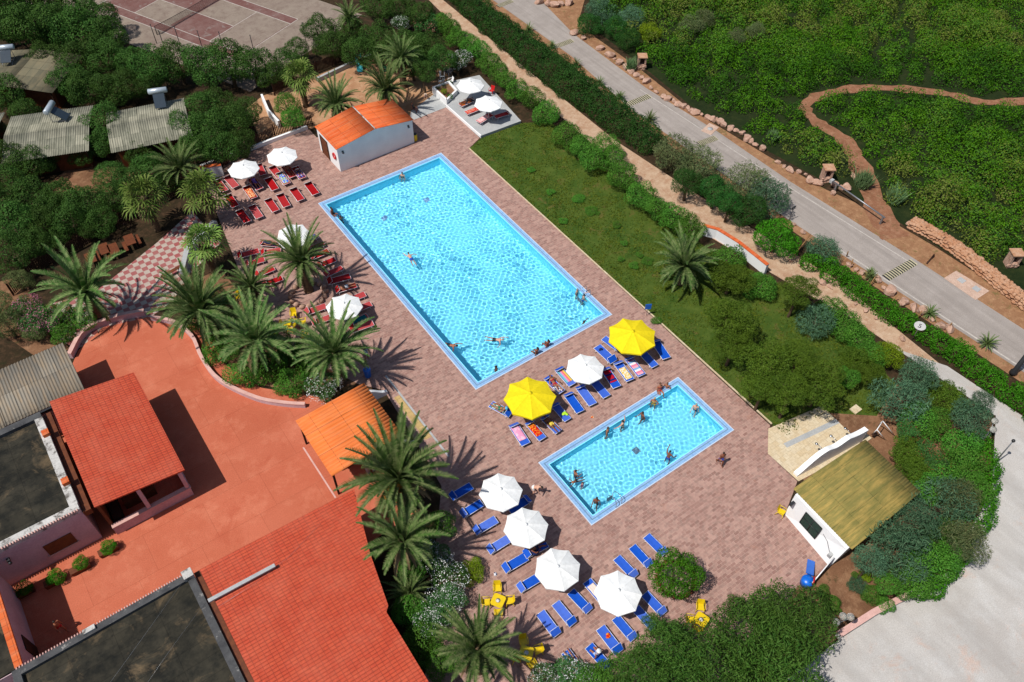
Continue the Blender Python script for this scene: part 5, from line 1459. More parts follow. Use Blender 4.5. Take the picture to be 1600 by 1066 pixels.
LL('b', z5, [
    ('b1', (205, 745), (110, 700), 'blue lounger under the sunbather with a light blue hat'),
    ('b2', (245, 830), (350, 995), 'blue lounger with a pink towel below the left yellow parasol'),
    ('b3', (365, 815), (475, 950), 'blue lounger with a red patterned towel below the left yellow parasol'),
    ('b4', (480, 775), (595, 895), 'blue lounger with a brown sunbather below the left yellow parasol'),
    ('b5', (560, 680), (665, 805), 'blue lounger carrying a lime green bag right of the left yellow parasol'),
    ('b6', (660, 600), (760, 745), 'empty blue lounger between left yellow parasol and the middle white one'),
    ('b7', (750, 545), (855, 690), 'empty blue lounger just below the middle white parasol, left one'),
    ('b8', (850, 495), (960, 630), 'empty blue lounger just below the middle white parasol, right one'),
    ('b9', (935, 400), (1045, 570), 'blue lounger with a red and navy towel right of the white parasol'),
    ('b10', (590, 410), (700, 540), 'blue lounger with a rainbow towel left of the middle white parasol'),
    ('b11', (505, 475), (620, 595), 'blue lounger of the striped towel sunbather between two parasols'),
    ('b12', (1020, 370), (880, 245), 'blue lounger with a dark swirl of cloth left of the right yellow parasol'),
    ('b13', (1035, 360), (1140, 510), 'blue lounger with a yellow and white towel'),
    ('b14', (1120, 330), (1225, 470), 'blue lounger with a pink and white towel below the right yellow parasol'),
    ('b15', (1215, 275), (1325, 400), 'empty blue lounger below the right yellow parasol'),
    ('b16', (1320, 195), (1415, 345), 'blue lounger at the right edge of the right yellow parasol'),
    ('b17', (1050, 260), (945, 190), 'blue lounger hidden but for one corner left of the right yellow parasol')])
LL('b', z6, [
    ('b18', (95, 290), (285, 185), 'blue lounger first from the top in the left column below the largest palm'),
    ('b19', (190, 465), (395, 345), 'blue lounger second from the top in the left column below the largest palm'),
    ('b20', (320, 630), (535, 510), 'blue lounger third from the top in the left column below the largest palm'),
    ('b21', (465, 810), (655, 700), 'blue lounger fourth from the top in the left column below the largest palm'),
    ('b22', (605, 1000), (830, 875), 'blue lounger fifth from the top in the left column below the largest palm'),
    ('b23', (855, 300), (670, 425), 'shaded blue lounger at the right edge of the uppermost lower parasol'),
    ('b24', (820, 850), (1020, 750), 'shaded blue lounger with bags between the second and third lower parasols')])
LL('b', z7, [
    ('b25', (50, 200), (225, 100), 'blue lounger at the left edge of the third lower parasol'),
    ('b26', (355, 560), (220, 385), 'blue lounger nearest the lower yellow table set, leftmost of three'),
    ('b27', (480, 475), (340, 310), 'blue lounger in the middle of three below the third lower parasol'),
    ('b28', (605, 370), (460, 222), 'blue lounger right of three below the third lower parasol'),
    ('b29', (735, 310), (585, 140), 'blue lounger with a white towel left of the fourth lower parasol'),
    ('b33', (1185, 390), (1040, 240), 'blue lounger at the right edge of the fourth lower parasol'),
    ('b34', (1110, 500), (975, 360), 'blue lounger partly under the tree branches beside the fourth lower parasol'),
    ('b35', (955, 590), (810, 425), 'empty blue lounger straight below the fourth lower parasol'),
    ('b36', (840, 695), (690, 505), 'blue lounger with a small red and white cloth on it'),
    ('b37', (755, 815), (600, 645), 'blue lounger beside the seated person near the bottom trees'),
    ('b38', (545, 850), (430, 705), 'blue lounger under the sunbather next to the white oleander')])
LL('b', z8, [
    ('b30', (720, 450), (610, 340), 'empty blue lounger left of three above the round green tree'),
    ('b31', (805, 385), (700, 275), 'empty blue lounger in the middle of three by the round green tree'),
    ('b32', (890, 315), (785, 215), 'empty blue lounger right of three by the round green tree')])
for key, hd, ft, lab in [('t3', (985, 705), (750, 855), 'red lounger with a pink check towel on the pale raised slab'), ('t4', (1205, 695), (1010, 765), 'dark red shaded lounger at the right end of the raised slab'), ('t2', (815, 625), (605, 715), 'red lounger with a flowery towel on the pale raised slab'), ('t1', (715, 510), (525, 605), 'lounger with orange cushion, farthest on the raised slab')]:
    o = lounger('r', key, z4(*hd), z4(*ft), lab); o.location.z = .28; c_, a_, s_ = LOC[key]; LOC[key] = (c_ + Vector((0, 0, .28)), a_, s_)
for kk in ('r', 'b'):
    pass
for o in list(D.objects):
    if o.name.startswith('sun_lounger') and o.parent is None and o['label'] in ('lounger with a blue towel right of the third white parasol',): pass

TM = {'navy': stripes('navy_towel', [S(24, 34, 70), S(30, 44, 90)], 0, 3), 'orange': blotch('orange_towel', S(214, 84, 30), S(240, 200, 150)), 'bluey': blotch('blue_yellow_towel', S(60, 104, 220), S(200, 220, 60), 6, .52, .55, S(230, 235, 240)),
      'bluewhite': stripes('blue_white_towel', [S(70, 90, 190), S(220, 224, 236), S(90, 70, 170)], 1, 3), 'blue': stripes('blue_towel', [S(50, 80, 180), S(60, 92, 196)], 0, 5), 'teal': stripes('teal_towel', [S(16, 100, 110), S(20, 116, 122)], 1, 4),
      'pink': blotch('pink_towel', S(240, 160, 196), S(248, 196, 214), 4), 'redpat': blotch('red_pattern_towel', S(216, 30, 20), S(236, 190, 60), 12, .55, .6), 'rainbow': stripes('rainbow_towel', [S(240, 120, 110), S(246, 200, 90), S(120, 200, 120), S(110, 190, 220), S(230, 150, 190)], 0, 1.7),
      'zebra': blotch('zebra_towel', S(232, 232, 236), S(70, 74, 110), 11, .5, .53), 'rednavy': stripes('red_navy_towel', [S(190, 20, 40), S(26, 40, 110), S(190, 24, 44)], 1, 2), 'yellow': blotch('yellow_white_towel', S(236, 196, 90), S(240, 236, 224), 12, .48, .53),
      'pinkwhite': stripes('pink_white_towel', [S(236, 130, 160), S(244, 236, 238), S(130, 180, 220), S(240, 170, 186)], 1, 1.5), 'white': stripes('white_towel', [S(240, 226, 214), S(236, 218, 206)], 0, 6), 'check': blotch('pink_check_towel', S(236, 150, 150), S(240, 214, 210), 10), 'flower': blotch('red_flower_towel', S(206, 44, 36), S(236, 190, 160), 10, .55, .6),
      'cushion': stripes('orange_cushion', [S(226, 120, 40), S(70, 80, 96)], 1, 1.2), 'floral': blotch('floral_towel', S(70, 130, 90), S(230, 226, 190), 9, .5, .54, S(60, 80, 180)), 'brown': blotch('brown_towel', S(150, 110, 60), S(30, 100, 120), 4)}
def towel(key, m, label, y0=-.8, y1=.5, w=.52, cat='towel', thick=.014, bulge=0.0):
    c, a, s = LOC[key]
    mb = MB(); n = 16; V = []
    for k in range(n + 1):
        y = y0 + (y1 - y0) * k / n
        for j in range(7):
            x = -w / 2 + w * j / 6
            z = .356 - .016 * (1 - (2 * x / w) ** 2) + .006 * math.sin(k * 1.9 + j * .8 + c.x) + thick + bulge * math.sin(pi * k / n) * (1 - abs(2 * x / w) ** 2)
            V.append((x + .008 * math.sin(k * 1.3), y, z))
    F = [(k * 7 + j, k * 7 + j + 1, (k + 1) * 7 + j + 1, (k + 1) * 7 + j) for k in range(n) for j in range(6)]
    nv = len(V); V2 = [(x, y, z - thick) for x, y, z in V]; F2 = [tuple(i + nv for i in f[::-1]) for f in F]
    edge = [j for j in range(7)] + [k * 7 + 6 for k in range(1, n + 1)] + [n * 7 + j for j in range(5, -1, -1)] + [k * 7 for k in range(n - 1, 0, -1)]
    E_ = [(edge[i], edge[i - 1], edge[i - 1] + nv, edge[i] + nv) for i in range(len(edge))]
    mb.add(V + V2, F + F2 + E_, 0, True)
    o = mb.build('beach_towel', TM[m]); o.location = c; o.rotation_euler = (0, 0, a); o.scale = (s,) * 3
    return tag(o, label, cat)
towel('r10', 'orange', 'orange and cream towel spread on a red lounger below the left upper parasol')
towel('r13b', 'bluey', 'bright blue towel with yellow print on a red lounger', -.8, .8)
towel('r15', 'navy', 'dark navy towel in the shade of the left upper parasol')
towel('r21', 'navy', 'navy towel on the lounger left of the third white parasol')
towel('r22', 'blue', 'plain blue towel on the lounger right of the third white parasol', -.85, .8)
towel('r14', 'bluewhite', 'blue and white towel under the sunbather near the pool house')
towel('r32', 'teal', 'teal towel on a lounger below the fourth white parasol', -.8, .6)
towel('b1', 'floral', 'flower-print towel under the sunbather with the light blue hat')
towel('b2', 'pink', 'plain pink towel draped over a blue lounger', -.55, .8, .56, bulge=.05)
towel('b3', 'redpat', 'red towel with yellow pattern draped over a blue lounger', -.55, .8, .56, bulge=.05)
towel('b4', 'brown', 'brown and teal towel on a blue lounger under the left yellow parasol', -.4, .7)
towel('b10', 'rainbow', 'rainbow striped towel on the lounger left of the middle white parasol', -.6, .8)
towel('b11', 'zebra', 'black and white patterned towel on the lounger left of the white parasol', -.85, -.1, .58, bulge=.06)
towel('b9', 'rednavy', 'red and navy striped towel right of the middle white parasol', -.45, .75)
towel('b13', 'yellow', 'yellow and white patterned towel between the white and right yellow parasols', -.8, .3)
towel('b14', 'pinkwhite', 'pink, white and blue towel below the right yellow parasol', -.86, .6)
towel('b29', 'white', 'cream white towel on the lounger left of the fourth lower parasol', -.6, .85)
towel('t3', 'check', 'pink checked towel on a lounger of the raised slab', -.85, .45)
towel('t2', 'flower', 'red flowery towel on a lounger of the raised slab', -.85, .8)
towel('t1', 'cushion', 'orange and grey cushion on the farthest lounger of the raised slab', -.85, .8, .54, 'cushion', .05)
def cloth(label, px, py, z, m, s=.2, name='folded_cloth', cat='cloth'):
    b = P(px, py, z); mb = MB(); rng = random.Random(int(px * 7 + py))
    for k in range(3): mb.ball((rng.uniform(-.5, .5) * s, rng.uniform(-.5, .5) * s, s * .18), (s * rng.uniform(.5, .8), s * rng.uniform(.4, .7), s * .22), 7)
    o = mb.build(name, M[m] if m in M else TM[m]); o.location = b; return tag(o, label, cat)
cloth('small red and white cloth lying on an empty blue lounger', *z7(752, 570), .36, 'redpat', .2)
cloth('lime green bag on the foot of a blue lounger', *z5(645, 760), .36, 'lime', .24, 'beach_bag', 'bag') if 'lime' in M else None
M['lime_plastic'] = plain('lime_green_nylon', S(190, 240, 50), .6)
cloth('lime green beach bag on the foot of a blue lounger', *z5(645, 762), .36, 'lime_plastic', .22, 'beach_bag', 'bag')
cloth('dark blue swirl of cloth on a blue lounger by the right yellow parasol', *z5(918, 275), .36, 'navy', .2)
cloth('black shoes left on the deck next to the lower yellow table', *z7(318, 795), .0, 'black_metal', .15, 'beach_shoes', 'shoes')
cloth('small bright green toy on the deck beside a red lounger', *z2(1258, 905), .0, 'lime_plastic', .13, 'beach_toy', 'toy')
cloth('small orange toy on the deck between the two pools', *z5(850, 785), .0, 'orange', .14, 'beach_toy', 'toy')
cloth('tiny yellow sandals on the deck below the white parasol', *z5(965, 637), .0, 'yellow_plastic', .1, 'beach_shoes', 'shoes')
cloth('dark bag on the shaded lounger between two lower parasols', *z6(905, 835), .38, 'navy', .3, 'beach_bag', 'bag')
cloth('black and white bag beside the planter shrub near the yellow table', *z6(525, 1048), .0, 'zebra', .16, 'beach_bag', 'bag')

# ---- parasols
def make_parasol(r, h, m, valance, n=8, label='x', group=None):
    t = thing('parasol', label, 'parasol', (0, 0, -60), 0, group)
    MB().lathe([(.26, 0), (.26, .07), (.06, .1), (.05, .18)], 14).build('base', M['concrete'], t)
    MB().tube([(0, 0, .15), (0, 0, h)], .025, 8).build('pole', M['white_metal'], t)
    drop = r * .30; V = [(0, 0, h)]; F = []
    rings = 6; sub = 4
    for i in range(1, rings + 1):
        u = i / rings
        for k in range(n):
            for j in range(sub):
                a0 = 2 * pi * k / n; a1 = 2 * pi * (k + 1) / n; f = j / sub
                x = (math.cos(a0) * (1 - f) + math.cos(a1) * f) * r * u; y = (math.sin(a0) * (1 - f) + math.sin(a1) * f) * r * u
                sag = -.035 * r * math.sin(pi * f) * u + .02 * r * math.sin(pi * u)
                inn = 1 - .045 * math.sin(pi * f) * (u ** 3) * (1 if valance else .5)
                V.append((x * inn, y * inn, h - drop * u + sag))
    m_ = n * sub
    for j in range(m_): F.append((0, 1 + j, 1 + (j + 1) % m_))
    for i in range(rings - 1):
        for j in range(m_):
            a = 1 + i * m_ + j; b = 1 + i * m_ + (j + 1) % m_; F.append((a, a + m_, b + m_, b))
    lo = 1 + (rings - 1) * m_
    base = len(V)
    for j in range(m_):
        x, y, z = V[lo + j]; V.append((x * 1.005, y * 1.005, z - (.14 if valance else .08)))
    for j in range(m_): F.append((lo + j, base + j, base + (j + 1) % m_, lo + (j + 1) % m_))
    me_o = MB(); me_o.add(V, F, 0, True)
    for k in range(len(me_o.sm)): me_o.sm[k] = False
    c = me_o.build('canopy', M[m], t)
    MB().lathe([(.16 * r * .55, h - .02 - drop * .09), (.15 * r * .55, h + .035 - drop * .06), (.03, h + .06), (.001, h + .1)], 8).build('vent_cap', M[m], c)
    seam = MB()
    for k in range(n):
        a = 2 * pi * k / n; ca_, sa = math.cos(a), math.sin(a)
        seam.tube([(ca_ * r * u, sa * r * u, h - drop * u + .02 * r * math.sin(pi * u) + .004) for u in (.12, .4, .7, 1.0)], .007, 4)
    seam.build('seams', M[m], c)
    for k in range(n):
        a = 2 * pi * k / n
        MB().tube([(math.cos(a) * .05, math.sin(a) * .05, h - .06), (math.cos(a) * r * .97, math.sin(a) * r * .97, h - drop - .03)], .009, 4).build('rib', M['metal'], t)
    return t
PW = make_parasol(1.53, 2.5, 'white_canvas', False, 8, 'x', 'white parasols')
PY = make_parasol(2.0, 2.85, 'yellow_canvas', True, 8, 'x', 'yellow parasols')
first = {'w': PW, 'y': PY}; used = {'w': 0, 'y': 0}
def parasol(k, apex, label, rz, tilt=(0, 0), z0=0.0, sc_=1.0):
    h = (2.5 if k == 'w' else 2.85) * sc_ + z0
    b = P(*apex, h); o = first[k] if not used[k] else copy_tree(first[k])
    used[k] = 1; o['label'] = label; o.location = (b.x, b.y, z0); o.rotation_euler = (tilt[0], tilt[1], rz); o.scale = (sc_,) * 3
for i, (px, py, lab, rz, tl) in enumerate([
    (378.4, 258.4, 'left-hand one of two white parasols over the upper red loungers', .3, (0, .02)), (439, 237.7, 'right-hand one of two white parasols over the upper red loungers', .1, (.02, 0)),
    (457.5, 360, 'third white parasol, partly behind the palm in the stone ring', .5, (.05, -.12)), (535.8, 474, 'fourth white parasol, at the lower end of the red loungers', .2, (0, .03)),
    (914.5, 571, 'white parasol between the two yellow parasols', .35, (0, .02)),
    (782.5, 763.8, 'white parasol nearest the largest palm, uppermost of the lower four', .3, (0, 0)), (822, 819.3, 'second white parasol of the lower four, below the largest palm', .33, (0, 0)),
    (871.8, 884.7, 'third white parasol of the lower four, beside the upright blue loungers', .42, (0, 0)), (967, 922, 'white parasol nearest the round green tree, lowest of the lower four', .1, (0, 0))]):
    parasol('w', (px, py), lab, rz, tl)
parasol('w', (734.9, 127.6), 'white parasol farther back on the raised slab', .2, (0, 0), .28)
parasol('w', (763, 155.7), 'white parasol over the loungers at the front of the raised slab', .4, (0, 0), .28)
parasol('y', (828.4, 613.8), 'big yellow parasol on the left, beside the large pool corner', .25)
parasol('y', (989, 517.5), 'big yellow parasol on the right, near the lawn edge', .45)

# ---- plastic tables and chairs
def make_chair(m):
    t = thing('plastic_chair', 'x', 'chair', (0, 0, -70), 0, 'yellow plastic chairs')
    V = []
    mb = MB()
    def panel(mb, pts, w0, w1, th=.02):
        n = len(pts); vs = []
        for k, (y, z) in enumerate(pts):
            w = w0 + (w1 - w0) * k / (n - 1)
            for x in (-w, -w * .4, w * .4, w): vs.append((x, y - (.0 if abs(x) < w else -.015), z + (0 if abs(x) < w else .012)))
        fs = [(k * 4 + j, k * 4 + j + 1, (k + 1) * 4 + j + 1, (k + 1) * 4 + j) for k in range(n - 1) for j in range(3)]
        nv = len(vs); v2 = [(x, y + .004, z - th) for x, y, z in vs]
        mb.add(vs + v2, fs + [tuple(i + nv for i in f[::-1]) for f in fs], 0, True); return mb
    panel(MB(), [(.24, .42), (.1, .43), (-.05, .42), (-.19, .41)], .25, .21).build('seat', M[m], t)
    panel(MB(), [(-.19, .43), (-.24, .58), (-.29, .75), (-.33, .86)], .21, .24).build('backrest', M[m], t)
    for s in (-1, 1):
        MB().tube([(s * .25, .25, .42), (s * .27, .22, .64), (s * .275, -.02, .65), (s * .25, -.26, .68)], .024, 6).build('armrest', M[m], t)
        MB().tube([(s * .24, .22, .42), (s * .27, .28, 0)], [.026, .02], 6).build('leg', M[m], t)
        MB().tube([(s * .21, -.18, .42), (s * .25, -.30, 0)], [.026, .02], 6).build('leg', M[m], t)
    return t
def make_table(m, logo=True):
    t = thing('plastic_table', 'x', 'table', (0, 0, -70), 0, 'yellow plastic tables')
    pol = []
    for k in range(4):
        a0 = pi / 2 * k
        for j in range(5):
            a = a0 + pi / 2 * j / 4; cx = .26 * (1 if k in (0, 3) else -1); cy = .26 * (1 if k in (0, 1) else -1)
            pol.append((cx + .16 * math.cos(a), cy + .16 * math.sin(a)))
    top = MB().prism(pol, .70, .73).build('tabletop', M[m], t)
    if logo:
        lg = MB()
        ring = [(.15 * math.cos(a), .11 * math.sin(a), .733) for a in np.linspace(0, 2 * pi, 25)[:-1]]
        lg.lathe([(.001, .7345), (.155, .7335)], 20, 1)
        lg.tube([(x, y, .7345) for x, y, z in ring], .008, 4, 0, True)
        lg.tube([(-.08, -.03, .7355), (-.03, .05, .7355), (.02, -.04, .7355), (.08, .04, .7355)], .012, 4, 0)
        lg.build('printed_emblem', [M['logo_brown'], M['white_print']], top)
    for sx in (-1, 1):
        for sy in (-1, 1): MB().tube([(sx * .3, sy * .3, .70), (sx * .36, sy * .36, 0)], [.03, .022], 6).build('leg', M[m], t)
    return t
CH = make_chair('yellow_plastic'); TB = make_table('yellow_plastic')
cu = [0]; tu = [0]
def chair(px, py, tgt, label, z=.45):
    b = P(px, py, z); d = Vector((tgt[0] - b.x, tgt[1] - b.y)); a = math.atan2(d.y, d.x) - pi / 2
    o = CH if not cu[0] else copy_tree(CH); cu[0] += 1
    o['label'] = label; o.location = (b.x, b.y, 0); o.rotation_euler = (0, 0, a)
def table(px, py, label, rz=.5):
    b = P(px, py, .73); o = TB if not tu[0] else copy_tree(TB); tu[0] += 1
    o['label'] = label; o.location = (b.x, b.y, 0); o.rotation_euler = (0, 0, rz); return (b.x, b.y)
zA = zz(400, 780, 3.7275)
c = table(*zA(1410, 590), 'yellow plastic table below the yellow-green shrub, with four chairs', .55)
for q_, w in ((((1405, 515)), 'top'), ((1412, 660), 'bottom'), ((1340, 600), 'left'), ((1478, 592), 'right')): chair(*zA(*q_), c, 'yellow chair on the %s side of the table below the yellow-green shrub' % w)
c = table(*z7(112, 700), 'yellow plastic table with four chairs next to the bottom white oleander', .7)
for q_, w in (((90, 608), 'top'), ((205, 680), 'right'), ((158, 792), 'bottom'), ((28, 738), 'left')): chair(*z7(*q_), c, 'yellow chair on the %s side of the table by the bottom oleander' % w)
c = table(*z7(1480, 440), 'yellow plastic table half hidden by the big tree at the bottom right', .3)
for q_, w in (((1472, 338), 'top'), ((1392, 440), 'left'), ((1452, 520), 'bottom')): chair(*z7(*q_), c, 'yellow chair on the %s side of the table under the bottom right tree' % w)
c = table(*z2(572, 870), 'yellow plastic table beside the palms near the stone ring', .6)
for q_, w in (((577, 800), 'top'), ((655, 872), 'right'), ((555, 930), 'bottom'), ((500, 885), 'left')): chair(*z2(*q_), c, 'yellow chair on the %s side of the table near the stone ring' % w)
chair(*z2(405, 965), P(440, 545)[:], 'yellow chair glimpsed under the palm fronds, left one of two')
chair(*z2(668, 982), P(440, 545)[:], 'yellow chair glimpsed under the palm fronds, right one of two')
chair(*z2(125, 655), P(372, 490)[:], 'yellow chair behind the smaller feather palm by the courtyard bed')
zf_ = zz(1200, 780, 3.7275)
chair(*zf_(78, 72), P(1260, 830)[:], 'yellow chair against the white front of the snack house')
# grey table set by the upper slab
t = thing('garden_table', 'round grey garden table in the shade by the white oleander', 'table', P(*z4(365, 165), .0)[:], 0)
MB().lathe([(.55, .70), (.58, .72), (.55, .74), (.001, .74)], 18).build('tabletop', M['grey_fabric'], t)
for k in range(3): MB().tube([(.1 * math.cos(k * 2.1), .1 * math.sin(k * 2.1), .7), (.4 * math.cos(k * 2.1), .4 * math.sin(k * 2.1), 0)], .025, 6).build('leg', M['white_metal'], t)
for i, (x, y) in enumerate(((268, 245), (395, 240), (270, 165), (330, 105))):
    b = P(*z4(x, y), .4); o = copy_tree(CH, 'white chair, %s from the front around the round grey table' % ordw(i + 1), (b.x, b.y, 0), i * 1.4, 'white chairs at the grey table')
    for ch in o.children:
        for sl in ch.material_slots: sl.link = 'OBJECT'; sl.material = M['white_metal']
# red folding chair behind slab parasol
o = copy_tree(CH, 'red chair behind the front parasol of the raised slab', tuple(P(*z4(962, 378), .6)[:2]) + (.28,), 2.0, 'red chairs')
for ch in o.children:
    for sl in ch.material_slots: sl.link = 'OBJECT'; sl.material = M['red_plastic']

# ---- picnic furniture on the checkered patio
z3 = zz(120, 340, 7.105)
def picnic(label, px, py, rz, L=1.5):
    b = P(px, py, .75); t = thing('wooden_table', label, 'table', (b.x, b.y, 0), rz, 'wooden tables on the patio')
    MB().box(-.42, .42, -L / 2, L / 2, .71, .76).build('tabletop', M['brown_wood'], t)
    for x in (-.34, .34):
        for y in (-L / 2 + .1, L / 2 - .1): MB().box(x - .04, x + .04, y - .04, y + .04, 0, .705).build('leg', M['dark_wood'], t)
    return b
def bench(label, px, py, rz, L=1.4):
    b = P(px, py, .45); t = thing('wooden_bench', label, 'bench', (b.x, b.y, 0), rz, 'wooden benches on the patio')
    MB().box(-.16, .16, -L / 2, L / 2, .41, .46).build('seat', M['brown_wood'], t)
    for y in (-L / 2 + .15, L / 2 - .15): MB().box(-.13, .13, y - .04, y + .04, 0, .405).build('leg', M['dark_wood'], t)
for i, (x, y) in enumerate(((150, 445), (300, 345), (405, 345), (585, 245))): picnic('brown wooden table, %s from the left along the patio fence' % ordw(i + 1), *z3(x, y), -.05)
for i, (x, y) in enumerate(((230, 425), (348, 400), (535, 320), (678, 240))): bench('brown wooden bench, %s from the left along the patio fence' % ordw(i + 1), *z3(x, y), -.05)
bench('brown wooden bench at the lower edge of the checkered patio', *z3(1040, 600), -1.4, 1.8)
b = P(*z3(525, 75), .6); ww_ = thing('wagon_wheel', 'old wooden wagon wheel leaning at the patio fence', 'wheel', (b.x, b.y, .0), .1)
Mx = Matrix.Translation((0, 0, .62)) @ Matrix.Rotation(math.radians(75), 4, 'X')
MB().tube([Mx @ Vector((.6 * math.cos(a), .6 * math.sin(a), 0)) for a in np.linspace(0, 2 * pi, 25)[:-1]], .045, 6, 0, True).build('rim', M['dark_wood'], ww_)
MB().lathe([(.1, -.1), (.12, 0), (.1, .1)], 10, M=Mx).build('hub', M['dark_wood'], ww_)
for k in range(10):
    a = 2 * pi * k / 10; MB().tube([Mx @ Vector((.1 * math.cos(a), .1 * math.sin(a), 0)), Mx @ Vector((.58 * math.cos(a), .58 * math.sin(a), 0))], .022, 5).build('spoke', M['dark_wood'], ww_)

# ---- picket fences
def fence(label, pts, h=1.35, gap=.17, m='dark_wood'):
    pl = [P(*a, 0) for a in pts]; o = pl[0]; t = thing('picket_fence', label, 'fence', (o.x, o.y, 0))
    pk = MB(); rl = MB()
    for i in range(len(pl) - 1):
        a, b = pl[i] - o, pl[i + 1] - o; L = (b - a).length; d = (b - a).normalized(); n = int(L / gap); nr = Vector((-d.y, d.x, 0)) * .012
        for k in range(n):
            p = a + d * (k * gap); q_ = p + d * (gap * .62); hh = h + .03 * math.sin(k * 5.1)
            up = lambda v, z: Vector((v.x, v.y, z))
            pk.hexa([up(p - nr, .08), up(q_ - nr, .08), up(q_ + nr, .08), up(p + nr, .08)], [up(p - nr, hh), up(q_ - nr, hh), up(q_ + nr, hh), up(p + nr, hh)])
        for z in (.3, 1.05): rl.tube([a + nr * 3 + Vector((0, 0, z)), b + nr * 3 + Vector((0, 0, z))], .03, 4)
        for k in range(int(L / 2.2) + 1):
            p = a + d * min(k * 2.2, L) + nr * 4
            MB().box(p.x - .05, p.x + .05, p.y - .05, p.y + .05, 0, h + .12).build('post', M[m], t)
    pk.build('pickets', M[m], t); rl.build('rails', M[m], t)
fence('dark picket fence behind the wooden tables of the checkered patio', [(22, 462), (60, 425), (130, 388), (180, 356), (228, 338)])
fence('dark picket fence behind the two upper white parasols and red loungers', [(255, 318), (300, 290), (348, 262), (378, 244), (430, 214), (492, 196)])
fence('dark picket fence behind the grey wall of the sand play area', [(430, 150), (470, 125), (520, 104), (560, 88), (610, 78)])
for i, (px, py) in enumerate([(245, 68), (258, 78), (282, 72), (317, 78), (350, 80), (398, 85), (478, 65), (545, 8)]):
    b = P(px, py, 0); t = MB().tube([(0, 0, 0), (0, 0, 2.4)], .045, 6).lathe([(.06, 2.4), (.05, 2.46), (.001, 2.48)], 8)
    o = t.build('fence_post', M['black_metal']); o.location = b; tag(o, 'thin dark fence post, %s from the left along the near tennis court edge' % ordw(i + 1), 'post', 'tennis court fence posts')

# ---- pool ladders
def ladder(label, loc, rz):
    t = thing('pool_ladder', label, 'ladder', loc, rz, 'pool ladders')
    for s in (-1, 1):
        MB().tube(smooth_path([(s * .26, .75, .0), (s * .26, .72, .55), (s * .26, .5, .80), (s * .26, .1, .72), (s * .26, -.18, .3), (s * .26, -.2, -.9)], 4), .024, 6).build('rail', M['steel'], t)
    for z in (-.25, -.5, -.75): MB().box(-.26, .26, -.25, -.17, z, z + .03).build('step', M['steel'], t)
ladder('steel pool ladder at the right side of the large pool', (13.2, -24.4, .05), -pi / 2)
ladder('steel pool ladder at the lower corner of the small pool', (2.6, -41.2, .05), pi)
for i, (px, py) in enumerate([(667, 315), (601, 343)]):
    b = P(px, py, -1.05); o = MB().prism([(-.28, -.28), (.28, -.28), (.28, .28), (-.28, .28)], -1.445, -1.40).build('pool_drain', M['pool_tile']); o.location = (b.x, b.y, 0)
    tag(o, 'blue square drain on the floor of the large pool, %s one' % ('right-hand' if i == 0 else 'left-hand'), 'drain', 'drains in the large pool')
b = P(994, 705, -.75); o = MB().prism([(-.25, -.25), (.25, -.25), (.25, .25), (-.25, .25)], -.995, -.95).build('pool_drain', M['gutter']); o.location = (b.x, b.y, 0); tag(o, 'dark square drain on the floor of the small pool', 'drain')

# ---- stone ring round the deck palm and brick ring round the tree
def stone_ring(label, c, r, n, m, h, name='stone_ring', a0=0, a1=6.283):
    t = MB(); rng = random.Random(int(r * 100))
    for k in range(n):
        a = a0 + (a1 - a0) * k / n; t.ball((r * math.cos(a), r * math.sin(a), h * .4), (r * 3.2 / n * rng.uniform(.8, 1.2), .2 * rng.uniform(.8, 1.2), h * rng.uniform(.5, .8)), 5)
    o = t.build(name, M[m]); o.location = (c.x, c.y, 0); tag(o, label, 'edging')
stone_ring('rough stone ring around the palm among the red loungers', P(482, 462, 0), 1.5, 16, 'boulder', .45)
stone_ring('low brick ring around the round green tree', P(1056, 905, 0), 1.25, 18, 'brown_wood', .18)

# ---- signs, lamps and roadside pieces
t = thing('speed_sign', 'round white sign with a black 5 in the hedge by the path', 'sign', P(1425, 531, 0)[:], 0)
hd = P(1437, 513, 1.75); base = P(1425, 531, 0)
MB().tube([(0, 0, 0), (0, 0, 2.15)], .035, 8).build('post', M['metal'], t)
dirc = Vector((CAM[0] - base.x, CAM[1] - base.y)).normalized(); ang = math.atan2(dirc.y, dirc.x) + pi / 2
Ms = Matrix.Translation((0, 0, 1.8)) @ Matrix.Rotation(ang, 4, 'Z') @ Matrix.Rotation(pi / 2, 4, 'X')
d_ = MB().lathe([(.001, .04), (.44, .04), (.46, .05), (.46, .07), (.001, .07)], 28, 0, Ms, False).build('disc', M['white_metal'], t)
cu_ = D.curves.new('numeral', 'FONT'); cu_.body = '5'; cu_.size = .62; cu_.align_x = 'CENTER'; cu_.align_y = 'CENTER'; cu_.extrude = .004
to = D.objects.new('tmp', cu_); COL.objects.link(to); bpy.context.view_layer.update()
me = D.meshes.new_from_object(to.evaluated_get(bpy.context.evaluated_depsgraph_get())); D.objects.remove(to)
me.materials.clear(); me.materials.append(M['black_print'])
no = link(D.objects.new('numeral', me), d_); no.matrix_local = Ms @ Matrix.Translation((0, 0, .075))
t = thing('diamond_sign', 'dark diamond-shaped road sign at the near edge of the paved road', 'sign', P(1233, 345, 0)[:], .5)
MB().tube([(0, 0, 0), (0, 0, 2.0)], .03, 6).build('post', M['metal'], t)
MB().prism([(-.3, 0), (0, -.3), (.3, 0), (0, .3)], -.012, .012, 0, Matrix.Translation((0, 0, 1.6)) @ Matrix.Rotation(-.6, 4, 'Z') @ Matrix.Rotation(pi / 2, 4, 'X')).build('sign_plate', M['black_metal'], t)
t = thing('notice_sign', 'small blue notice on a post at the edge of the lawn', 'sign', P(1010, 493, 0)[:], -.5)
MB().tube([(0, 0, 0), (0, 0, 1.3)], .025, 6).build('post', M['metal'], t)
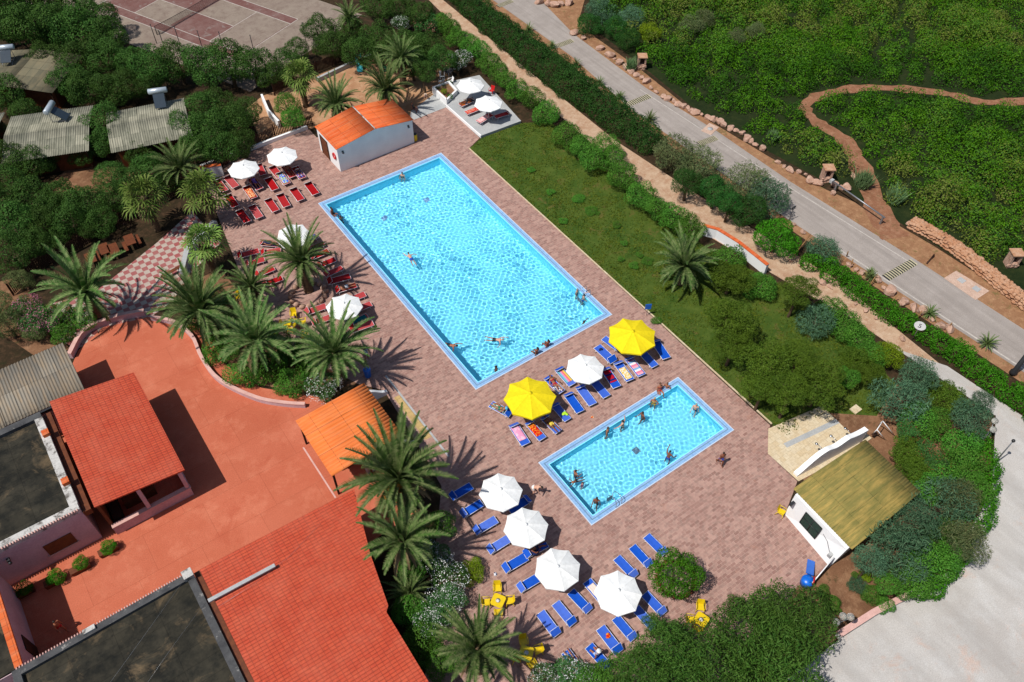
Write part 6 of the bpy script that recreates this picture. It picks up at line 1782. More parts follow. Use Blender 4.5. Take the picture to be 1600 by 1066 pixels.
MB().box(-.26, .26, -.02, .02, .85, 1.45, 0, Matrix.Translation((0, -.05, 0))).build('sign_plate', M['blue_plastic'], t)
t = thing('lamp_post', 'thick black lamp post at the right edge beside the road', 'lamp post', P(1582, 584, 0)[:], 0)
MB().lathe([(.3, 0), (.3, .3), (.2, .45), (.17, 4.2)], 12).build('post', M['black_metal'], t)
MB().lathe([(.17, 4.2), (.35, 4.4), (.35, 4.55), (.05, 4.8)], 12).build('lamp_head', M['black_metal'], t)
def globes(label, pts, base, z):
    b = P(*base, 0); t = thing('globe_lamp', label, 'lamp', (b.x, b.y, 0), 0, 'globe lamps'); n = len(pts)
    MB().tube([(0, 0, 0), (0, 0, z - .5)], [.06, .04], 8).build('post', M['metal'], t)
    for q_ in pts:
        p = P(*q_, z) - Vector((b.x, b.y, 0))
        MB().tube([(0, 0, z - .55), (p.x * .6, p.y * .6, z - .45), (p.x, p.y, z - .2)], .025, 6).build('arm', M['metal'], t)
        MB().ball(p, .24, 10).build('globe', M['globe'], t)
c = P(*zf_(438, 695), 2.9)
def base_px(p):  # ground pixel under a point
    v = np.array([p.x, p.y, 0]) - CAM; return (800 + FOC * v.dot(RGT) / v.dot(FWD), 533 - FOC * v.dot(UPV) / v.dot(FWD))
globes('lamp with three clear globes at the end of the boundary wall', [zf_(396, 716), zf_(438, 682), zf_(480, 686)], base_px(c), 2.9)
c = P(*zc(1396, 572), 3.0)
globes('lamp with two clear globes standing in the tamarisk by the curving path', [zc(1400, 545), zc(1390, 598)], base_px(c), 3.0)
t = thing('lamp_post', 'thin lamp post with a small round head on the parking area', 'lamp post', P(*zc(1390, 812), 0)[:], 0)
MB().tube([(0, 0, 0), (0, 0, 3.1)], [.06, .035], 8).build('post', M['metal'], t); MB().ball((0, 0, 3.15), .13, 8).build('lamp_head', M['black_metal'], t)
zr = zz(1200, 260, 3.9475); zq = zz(800, 0, 3.9475); zt = zz(400, 0, 3.9475)
t = thing('road_barrier', 'grey pole barrier across the mouth of the dirt track', 'barrier', P(*zr(430, 180), 0)[:], 0)
a = P(*zr(395, 88), 1.0) - P(*zr(430, 180), 0); b = P(*zr(722, 318), .9) - P(*zr(430, 180), 0)
MB().tube([a, b], .075, 8).build('pole', M['metal'], t)
for u in (.1, .97):
    p = a.lerp(b, u); MB().box(p.x - .08, p.x + .08, p.y - .08, p.y + .08, 0, p.z - .06).build('support', M['metal'], t)
MB().box(a.x - .2, a.x + .2, a.y - .15, a.y + .15, a.z - .2, a.z + .12).build('counterweight', M['concrete'], t)
def pillar(label, px, py, rz):
    b = P(px, py, 0); t = thing('meter_pillar', label, 'pillar', (b.x, b.y, 0), rz, 'stone meter pillars')
    w = MB(); rng = random.Random(int(px))
    w.box(-.45, .45, .1, .45, 0, 1.5); w.box(-.45, -.28, -.4, .095, 0, 1.5); w.box(.28, .45, -.4, .095, 0, 1.5); w.box(-.275, .275, -.4, .095, 0, .6)
    for k in range(14): w.ball((rng.uniform(-.5, .5), -.38, rng.uniform(0, .5)), (.18, .1, .12), 5)
    w.build('stone_body', M['boulder'], t)
    MB().box(-.55, .55, -.5, .55, 1.503, 1.6).build('cap', M['rubble'], t)
    MB().box(-.25, .25, .02, .095, .65, 1.4).build('meter_door', M['dark_wood'], t)
pillar('stone meter pillar with a flat cap beside the upper boulders', *zq(795, 420), -.6)
pillar('stone meter pillar left of the barrier at the dirt track', *zr(350, 85), -.6)
pillar('stone meter pillar above the rubble wall at the right edge', *zr(1490, 610), -.6)
def bump(label, a, b):
    p, q_ = P(*a, 0), P(*b, 0); c = (p + q_) / 2; d = q_ - p; L = d.length; rz = math.atan2(d.y, d.x)
    t = thing('speed_bump', label, 'speed bump', (c.x, c.y, 0), rz, 'striped speed bumps')
    pr = [(-.42, .008), (-.3, .045), (.3, .045), (.42, .008)]
    for nm, par, mm in (('hump', 0, 'black_metal'), ('painted_bars', 1, 'bump_paint')):
        mb = MB(); n = 26
        for k in range(n):
            if k % 2 != par: continue
            x0 = -L / 2 + L * k / n; x1 = x0 + L / n
            vs = [(x, y, z) for x in (x0, x1) for y, z in pr] + [(x, y, .006) for x in (x0, x1) for y in (-.42, .42)]
            mb.add(vs, [(0, 4, 5, 1), (1, 5, 6, 2), (2, 6, 7, 3), (0, 1, 2, 3), (7, 6, 5, 4)])
        mb.build(nm, M[mm], t)
M['bump_paint'] = mat('faded_yellow_paint', S(206, 196, 160), S(170, 160, 130), 4)
bump('striped speed bump with faded yellow bars near the manhole pad', zr(725, 690), zr(900, 590))
bump('striped speed bump with white bars, second from the top of the road', zq(258, 292), zq(372, 250))
bump('striped speed bump half way down the road, beside the upper boulders', zq(700, 650), zq(848, 592))
bump('striped speed bump partly hidden behind the roadside trees', zq(1150, 890), zq(1258, 850))
bump('striped speed bump at the top edge of the picture', zt(1490, 40), zt(1579, 5))
t = thing('manhole_pad', 'pale concrete pad with two manhole covers on the road verge', 'manhole', P(*zr(1225, 735), 0)[:], 0)
o_ = P(*zr(1225, 735), 0); pl = [P(*zr(*a), 0) - o_ for a in ((1085, 690), (1160, 645), (1365, 770), (1280, 825))]
MB().prism(pl, -.02, .03).build('pad', M['pad_tan'], t)
for a in ((1192, 705), (1285, 758)):
    p = P(*zr(*a), 0) - o_; MB().prism([(p.x - .3, p.y - .3), (p.x + .3, p.y - .3), (p.x + .3, p.y + .3), (p.x - .3, p.y + .3)], .031, .06).build('cover', M['concrete'], t)
p = P(*zq(1222, 797), 0); t = thing('manhole_pad', 'small pale manhole surround beside the boulders at the road verge', 'manhole', p[:], .3)
MB().box(-.9, .9, -.6, .6, -.02, .03).build('pad', M['pad_tan'], t); MB().lathe([(.3, .031), (.3, .06), (.001, .06)], 14).build('cover', M['concrete'], t)
# boulders
def boulder_mesh(seed):
    rng = np.random.default_rng(seed); import bmesh
    bm = bmesh.new(); bmesh.ops.create_icosphere(bm, subdivisions=3, radius=1)
    ax = [rng.normal(size=3) for _ in range(9)]
    for v in bm.verts:
        p = np.array(v.co); 
        for a in ax:
            a_ = a / np.linalg.norm(a); dd = p.dot(a_); 
            if dd > .62: p = p - a_ * (dd - .62) * .85
        p = p * (1 + .05 * np.sin(p * 7 + seed).sum() / 2); v.co = p
    me = D.meshes.new('boulder'); bm.to_mesh(me); bm.free(); me.materials.append(M['boulder']); return me
BM_ = [boulder_mesh(s) for s in (1, 2, 3, 4)]
bn = [0]
def boulders(tmpl, group, pts, z, r0=.45):
    rng = random.Random(len(pts))
    for i, a in enumerate(pts):
        px, py = z(*a); r = r0 * rng.uniform(.5, 1.45); b = P(px, py, r * .4); o = D.objects.new('boulder', BM_[bn[0] % 4]); bn[0] += 1; link(o)
        o.location = (b.x, b.y, r * .35); o.scale = (r * rng.uniform(.9, 1.4), r * rng.uniform(.8, 1.1), r * .85); o.rotation_euler = (0, 0, rng.uniform(0, 6))
        tag(o, tmpl.format(o=ordw(i + 1)), 'boulder', group)
boulders('pink granite boulder, {o} from the top in the upper row beyond the road', 'boulders beyond the road', [(165, 10), (225, 18), (262, 30), (300, 22), (350, 16), (390, 200), (440, 235), (545, 295), (600, 335), (632, 362), (660, 385), (705, 412), (735, 440), (770, 462), (800, 480)], zq, .44)
boulders('reddish boulder, {o} from the top in the row between upper pillar and lower pillar', 'boulders along the scrub', [(830, 500), (858, 540), (890, 565), (935, 598), (962, 606), (1000, 622), (1030, 645), (1058, 655), (1086, 666), (1110, 682), (1132, 690), (1170, 708), (1210, 725), (1240, 735), (1265, 735), (1282, 750), (1305, 765), (1350, 790), (1385, 805), (1420, 822), (1448, 850), (1475, 868), (1502, 890), (1545, 915)], zq, .42)
boulders('orange-pink boulder, {o} from the left near the barrier pillar', 'boulders by the barrier', [(60, -25), (100, 0), (138, 20), (190, 35), (232, 50), (262, 82), (298, 95), (410, 110), (455, 132), (490, 128), (530, 60), (400, 165), (870, 350)], zr, .4)
boulders('weathered boulder, {o} from the top along the near edge of the paved road', 'boulders at the near road edge', [(155, 355), (215, 402), (500, 610), (545, 636), (580, 655), (680, 690), (712, 750), (755, 762), (838, 836), (900, 870), (950, 888), (1010, 940), (1062, 982), (1120, 1000)], zr, .42)
boulders('small pale boulder, {o} from the top along the sandy path below the road hedge', 'boulders along the sandy path', [(140, 580), (200, 612), (340, 715), (382, 742), (540, 850), (605, 890), (668, 935), (830, 1058)], zr, .36)
boulders('pale stone, {o} from the top between the road hedge and the asphalt', 'stones by the road hedge', [(62, 205), (455, 495), (480, 505), (545, 540), (600, 590), (740, 690), (775, 720), (815, 745)], zq, .3)
# rubble wall
def rubble_wall():
    pts = smooth_path(PP([zr(*a) for a in ((880, 368), (1000, 432), (1100, 492), (1200, 562), (1300, 640), (1400, 722), (1500, 802), (1640, 915))]), 6); o = pts[0]
    q_ = [p - o for p in pts]; t = thing('rubble_wall', 'thick dry-stone rubble wall along the verge at the right edge', 'wall', (o.x, o.y, 0))
    rng = np.random.default_rng(4); mb = MB(); w = .95; h = .85
    pol = strip(q_, w * .8); mb.prism([tuple(p) for p in pol], -.02, h * .8)
    for i in range(len(q_) - 1):
        a, b = q_[i], q_[i + 1]; d = (b - a).normalized(); nr = Vector((-d.y, d.x, 0)); n = int((b - a).length / .28) + 1
        for k in range(n):
            p = a.lerp(b, k / n)
            for s_, z in ((-.5, .15), (-.5, .45), (-.5, .7), (.5, .4), (.5, .7), (-.25, .8), (0, .82), (.25, .8)):
                c = p + nr * (s_ * w + rng.uniform(-.06, .06)) + d * rng.uniform(-.1, .1); r = rng.uniform(.12, .22)
                mb.ball((c.x, c.y, z * h / .85 + rng.uniform(-.05, .05)), (r * rng.uniform(.8, 1.3), r * rng.uniform(.8, 1.3), r * .75), 4)
    for k in range(len(mb.sm)): mb.sm[k] = False
    mb.build('stone_body', M['rubble'], t)
rubble_wall()
# stakes
for i, (a, b) in enumerate([((158, 555), (262, 420)), ((510, 620), (525, 572)), ((622, 742), (662, 682)), ((745, 850), (805, 790)), ((920, 940), (950, 890)), ((1110, 1000), (1135, 965)), ((485, 555), (495, 525))]):
    p, q_ = P(*zr(*a), 0), P(*zr(*b), .9); o = MB().tube([(0, 0, 0), (q_ - p) * .5, q_ - p], [.06, .055, .04], 6).build('wooden_stake', M['pale_wood']); o.location = p
    tag(o, 'leaning wooden stake, %s from the left along the near edge of the road' % ordw(i + 1), 'stake', 'wooden stakes by the road')
p, q_ = P(*zr(980, 600), .05), P(*zr(1025, 545), .1)
o = MB().tube([(0, 0, 0), q_ - p], .07, 6).tube([(.2, .1, 0), ((q_ - p).x * .3 + .9, .2, .02)], .05, 6).build('driftwood', M['dark_wood']); o.location = p; tag(o, 'dark broken plank lying on the verge near the speed bump', 'plank')
# A-frames
zE = zc
t = thing('swing_frame', 'white metal swing frame standing behind the shower wall', 'swing', P(*zE(690, 600), 0)[:], 0); o_ = P(*zE(690, 600), 0)
A1, A2 = P(*zE(708, 545), 1.6) - o_, P(*zE(672, 598), 1.6) - o_
mb = MB()
for a_, l1, l2 in ((A1, (682, 568), (785, 640)), (A2, (642, 628), (725, 662))):
    for l in (l1, l2): mb.tube([a_, P(*zE(*l), 0) - o_], .035, 6)
mb.tube([A1, A2], .035, 6); mb.build('frame', M['white_metal'], t)
sw = MB(); m_ = (A1 + A2) / 2
for s in (-.2, .2): sw.tube([m_ + (A2 - A1).normalized() * s, m_ + (A2 - A1).normalized() * s - Vector((0, 0, 1.1))], .012, 4)
sw.build('chain', M['metal'], t); MB().box(m_.x - .25, m_.x + .25, m_.y - .12, m_.y + .12, m_.z - 1.14, m_.z - 1.1).build('seat', M['dark_wood'], t)
for i, a in enumerate(((540, 475), (598, 652))):
    p = P(*zE(*a), 0); o = MB().box(-.38, .38, -.3, .3, 0, .1).box(-.2, .2, -.15, .15, .103, .13).build('inspection_slab', M['cream_tile']); o.location = p
    tag(o, ('pale square slab on the bare soil behind the terrace', 'pale square slab between shower wall and swing frame')[i], 'slab')
# play things
t = thing('play_slide', 'turquoise plastic slide standing on the sand play area', 'slide', P(*za(640, 415), 0)[:], math.radians(-25))
MB().hexa([(-.28, -1.2, .1), (.28, -1.2, .1), (.28, .7, 1.1), (-.28, .7, 1.1)], [(-.28, -1.2, .16), (.28, -1.2, .16), (.28, .7, 1.18), (-.28, .7, 1.18)]).build('chute', M['teal_plastic'], t)
for s in (-1, 1): MB().tube([(s * .3, -1.2, .2), (s * .3, .7, 1.3)], .05, 6).build('side_rail', M['teal_plastic'], t)
mb = MB()
for s in (-1, 1): mb.tube([(s * .28, .72, 1.2), (s * .3, 1.3, 0)], .04, 6)
for k in range(4): mb.tube([(-.29, .82 + k * .12, 1.0 - k * .24), (.29, .82 + k * .12, 1.0 - k * .24)], .03, 6)
mb.build('steps', M['white_metal'], t)
t = thing('rocking_toy', 'small green plastic rocker on the sand behind the palms', 'toy', P(*za(795, 432), 0)[:], .4)
MB().tube(smooth_path([(-.2, -.5, .3), (-.2, -.25, .06), (-.2, .25, .06), (-.2, .5, .3)], 4), .05, 6).tube(smooth_path([(.2, -.5, .3), (.2, -.25, .06), (.2, .25, .06), (.2, .5, .3)], 4), .05, 6).build('runner', M['green_plastic'], t)
MB().hexa([(-.2, -.35, .3), (.2, -.35, .3), (.2, .3, .3), (-.2, .3, .3)], [(-.15, -.3, .45), (.15, -.3, .45), (.15, .25, .62), (-.15, .25, .62)]).build('seat', M['green_plastic'], t)
p = P(*zf_(228, 455), 0); t = thing('paddling_slide', 'blue plastic toddler slide with a red top by the dark ramp', 'slide', p[:], math.radians(120))
MB().hexa([(-.25, -1.3, .02), (.25, -1.3, .02), (.25, .1, .62), (-.25, .1, .62)], [(-.25, -1.3, .08), (.25, -1.3, .08), (.25, .1, .70), (-.25, .1, .70)]).build('chute', M['blue_plastic'], t)
MB().lathe([(.4, 0), (.42, .5), (.36, .66), (.001, .68)], 14, M=Matrix.Translation((0, .5, 0))).build('platform', M['blue_plastic'], t)
MB().tube([(-.3, .3, .68), (-.3, .3, .95), (-.3, .75, .95), (-.3, .75, .68)], .05, 6).build('handle', M['red_plastic'], t)
a, b = P(*zf_(350, 385), 0), P(*zf_(236, 515), 0); d = (b - a).normalized(); nr = Vector((-d.y, d.x, 0))
t = thing('ramp_fence', 'low dark slatted fence dropping from the corner of the snack house', 'fence', a[:], 0)
MB().hexa([(0, 0, 0), b - a, b - a + nr * .06, nr * .06], [(0, 0, 1.2), (b - a) + Vector((0, 0, .7)), b - a + nr * .06 + Vector((0, 0, .7)), nr * .06 + Vector((0, 0, 1.2))]).build('boards', M['dark_wood'], t)
MB().tube([nr * .03 + Vector((0, 0, 1.23)), b - a + nr * .03 + Vector((0, 0, .73))], .04, 6).build('top_rail', M['white_metal'], t)
# ---------------------------------------------------------------- people
SKIN = {'tan': plain('tanned_skin', S(172, 112, 82), .5, .3), 'brown': plain('deep_tan_skin', S(138, 84, 60), .5, .3), 'fair': plain('fair_skin', S(224, 172, 146), .5, .3)}
HAIRM = {'dark': plain('dark_hair', (.02, .014, .01), .6, .3), 'brown': plain('brown_hair', (.07, .035, .018), .6, .3), 'blond': plain('blond_hair', S(206, 170, 110), .6, .3), 'grey': plain('grey_hair', S(150, 148, 146), .6, .3), 'cap': plain('white_cap', (.8, .8, .78), .7), 'bluehat': plain('light_blue_hat', S(90, 190, 230), .7)}
WEAR = {'blue': plain('blue_swimwear', S(40, 80, 190), .7), 'black': plain('black_swimwear', (.015, .015, .018), .6), 'red': plain('red_swimwear', S(190, 30, 40), .7), 'white': plain('white_swimwear', (.78, .78, .76), .7), 'green': plain('green_swimwear', S(40, 120, 90), .7), 'pink': plain('pink_swimwear', S(236, 120, 150), .7), 'yellow': plain('yellow_swimwear', S(230, 200, 70), .7), 'navy': plain('navy_swimwear', S(26, 34, 80), .7), 'purple': plain('purple_shirt', S(120, 90, 180), .8), 'paleblue': plain('pale_blue_shirt', S(170, 190, 230), .8)}
V3 = lambda *a: Vector(a).normalized()
def POSE(up=(0, 0, 1), fwd=(0, 1, 0), arms=None, legs=None, head=None):
    return dict(up=V3(*up), fwd=V3(*fwd), arms=arms, legs=legs, head=V3(*(head or up)))
POSES = {
 'stand': POSE((0, .05, 1), arms=[((-.25, .05, -1), (-.12, .35, -1)), ((.25, .02, -1), (.15, .4, -1))], legs=[((-.08, .06, -1), (-.03, -.05, -1)), ((.1, .02, -1), (.05, -.08, -1))]),
 'hips': POSE((0, .03, 1), arms=[((-.75, -.1, -1), (.75, .35, -.8)), ((.3, .05, -1), (.15, .5, -1))], legs=[((-.12, .1, -1), (-.05, -.05, -1)), ((.14, .02, -1), (.05, -.1, -1))]),
 'walk': POSE((0, .08, 1), arms=[((-.2, -.4, -1), (-.1, .2, -1)), ((.2, .45, -1), (.1, .9, -.7))], legs=[((-.05, .45, -1), (0, .05, -1)), ((.06, -.3, -1), (.03, -.6, -1))]),
 'armsout': POSE((0, .1, 1), arms=[((-1, .3, -.15), (-1, .5, .0)), ((1, .35, -.2), (.9, .7, -.1))], legs=[((-.2, .1, -1), (-.05, -.15, -1)), ((.2, .05, -1), (.05, -.2, -1))]),
 'reach': POSE((0, .15, 1), arms=[((-.4, .9, .35), (-.1, 1, .3)), ((.5, .2, -.8), (.3, .9, -.4))], legs=[((-.15, .15, -1), (-.05, -.2, -1)), ((.2, -.1, -1), (.05, -.3, -1))]),
 'swim': POSE((0, 1, .18), (0, .18, -1), arms=[((-.5, .85, .05), (-.2, 1, -.1)), ((.75, .3, -.25), (.6, -.4, -.4))], legs=[((-.12, -1, -.1), (-.08, -1, .12)), ((.14, -1, -.22), (.06, -1, -.05))], head=(0, .85, .5)),
 'sit': POSE((0, -.12, 1), (0, 1, .1), arms=[((-.3, -.25, -1), (-.15, .15, -1)), ((.3, .25, -.9), (.0, .8, -.6))], legs=[((-.15, 1, .0), (-.05, .12, -1)), ((.15, 1, .0), (.08, .05, -1))]),
 'lounge': POSE((0, -.9, .55), (0, .55, .9), arms=[((-.4, .4, -.35), (.0, .9, .1)), ((.45, .45, -.3), (-.1, .9, .15))], legs=[((-.1, 1, .05), (0, 1, -.1)), ((.1, .9, .45), (.03, .75, -.7))], head=(0, -.6, .8)),
 'lie': POSE((0, -1, .06), (0, .06, 1), arms=[((-.35, .9, -.03), (-.05, 1, .0)), ((.35, .9, -.03), (.05, 1, .0))], legs=[((-.1, 1, 0), (-.03, 1, 0)), ((.12, 1, .0), (.05, 1, 0))], head=(0, -1, .12)),
 'bend': POSE((0, .85, .55), (0, .55, -.85), arms=[((-.2, .35, -1), (.05, .35, -1)), ((.2, .3, -1), (-.05, .35, -1))], legs=[((-.12, .35, -1), (-.05, -.35, -1)), ((.12, .3, -1), (.05, -.4, -1))], head=(0, 1, .3)),
 'carry': POSE((0, .0, 1), arms=[((-.35, .3, -1), (.3, 1, .1)), ((.35, .3, -1), (-.3, 1, .15))], legs=[((-.1, .2, -1), (-.03, -.05, -1)), ((.1, -.05, -1), (.03, -.15, -1))]),
}
def person_meshes(pk, longhair):
    q = POSES[pk]; up = q['up']; fw = (q['fwd'] - up * q['fwd'].dot(up)).normalized(); rt = fw.cross(up)
    mb = MB(); J = {}
    loc = lambda x, y, z: rt * x + fw * y + up * z           # torso frame, origin pelvis
    def limb(a, b, ra, rb, n=5, bul=0.0):
        pts = [a.lerp(b, i / n) for i in range(n + 1)]; rs = [ra + (rb - ra) * i / n + bul * math.sin(pi * i / n) for i in range(n + 1)]
        mb.tube(pts, rs, 10); mb.ball(a, ra, 7); mb.ball(b, rb, 7)
    # trunk as stacked ovals
    V = []; F = []; nn = 16
    prof = [(-.13, .10, .085, 0), (-.08, .155, .105, 0), (.0, .165, .11, -.005), (.08, .145, .10, 0), (.17, .135, .092, .005), (.27, .158, .105, .012), (.36, .178, .112, .012), (.43, .17, .098, .0), (.48, .11, .075, -.005), (.52, .058, .058, 0)]
    for z, a, b, y in prof:
        for j in range(nn):
            an = 2 * pi * j / nn; V.append(loc(a * math.cos(an), y + b * math.sin(an), z))
    for i in range(len(prof) - 1):
        for j in range(nn): F.append((i * nn + j, i * nn + (j + 1) % nn, (i + 1) * nn + (j + 1) % nn, (i + 1) * nn + j))
    F += [tuple(range(nn))[::-1], tuple(range((len(prof) - 1) * nn, len(prof) * nn))]
    mb.add(V, F, 0, True)
    neck = loc(0, 0, .50); hd = q['head']; hfw = (fw - hd * fw.dot(hd)).normalized(); hrt = hfw.cross(hd)
    hc = neck + up * .03 + hd * .135 + hfw * .015
    limb(neck, neck + up * .03 + hd * .06, .055, .052, 2)
    def hb(x, y, z, r):
        c = hc + hrt * x + hfw * y + hd * z
        rr = r if hasattr(r, '__len__') else (r, r, r); m = Matrix.Identity(4)
        for i, v in enumerate((hrt, hfw, hd)):
            for k in range(3): m[k][i] = v[k] * rr[i]
            m[i][3] = c[i]
        prof = [(max(.001, math.sin(pi * i / 9)), -math.cos(pi * i / 9)) for i in range(10)]
        return prof, m
    for a in ((0, 0, .01, (.076, .092, .11)), (0, .028, -.06, (.055, .06, .06)), (0, .095, -.012, (.014, .022, .022)), (-.078, 0, -.01, (.012, .022, .032)), (.078, 0, -.01, (.012, .022, .032))):
        prof_, m = hb(*a); mb.lathe(prof_, 14, 0, m)
    for s, (ua, fa), (ta, sa) in ((-1, q['arms'][0], q['legs'][0]), (1, q['arms'][1], q['legs'][1])):
        sh = loc(s * .185, 0, .41); el = sh + V3(*ua) * .29; wr = el + V3(*fa) * .25
        limb(loc(s * .10, 0, .42), sh, .06, .056, 2); limb(sh, el, .052, .038, 5, .006); limb(el, wr, .040, .026, 5, .005)
        fdir = V3(*fa); side = fdir.cross(fw);  side = side.normalized() if side.length > .1 else rt.copy(); nrm = side.cross(fdir).normalized()
        pc = wr + fdir * .05; limb(wr, pc + fdir * .03, .027, .034, 3)
        mb.ball(pc + side * .014, .028, 6); mb.ball(pc - side * .014, .028, 6)
        for k, ln in enumerate((.070, .082, .078, .060)):
            b0 = pc + fdir * .04 + side * (-.030 + .02 * k); m1 = b0 + fdir * ln * .5 + nrm * .006; e1 = b0 + fdir * ln * .95 + nrm * .028 * (1 + .2 * k)
            mb.tube([b0 - fdir * .03, m1, e1], [.0105, .010, .008], 6); mb.ball(e1, .009, 4)
        t0 = pc - side * .026; t1 = t0 - side * .03 + fdir * .025 + nrm * .012; t2 = t1 + fdir * .03 + nrm * .012
        mb.tube([t0, t1, t2], [.0125, .011, .009], 6); mb.ball(t2, .009, 4)
        hp = loc(s * .085, 0, -.03); kn = hp + V3(*ta) * .43; an = kn + V3(*sa) * .41
        limb(hp, kn, .084, .054, 6, .004); limb(kn, an, .055, .036, 6, .010)
        sd = V3(*sa); ft = (fw - sd * fw.dot(sd)); ft = ft.normalized() if ft.length > .15 else (up * -1)
        toe = an + ft * .17 + sd * .045
        limb(an + sd * .03 - ft * .035, toe, .038, .026, 4); 
        J[s] = (hp, kn)
    o = mb.build('tmp_body', list(SKIN.values())[:1]); md = o.modifiers.new('r', 'REMESH'); md.mode = 'VOXEL'; md.voxel_size = .0115
    md.use_smooth_shade = True
    sm = o.modifiers.new('s', 'SMOOTH'); sm.factor = .4; sm.iterations = 2
    bpy.context.view_layer.update()
    me = D.meshes.new_from_object(o.evaluated_get(bpy.context.evaluated_depsgraph_get())); me.name = 'body'
    D.objects.remove(o)
    me.materials.clear(); me.materials.append(None)
    n = len(me.vertices); co = np.empty(n * 3); me.vertices.foreach_get('co', co); co = co.reshape(-1, 3)
    no = np.empty(n * 3); me.vertices.foreach_get('normal', no); no = no.reshape(-1, 3)
    U, Fv, Rv = np.array(up), np.array(fw), np.array(rt)
    s_ = co @ U; x = co @ Rv; y = co @ Fv; ax = np.hypot(x, y)
    def thigh(lim):
        r = np.zeros(n, bool)
        for k in (-1, 1):
            h, kn = (np.array(v) for v in J[k]); d = kn - h; L = np.linalg.norm(d); d /= L; t = (co - h) @ d; rad = np.linalg.norm(co - h - t[:, None] * d, axis=1)
            r |= (t > -.02) & (t < lim) & (rad < .115)
        return r
    pelvis = (s_ > -.15) & (s_ < .07) & (ax < .185)
    arms = np.zeros(n, bool)
    regs = {'trunks': pelvis | thigh(.2), 'brief': (pelvis & (s_ < .05)) | thigh(.035), 'top': (s_ > .27) & (s_ < .37) & (ax < .186) & (np.abs(x) < .17), 'shirt': (s_ > -.06) & (s_ < .47) & (ax < .2)}
    polys = np.array([p.vertices[:] for p in me.polygons])
    def shell(mask, off, name):
        pm = mask[polys].all(1); idx = np.unique(polys[pm]); mp = -np.ones(n, int); mp[idx] = np.arange(len(idx)); k = len(idx)
        a = co[idx] + no[idx] * off; b = co[idx] + no[idx] * -.002
        Fc = [tuple(mp[f]) for f in polys[pm]]; Fb = [tuple(int(i) + k for i in f[::-1]) for f in Fc]
        ec = {}
        for f in Fc:
            for i in range(4): e = (f[i], f[(i + 1) % 4]); ec[e] = 1
        rim = [(e[1], e[0], e[0] + k, e[1] + k) for e in ec if (e[1], e[0]) not in ec]
        m2 = D.meshes.new(name); m2.from_pydata(np.concatenate([a, b]).tolist(), [], [tuple(int(i) for i in f) for f in Fc + Fb + rim]); m2.materials.append(None)
        m2.polygons.foreach_set('use_smooth', [True] * len(m2.polygons)); m2.update(); return m2
    out = {'body': me}
    for k, v in regs.items(): out[k] = shell(v, .009 if k != 'shirt' else .014, {'trunks': 'swim_trunks', 'brief': 'swim_briefs', 'top': 'bikini_top', 'shirt': 'shirt'}[k])
    # hair, eyes, mouth
    h = MB(); prof_, m = hb(0, -.014, .028, (.084, .096, .106)); h.lathe(prof_, 14, 0, m)
    h2 = MB(); h2.lathe(prof_, 14, 0, m)
    for k in range(4):
        pr, m = hb(0, -.06 - .006 * k, -.05 - .045 * k, (.074 - .006 * k, .042, .06)); h2.lathe(pr, 12, 0, m)
    hat = MB(); pr, m = hb(0, 0, .05, (.094, .11, .085)); hat.lathe(pr, 14, 0, m)
    m4 = Matrix.Identity(4)
    for i, v in enumerate((hrt, hfw, hd)):
        for k in range(3): m4[k][i] = v[k]
        m4[i][3] = (hc + hd * .05)[i]
    hat.lathe([(.09, .0), (.15, -.012), (.15, -.006), (.09, .01)], 16, 0, m4)
    e = MB()
    for s in (-1, 1): pr, m = hb(s * .031, .083, .012, (.011, .008, .008)); e.lathe(pr, 8, 0, m)
    mo = MB(); pr, m = hb(0, .083, -.055, (.022, .008, .006)); mo.lathe(pr, 8, 0, m)
    for k, b in (('hair', h), ('longhair', h2), ('hat', hat), ('eyes', e), ('mouth', mo)):
        o = b.build('tmp', M['black_print']); out[k] = o.data; D.objects.remove(o); out[k].name = 'hair' if k == 'longhair' else k; out[k].materials.clear(); out[k].materials.append(None)
    return out
CACHE = {}
LIPS = plain('lips', S(150, 80, 76), .5)
def person(label, pose, loc, rz, skin='tan', hair='dark', lng=False, wear='blue', style='trunks', top=None, sc_=1.0, group=None):
    if pose not in CACHE: CACHE[pose] = person_meshes(pose, lng)
    c = CACHE[pose]; t = thing('person', label, 'person', loc, rz, group, sc_)
    def part(nm, key, m, par=t):
        o = D.objects.new(nm, c[key]); link(o, par); o.material_slots[0].link = 'OBJECT'; o.material_slots[0].material = m; return o
    part('body', 'body', SKIN[skin])
    if hair in ('cap', 'bluehat'): part('hat', 'hat', HAIRM[hair]); part('hair', 'hair', HAIRM['brown'])
    else: part('hair', 'longhair' if lng else 'hair', HAIRM[hair])
    part('eyes', 'eyes', M['black_print']); part('mouth', 'mouth', LIPS)
    part({'trunks': 'swim_trunks', 'brief': 'swim_briefs'}[style], style, WEAR[wear])
    if top == 'shirt': part('shirt', 'shirt', WEAR[wear])
    elif top: part('bikini_top', 'top', WEAR[top])
    return t
def towards(px, py, qx, qy):
    a, b = P(px, py, 0), P(qx, qy, 0); d = b - a; return math.atan2(d.y, d.x) - pi / 2
def at(label, pose, px, py, zp, rz=None, look=None, **kw):
    "zp: height of the pelvis; px,py: where the middle of the trunk shows"
    up = POSES[pose]['up']; b = P(px, py, zp + .22 * kw.get('sc_', 1) * up.z)
    if look: rz = towards(px, py, *look)
    off = Matrix.Rotation(rz, 3, 'Z') @ (up * .22 * kw.get('sc_', 1)); 
    return person(label, pose, (b.x - off.x, b.y - off.y, zp), rz, **kw)
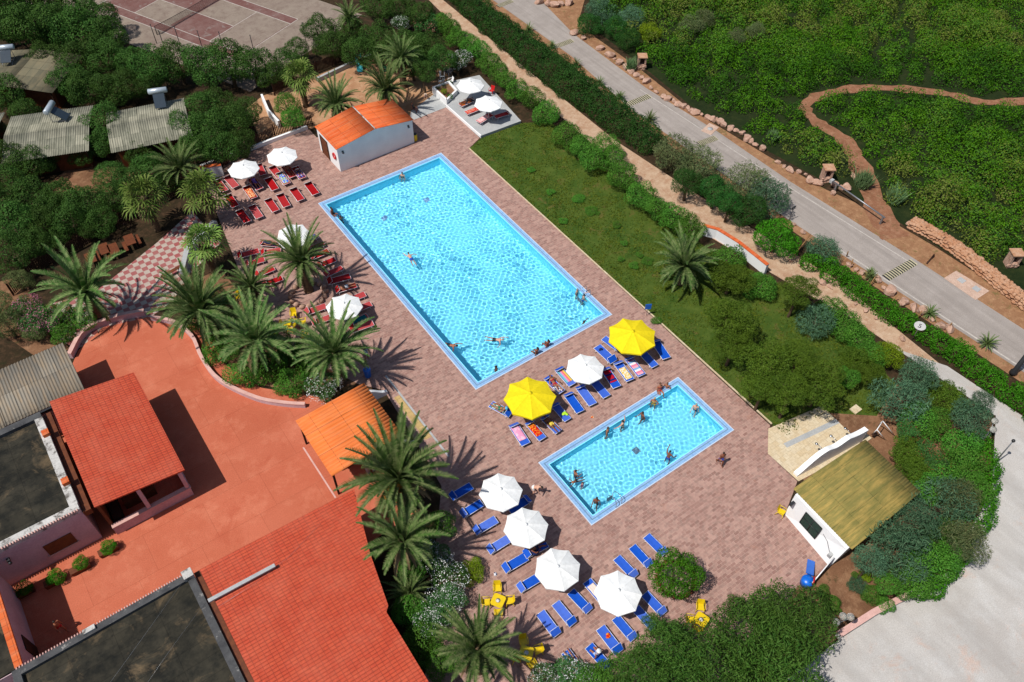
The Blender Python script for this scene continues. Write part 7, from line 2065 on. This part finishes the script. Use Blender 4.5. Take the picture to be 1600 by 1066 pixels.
# large pool
at('dark-haired bather standing in the water by the far end of the large pool', 'stand', 629, 276, -.42, look=(560, 420), skin='fair', wear='black', style='brief', top='black')
at('bather sitting on the left rim of the large pool near its corner', 'sit', 519, 331, .13, look=(640, 360), skin='brown', wear='black')
at('bather in the water beside the one sitting on the left rim', 'stand', 533, 344, -.62, look=(515, 330), skin='tan', hair='brown', wear='navy')
at('swimmer in blue trunks in the middle of the large pool', 'swim', 641, 402, -.10, look=(628, 380), skin='fair', wear='blue')
at('grey-haired bather in the water left of the large pool ladder', 'stand', 901, 458, -.52, look=(940, 470), skin='fair', hair='grey', wear='navy')
at('bather with a dark cap of hair at the foot of the large pool ladder', 'reach', 911, 467, -.5, look=(935, 462), skin='fair', wear='blue')
at('bather leaning on the near right rim of the large pool', 'armsout', 911, 508, -.58, look=(925, 512), skin='brown', wear='red')
at('lone swimmer near the left rim at the lower end of the large pool', 'swim', 706, 540, -.10, look=(730, 545), skin='tan', wear='black')
at('swimmer in dark shorts in the lower middle of the large pool', 'swim', 778, 531, -.10, look=(800, 534), skin='fair', hair='grey', wear='black')
at('bather with only the head showing near the lower corner of the large pool', 'stand', 775, 579, -.86, look=(800, 570), skin='brown', wear='red')
at('broad-backed bather sitting on the near rim of the large pool, left of two', 'sit', 839, 549, .12, look=(800, 520), skin='brown', wear='black')
at('bather sitting on the near rim of the large pool, right of two', 'sit', 856, 537, .12, look=(830, 515), skin='brown', wear='red', style='brief', top='red')
# small pool
at('bather in a red swimsuit sitting at the far rim of the small pool', 'sit', 1031, 606, .12, look=(1050, 640), skin='tan', hair='brown', wear='red', style='brief', top='red')
at('slim bather stepping in at the far right rim of the small pool', 'hips', 1042, 604, -.02, look=(1010, 650), skin='tan', hair='brown', wear='red', sc_=.9)
at('blond child-sized bather in yellow standing near the far rim of the small pool', 'hips', 1022, 628, -.1, look=(1000, 680), skin='tan', hair='blond', lng=True, wear='yellow', style='brief', top='yellow')
at('long-haired bather in dark bikini walking through the small pool', 'walk', 1004, 650, -.08, look=(960, 665), skin='brown', hair='dark', lng=True, wear='black', style='brief', top='black')
at('bather with both arms spread on the water of the small pool', 'armsout', 973, 664, -.2, look=(950, 650), skin='fair', wear='black', style='brief', top='black')
at('bather in black bikini nearest the far left rim of the small pool', 'hips', 949, 674, -.12, look=(1000, 690), skin='tan', hair='brown', lng=True, wear='black', style='brief', top='black')
at('grey-haired bather wading at the right end of the small pool', 'walk', 1087, 637, -.08, look=(1070, 680), skin='fair', hair='grey', wear='navy')
at('tall tanned bather in blue trunks pointing, near the near rim of the small pool', 'reach', 1045, 712, -.06, look=(1060, 690), skin='brown', wear='blue')
at('bather with arms folded in the left part of the small pool', 'carry', 899, 741, -.28, look=(940, 720), skin='tan', wear='navy')
at('child with dark hair just breaking the surface in the small pool', 'swim', 897, 753, -.12, look=(880, 760), skin='tan', wear='black', sc_=.7)
at('child in a pink swimsuit in the left part of the small pool', 'stand', 910, 758, -.36, look=(890, 740), skin='fair', hair='brown', wear='pink', style='trunks', top='shirt', sc_=.7)
at('bather with tied dark hair wading beside the small pool ladder', 'walk', 932, 783, -.08, look=(925, 815), skin='brown', hair='dark', lng=True, wear='black')
# deck
at('person in blue trunks walking on the deck right of the small pool', 'walk', 1129, 713, .93, look=(1140, 740), skin='brown', wear='blue')
at('person in white bending over on the deck left of the small pool', 'bend', 838, 761, .84, look=(860, 768), skin='fair', wear='white')
at('person in a pale blue shirt standing in the palm shade by the blue bin', 'stand', 571, 548, .93, look=(590, 560), skin='tan', wear='paleblue', top='shirt')
at('person standing in the shaded alley of the orange courtyard', 'walk', 88, 976, .93, look=(110, 985), skin='tan', wear='red')
at('dark-haired person sitting on the landing right of the pool house', 'sit', *zt(965, 655), .42, look=(700, 175), skin='brown', wear='black', top='shirt')
at('small child in pale clothes on the sandy path behind the planter', 'bend', *zt(1045, 582), .55, look=(660, 170), skin='fair', hair='blond', wear='white', top='shirt', sc_=.65)
# on loungers
def on(key, label, pose='lie', dy=.0, flip=False, dz=.0, **kw):
    c, a, s = LOC[key]
    rz = a + pi if not flip else a
    off = Matrix.Rotation(a, 3, 'Z') @ Vector((0, dy, 0)) * s
    return person(label, pose, (c.x + off.x, c.y + off.y, c.z + .47 + dz), rz, **kw)
on('r14', 'sunbather in white top lying near the pool house on a blue towel', skin='brown', wear='navy', style='brief', top='white', hair='brown', lng=True)
on('r16', 'person sitting in the shade of the right-hand upper parasol', 'lounge', skin='brown', wear='black', hair='dark')
on('r15', 'person in purple resting in the shade of the left-hand upper parasol', 'lounge', skin='tan', wear='purple', top='shirt')
on('r21', 'person in navy lying left of the third white parasol', skin='tan', wear='navy', top='shirt')
on('r27', 'sunbather in white trunks above the fourth white parasol', skin='tan', wear='white')
on('b1', 'sunbather wearing a light blue hat beside the left yellow parasol', 'lounge', skin='tan', hair='bluehat', wear='green', style='brief', top='green')
on('b4', 'tanned sunbather lying under the left yellow parasol', skin='brown', wear='yellow')
on('b11', 'person in red on the lounger with the black and white towel', 'lounge', skin='tan', hair='brown', lng=True, wear='red', style='brief', top='red')
on('b38', 'sunbather lying next to the white oleander at the bottom edge', skin='tan', hair='brown', lng=True, wear='white', style='brief', top='white')
on('b37', 'person in a striped cap sitting on a blue lounger by the bottom trees', 'sit', dz=.02, dy=-.15, skin='tan', hair='cap', wear='paleblue', top='shirt')
on('b24', 'person resting in the shade between the second and third lower parasols', 'lounge', skin='brown', hair='dark', wear='navy')
on('t1', 'tanned sunbather lying on the farthest lounger of the raised slab', skin='brown', wear='black', dz=.04)
# remove the two unused prototypes' leftovers below the ground if never placed
for o in (CH, TB, PW, PY, LB, LR):
    if o.location.z < -20: o.location.z = 0

# everything that stands in the water also receives the light the waves focus
for o in D.objects:
    if o.type != 'MESH': continue
    r_ = o
    while r_.parent: r_ = r_.parent
    if r_.name.split('.')[0] in ('person', 'pool_ladder', 'pool_drain'): o.cycles.is_caustics_receiver = True
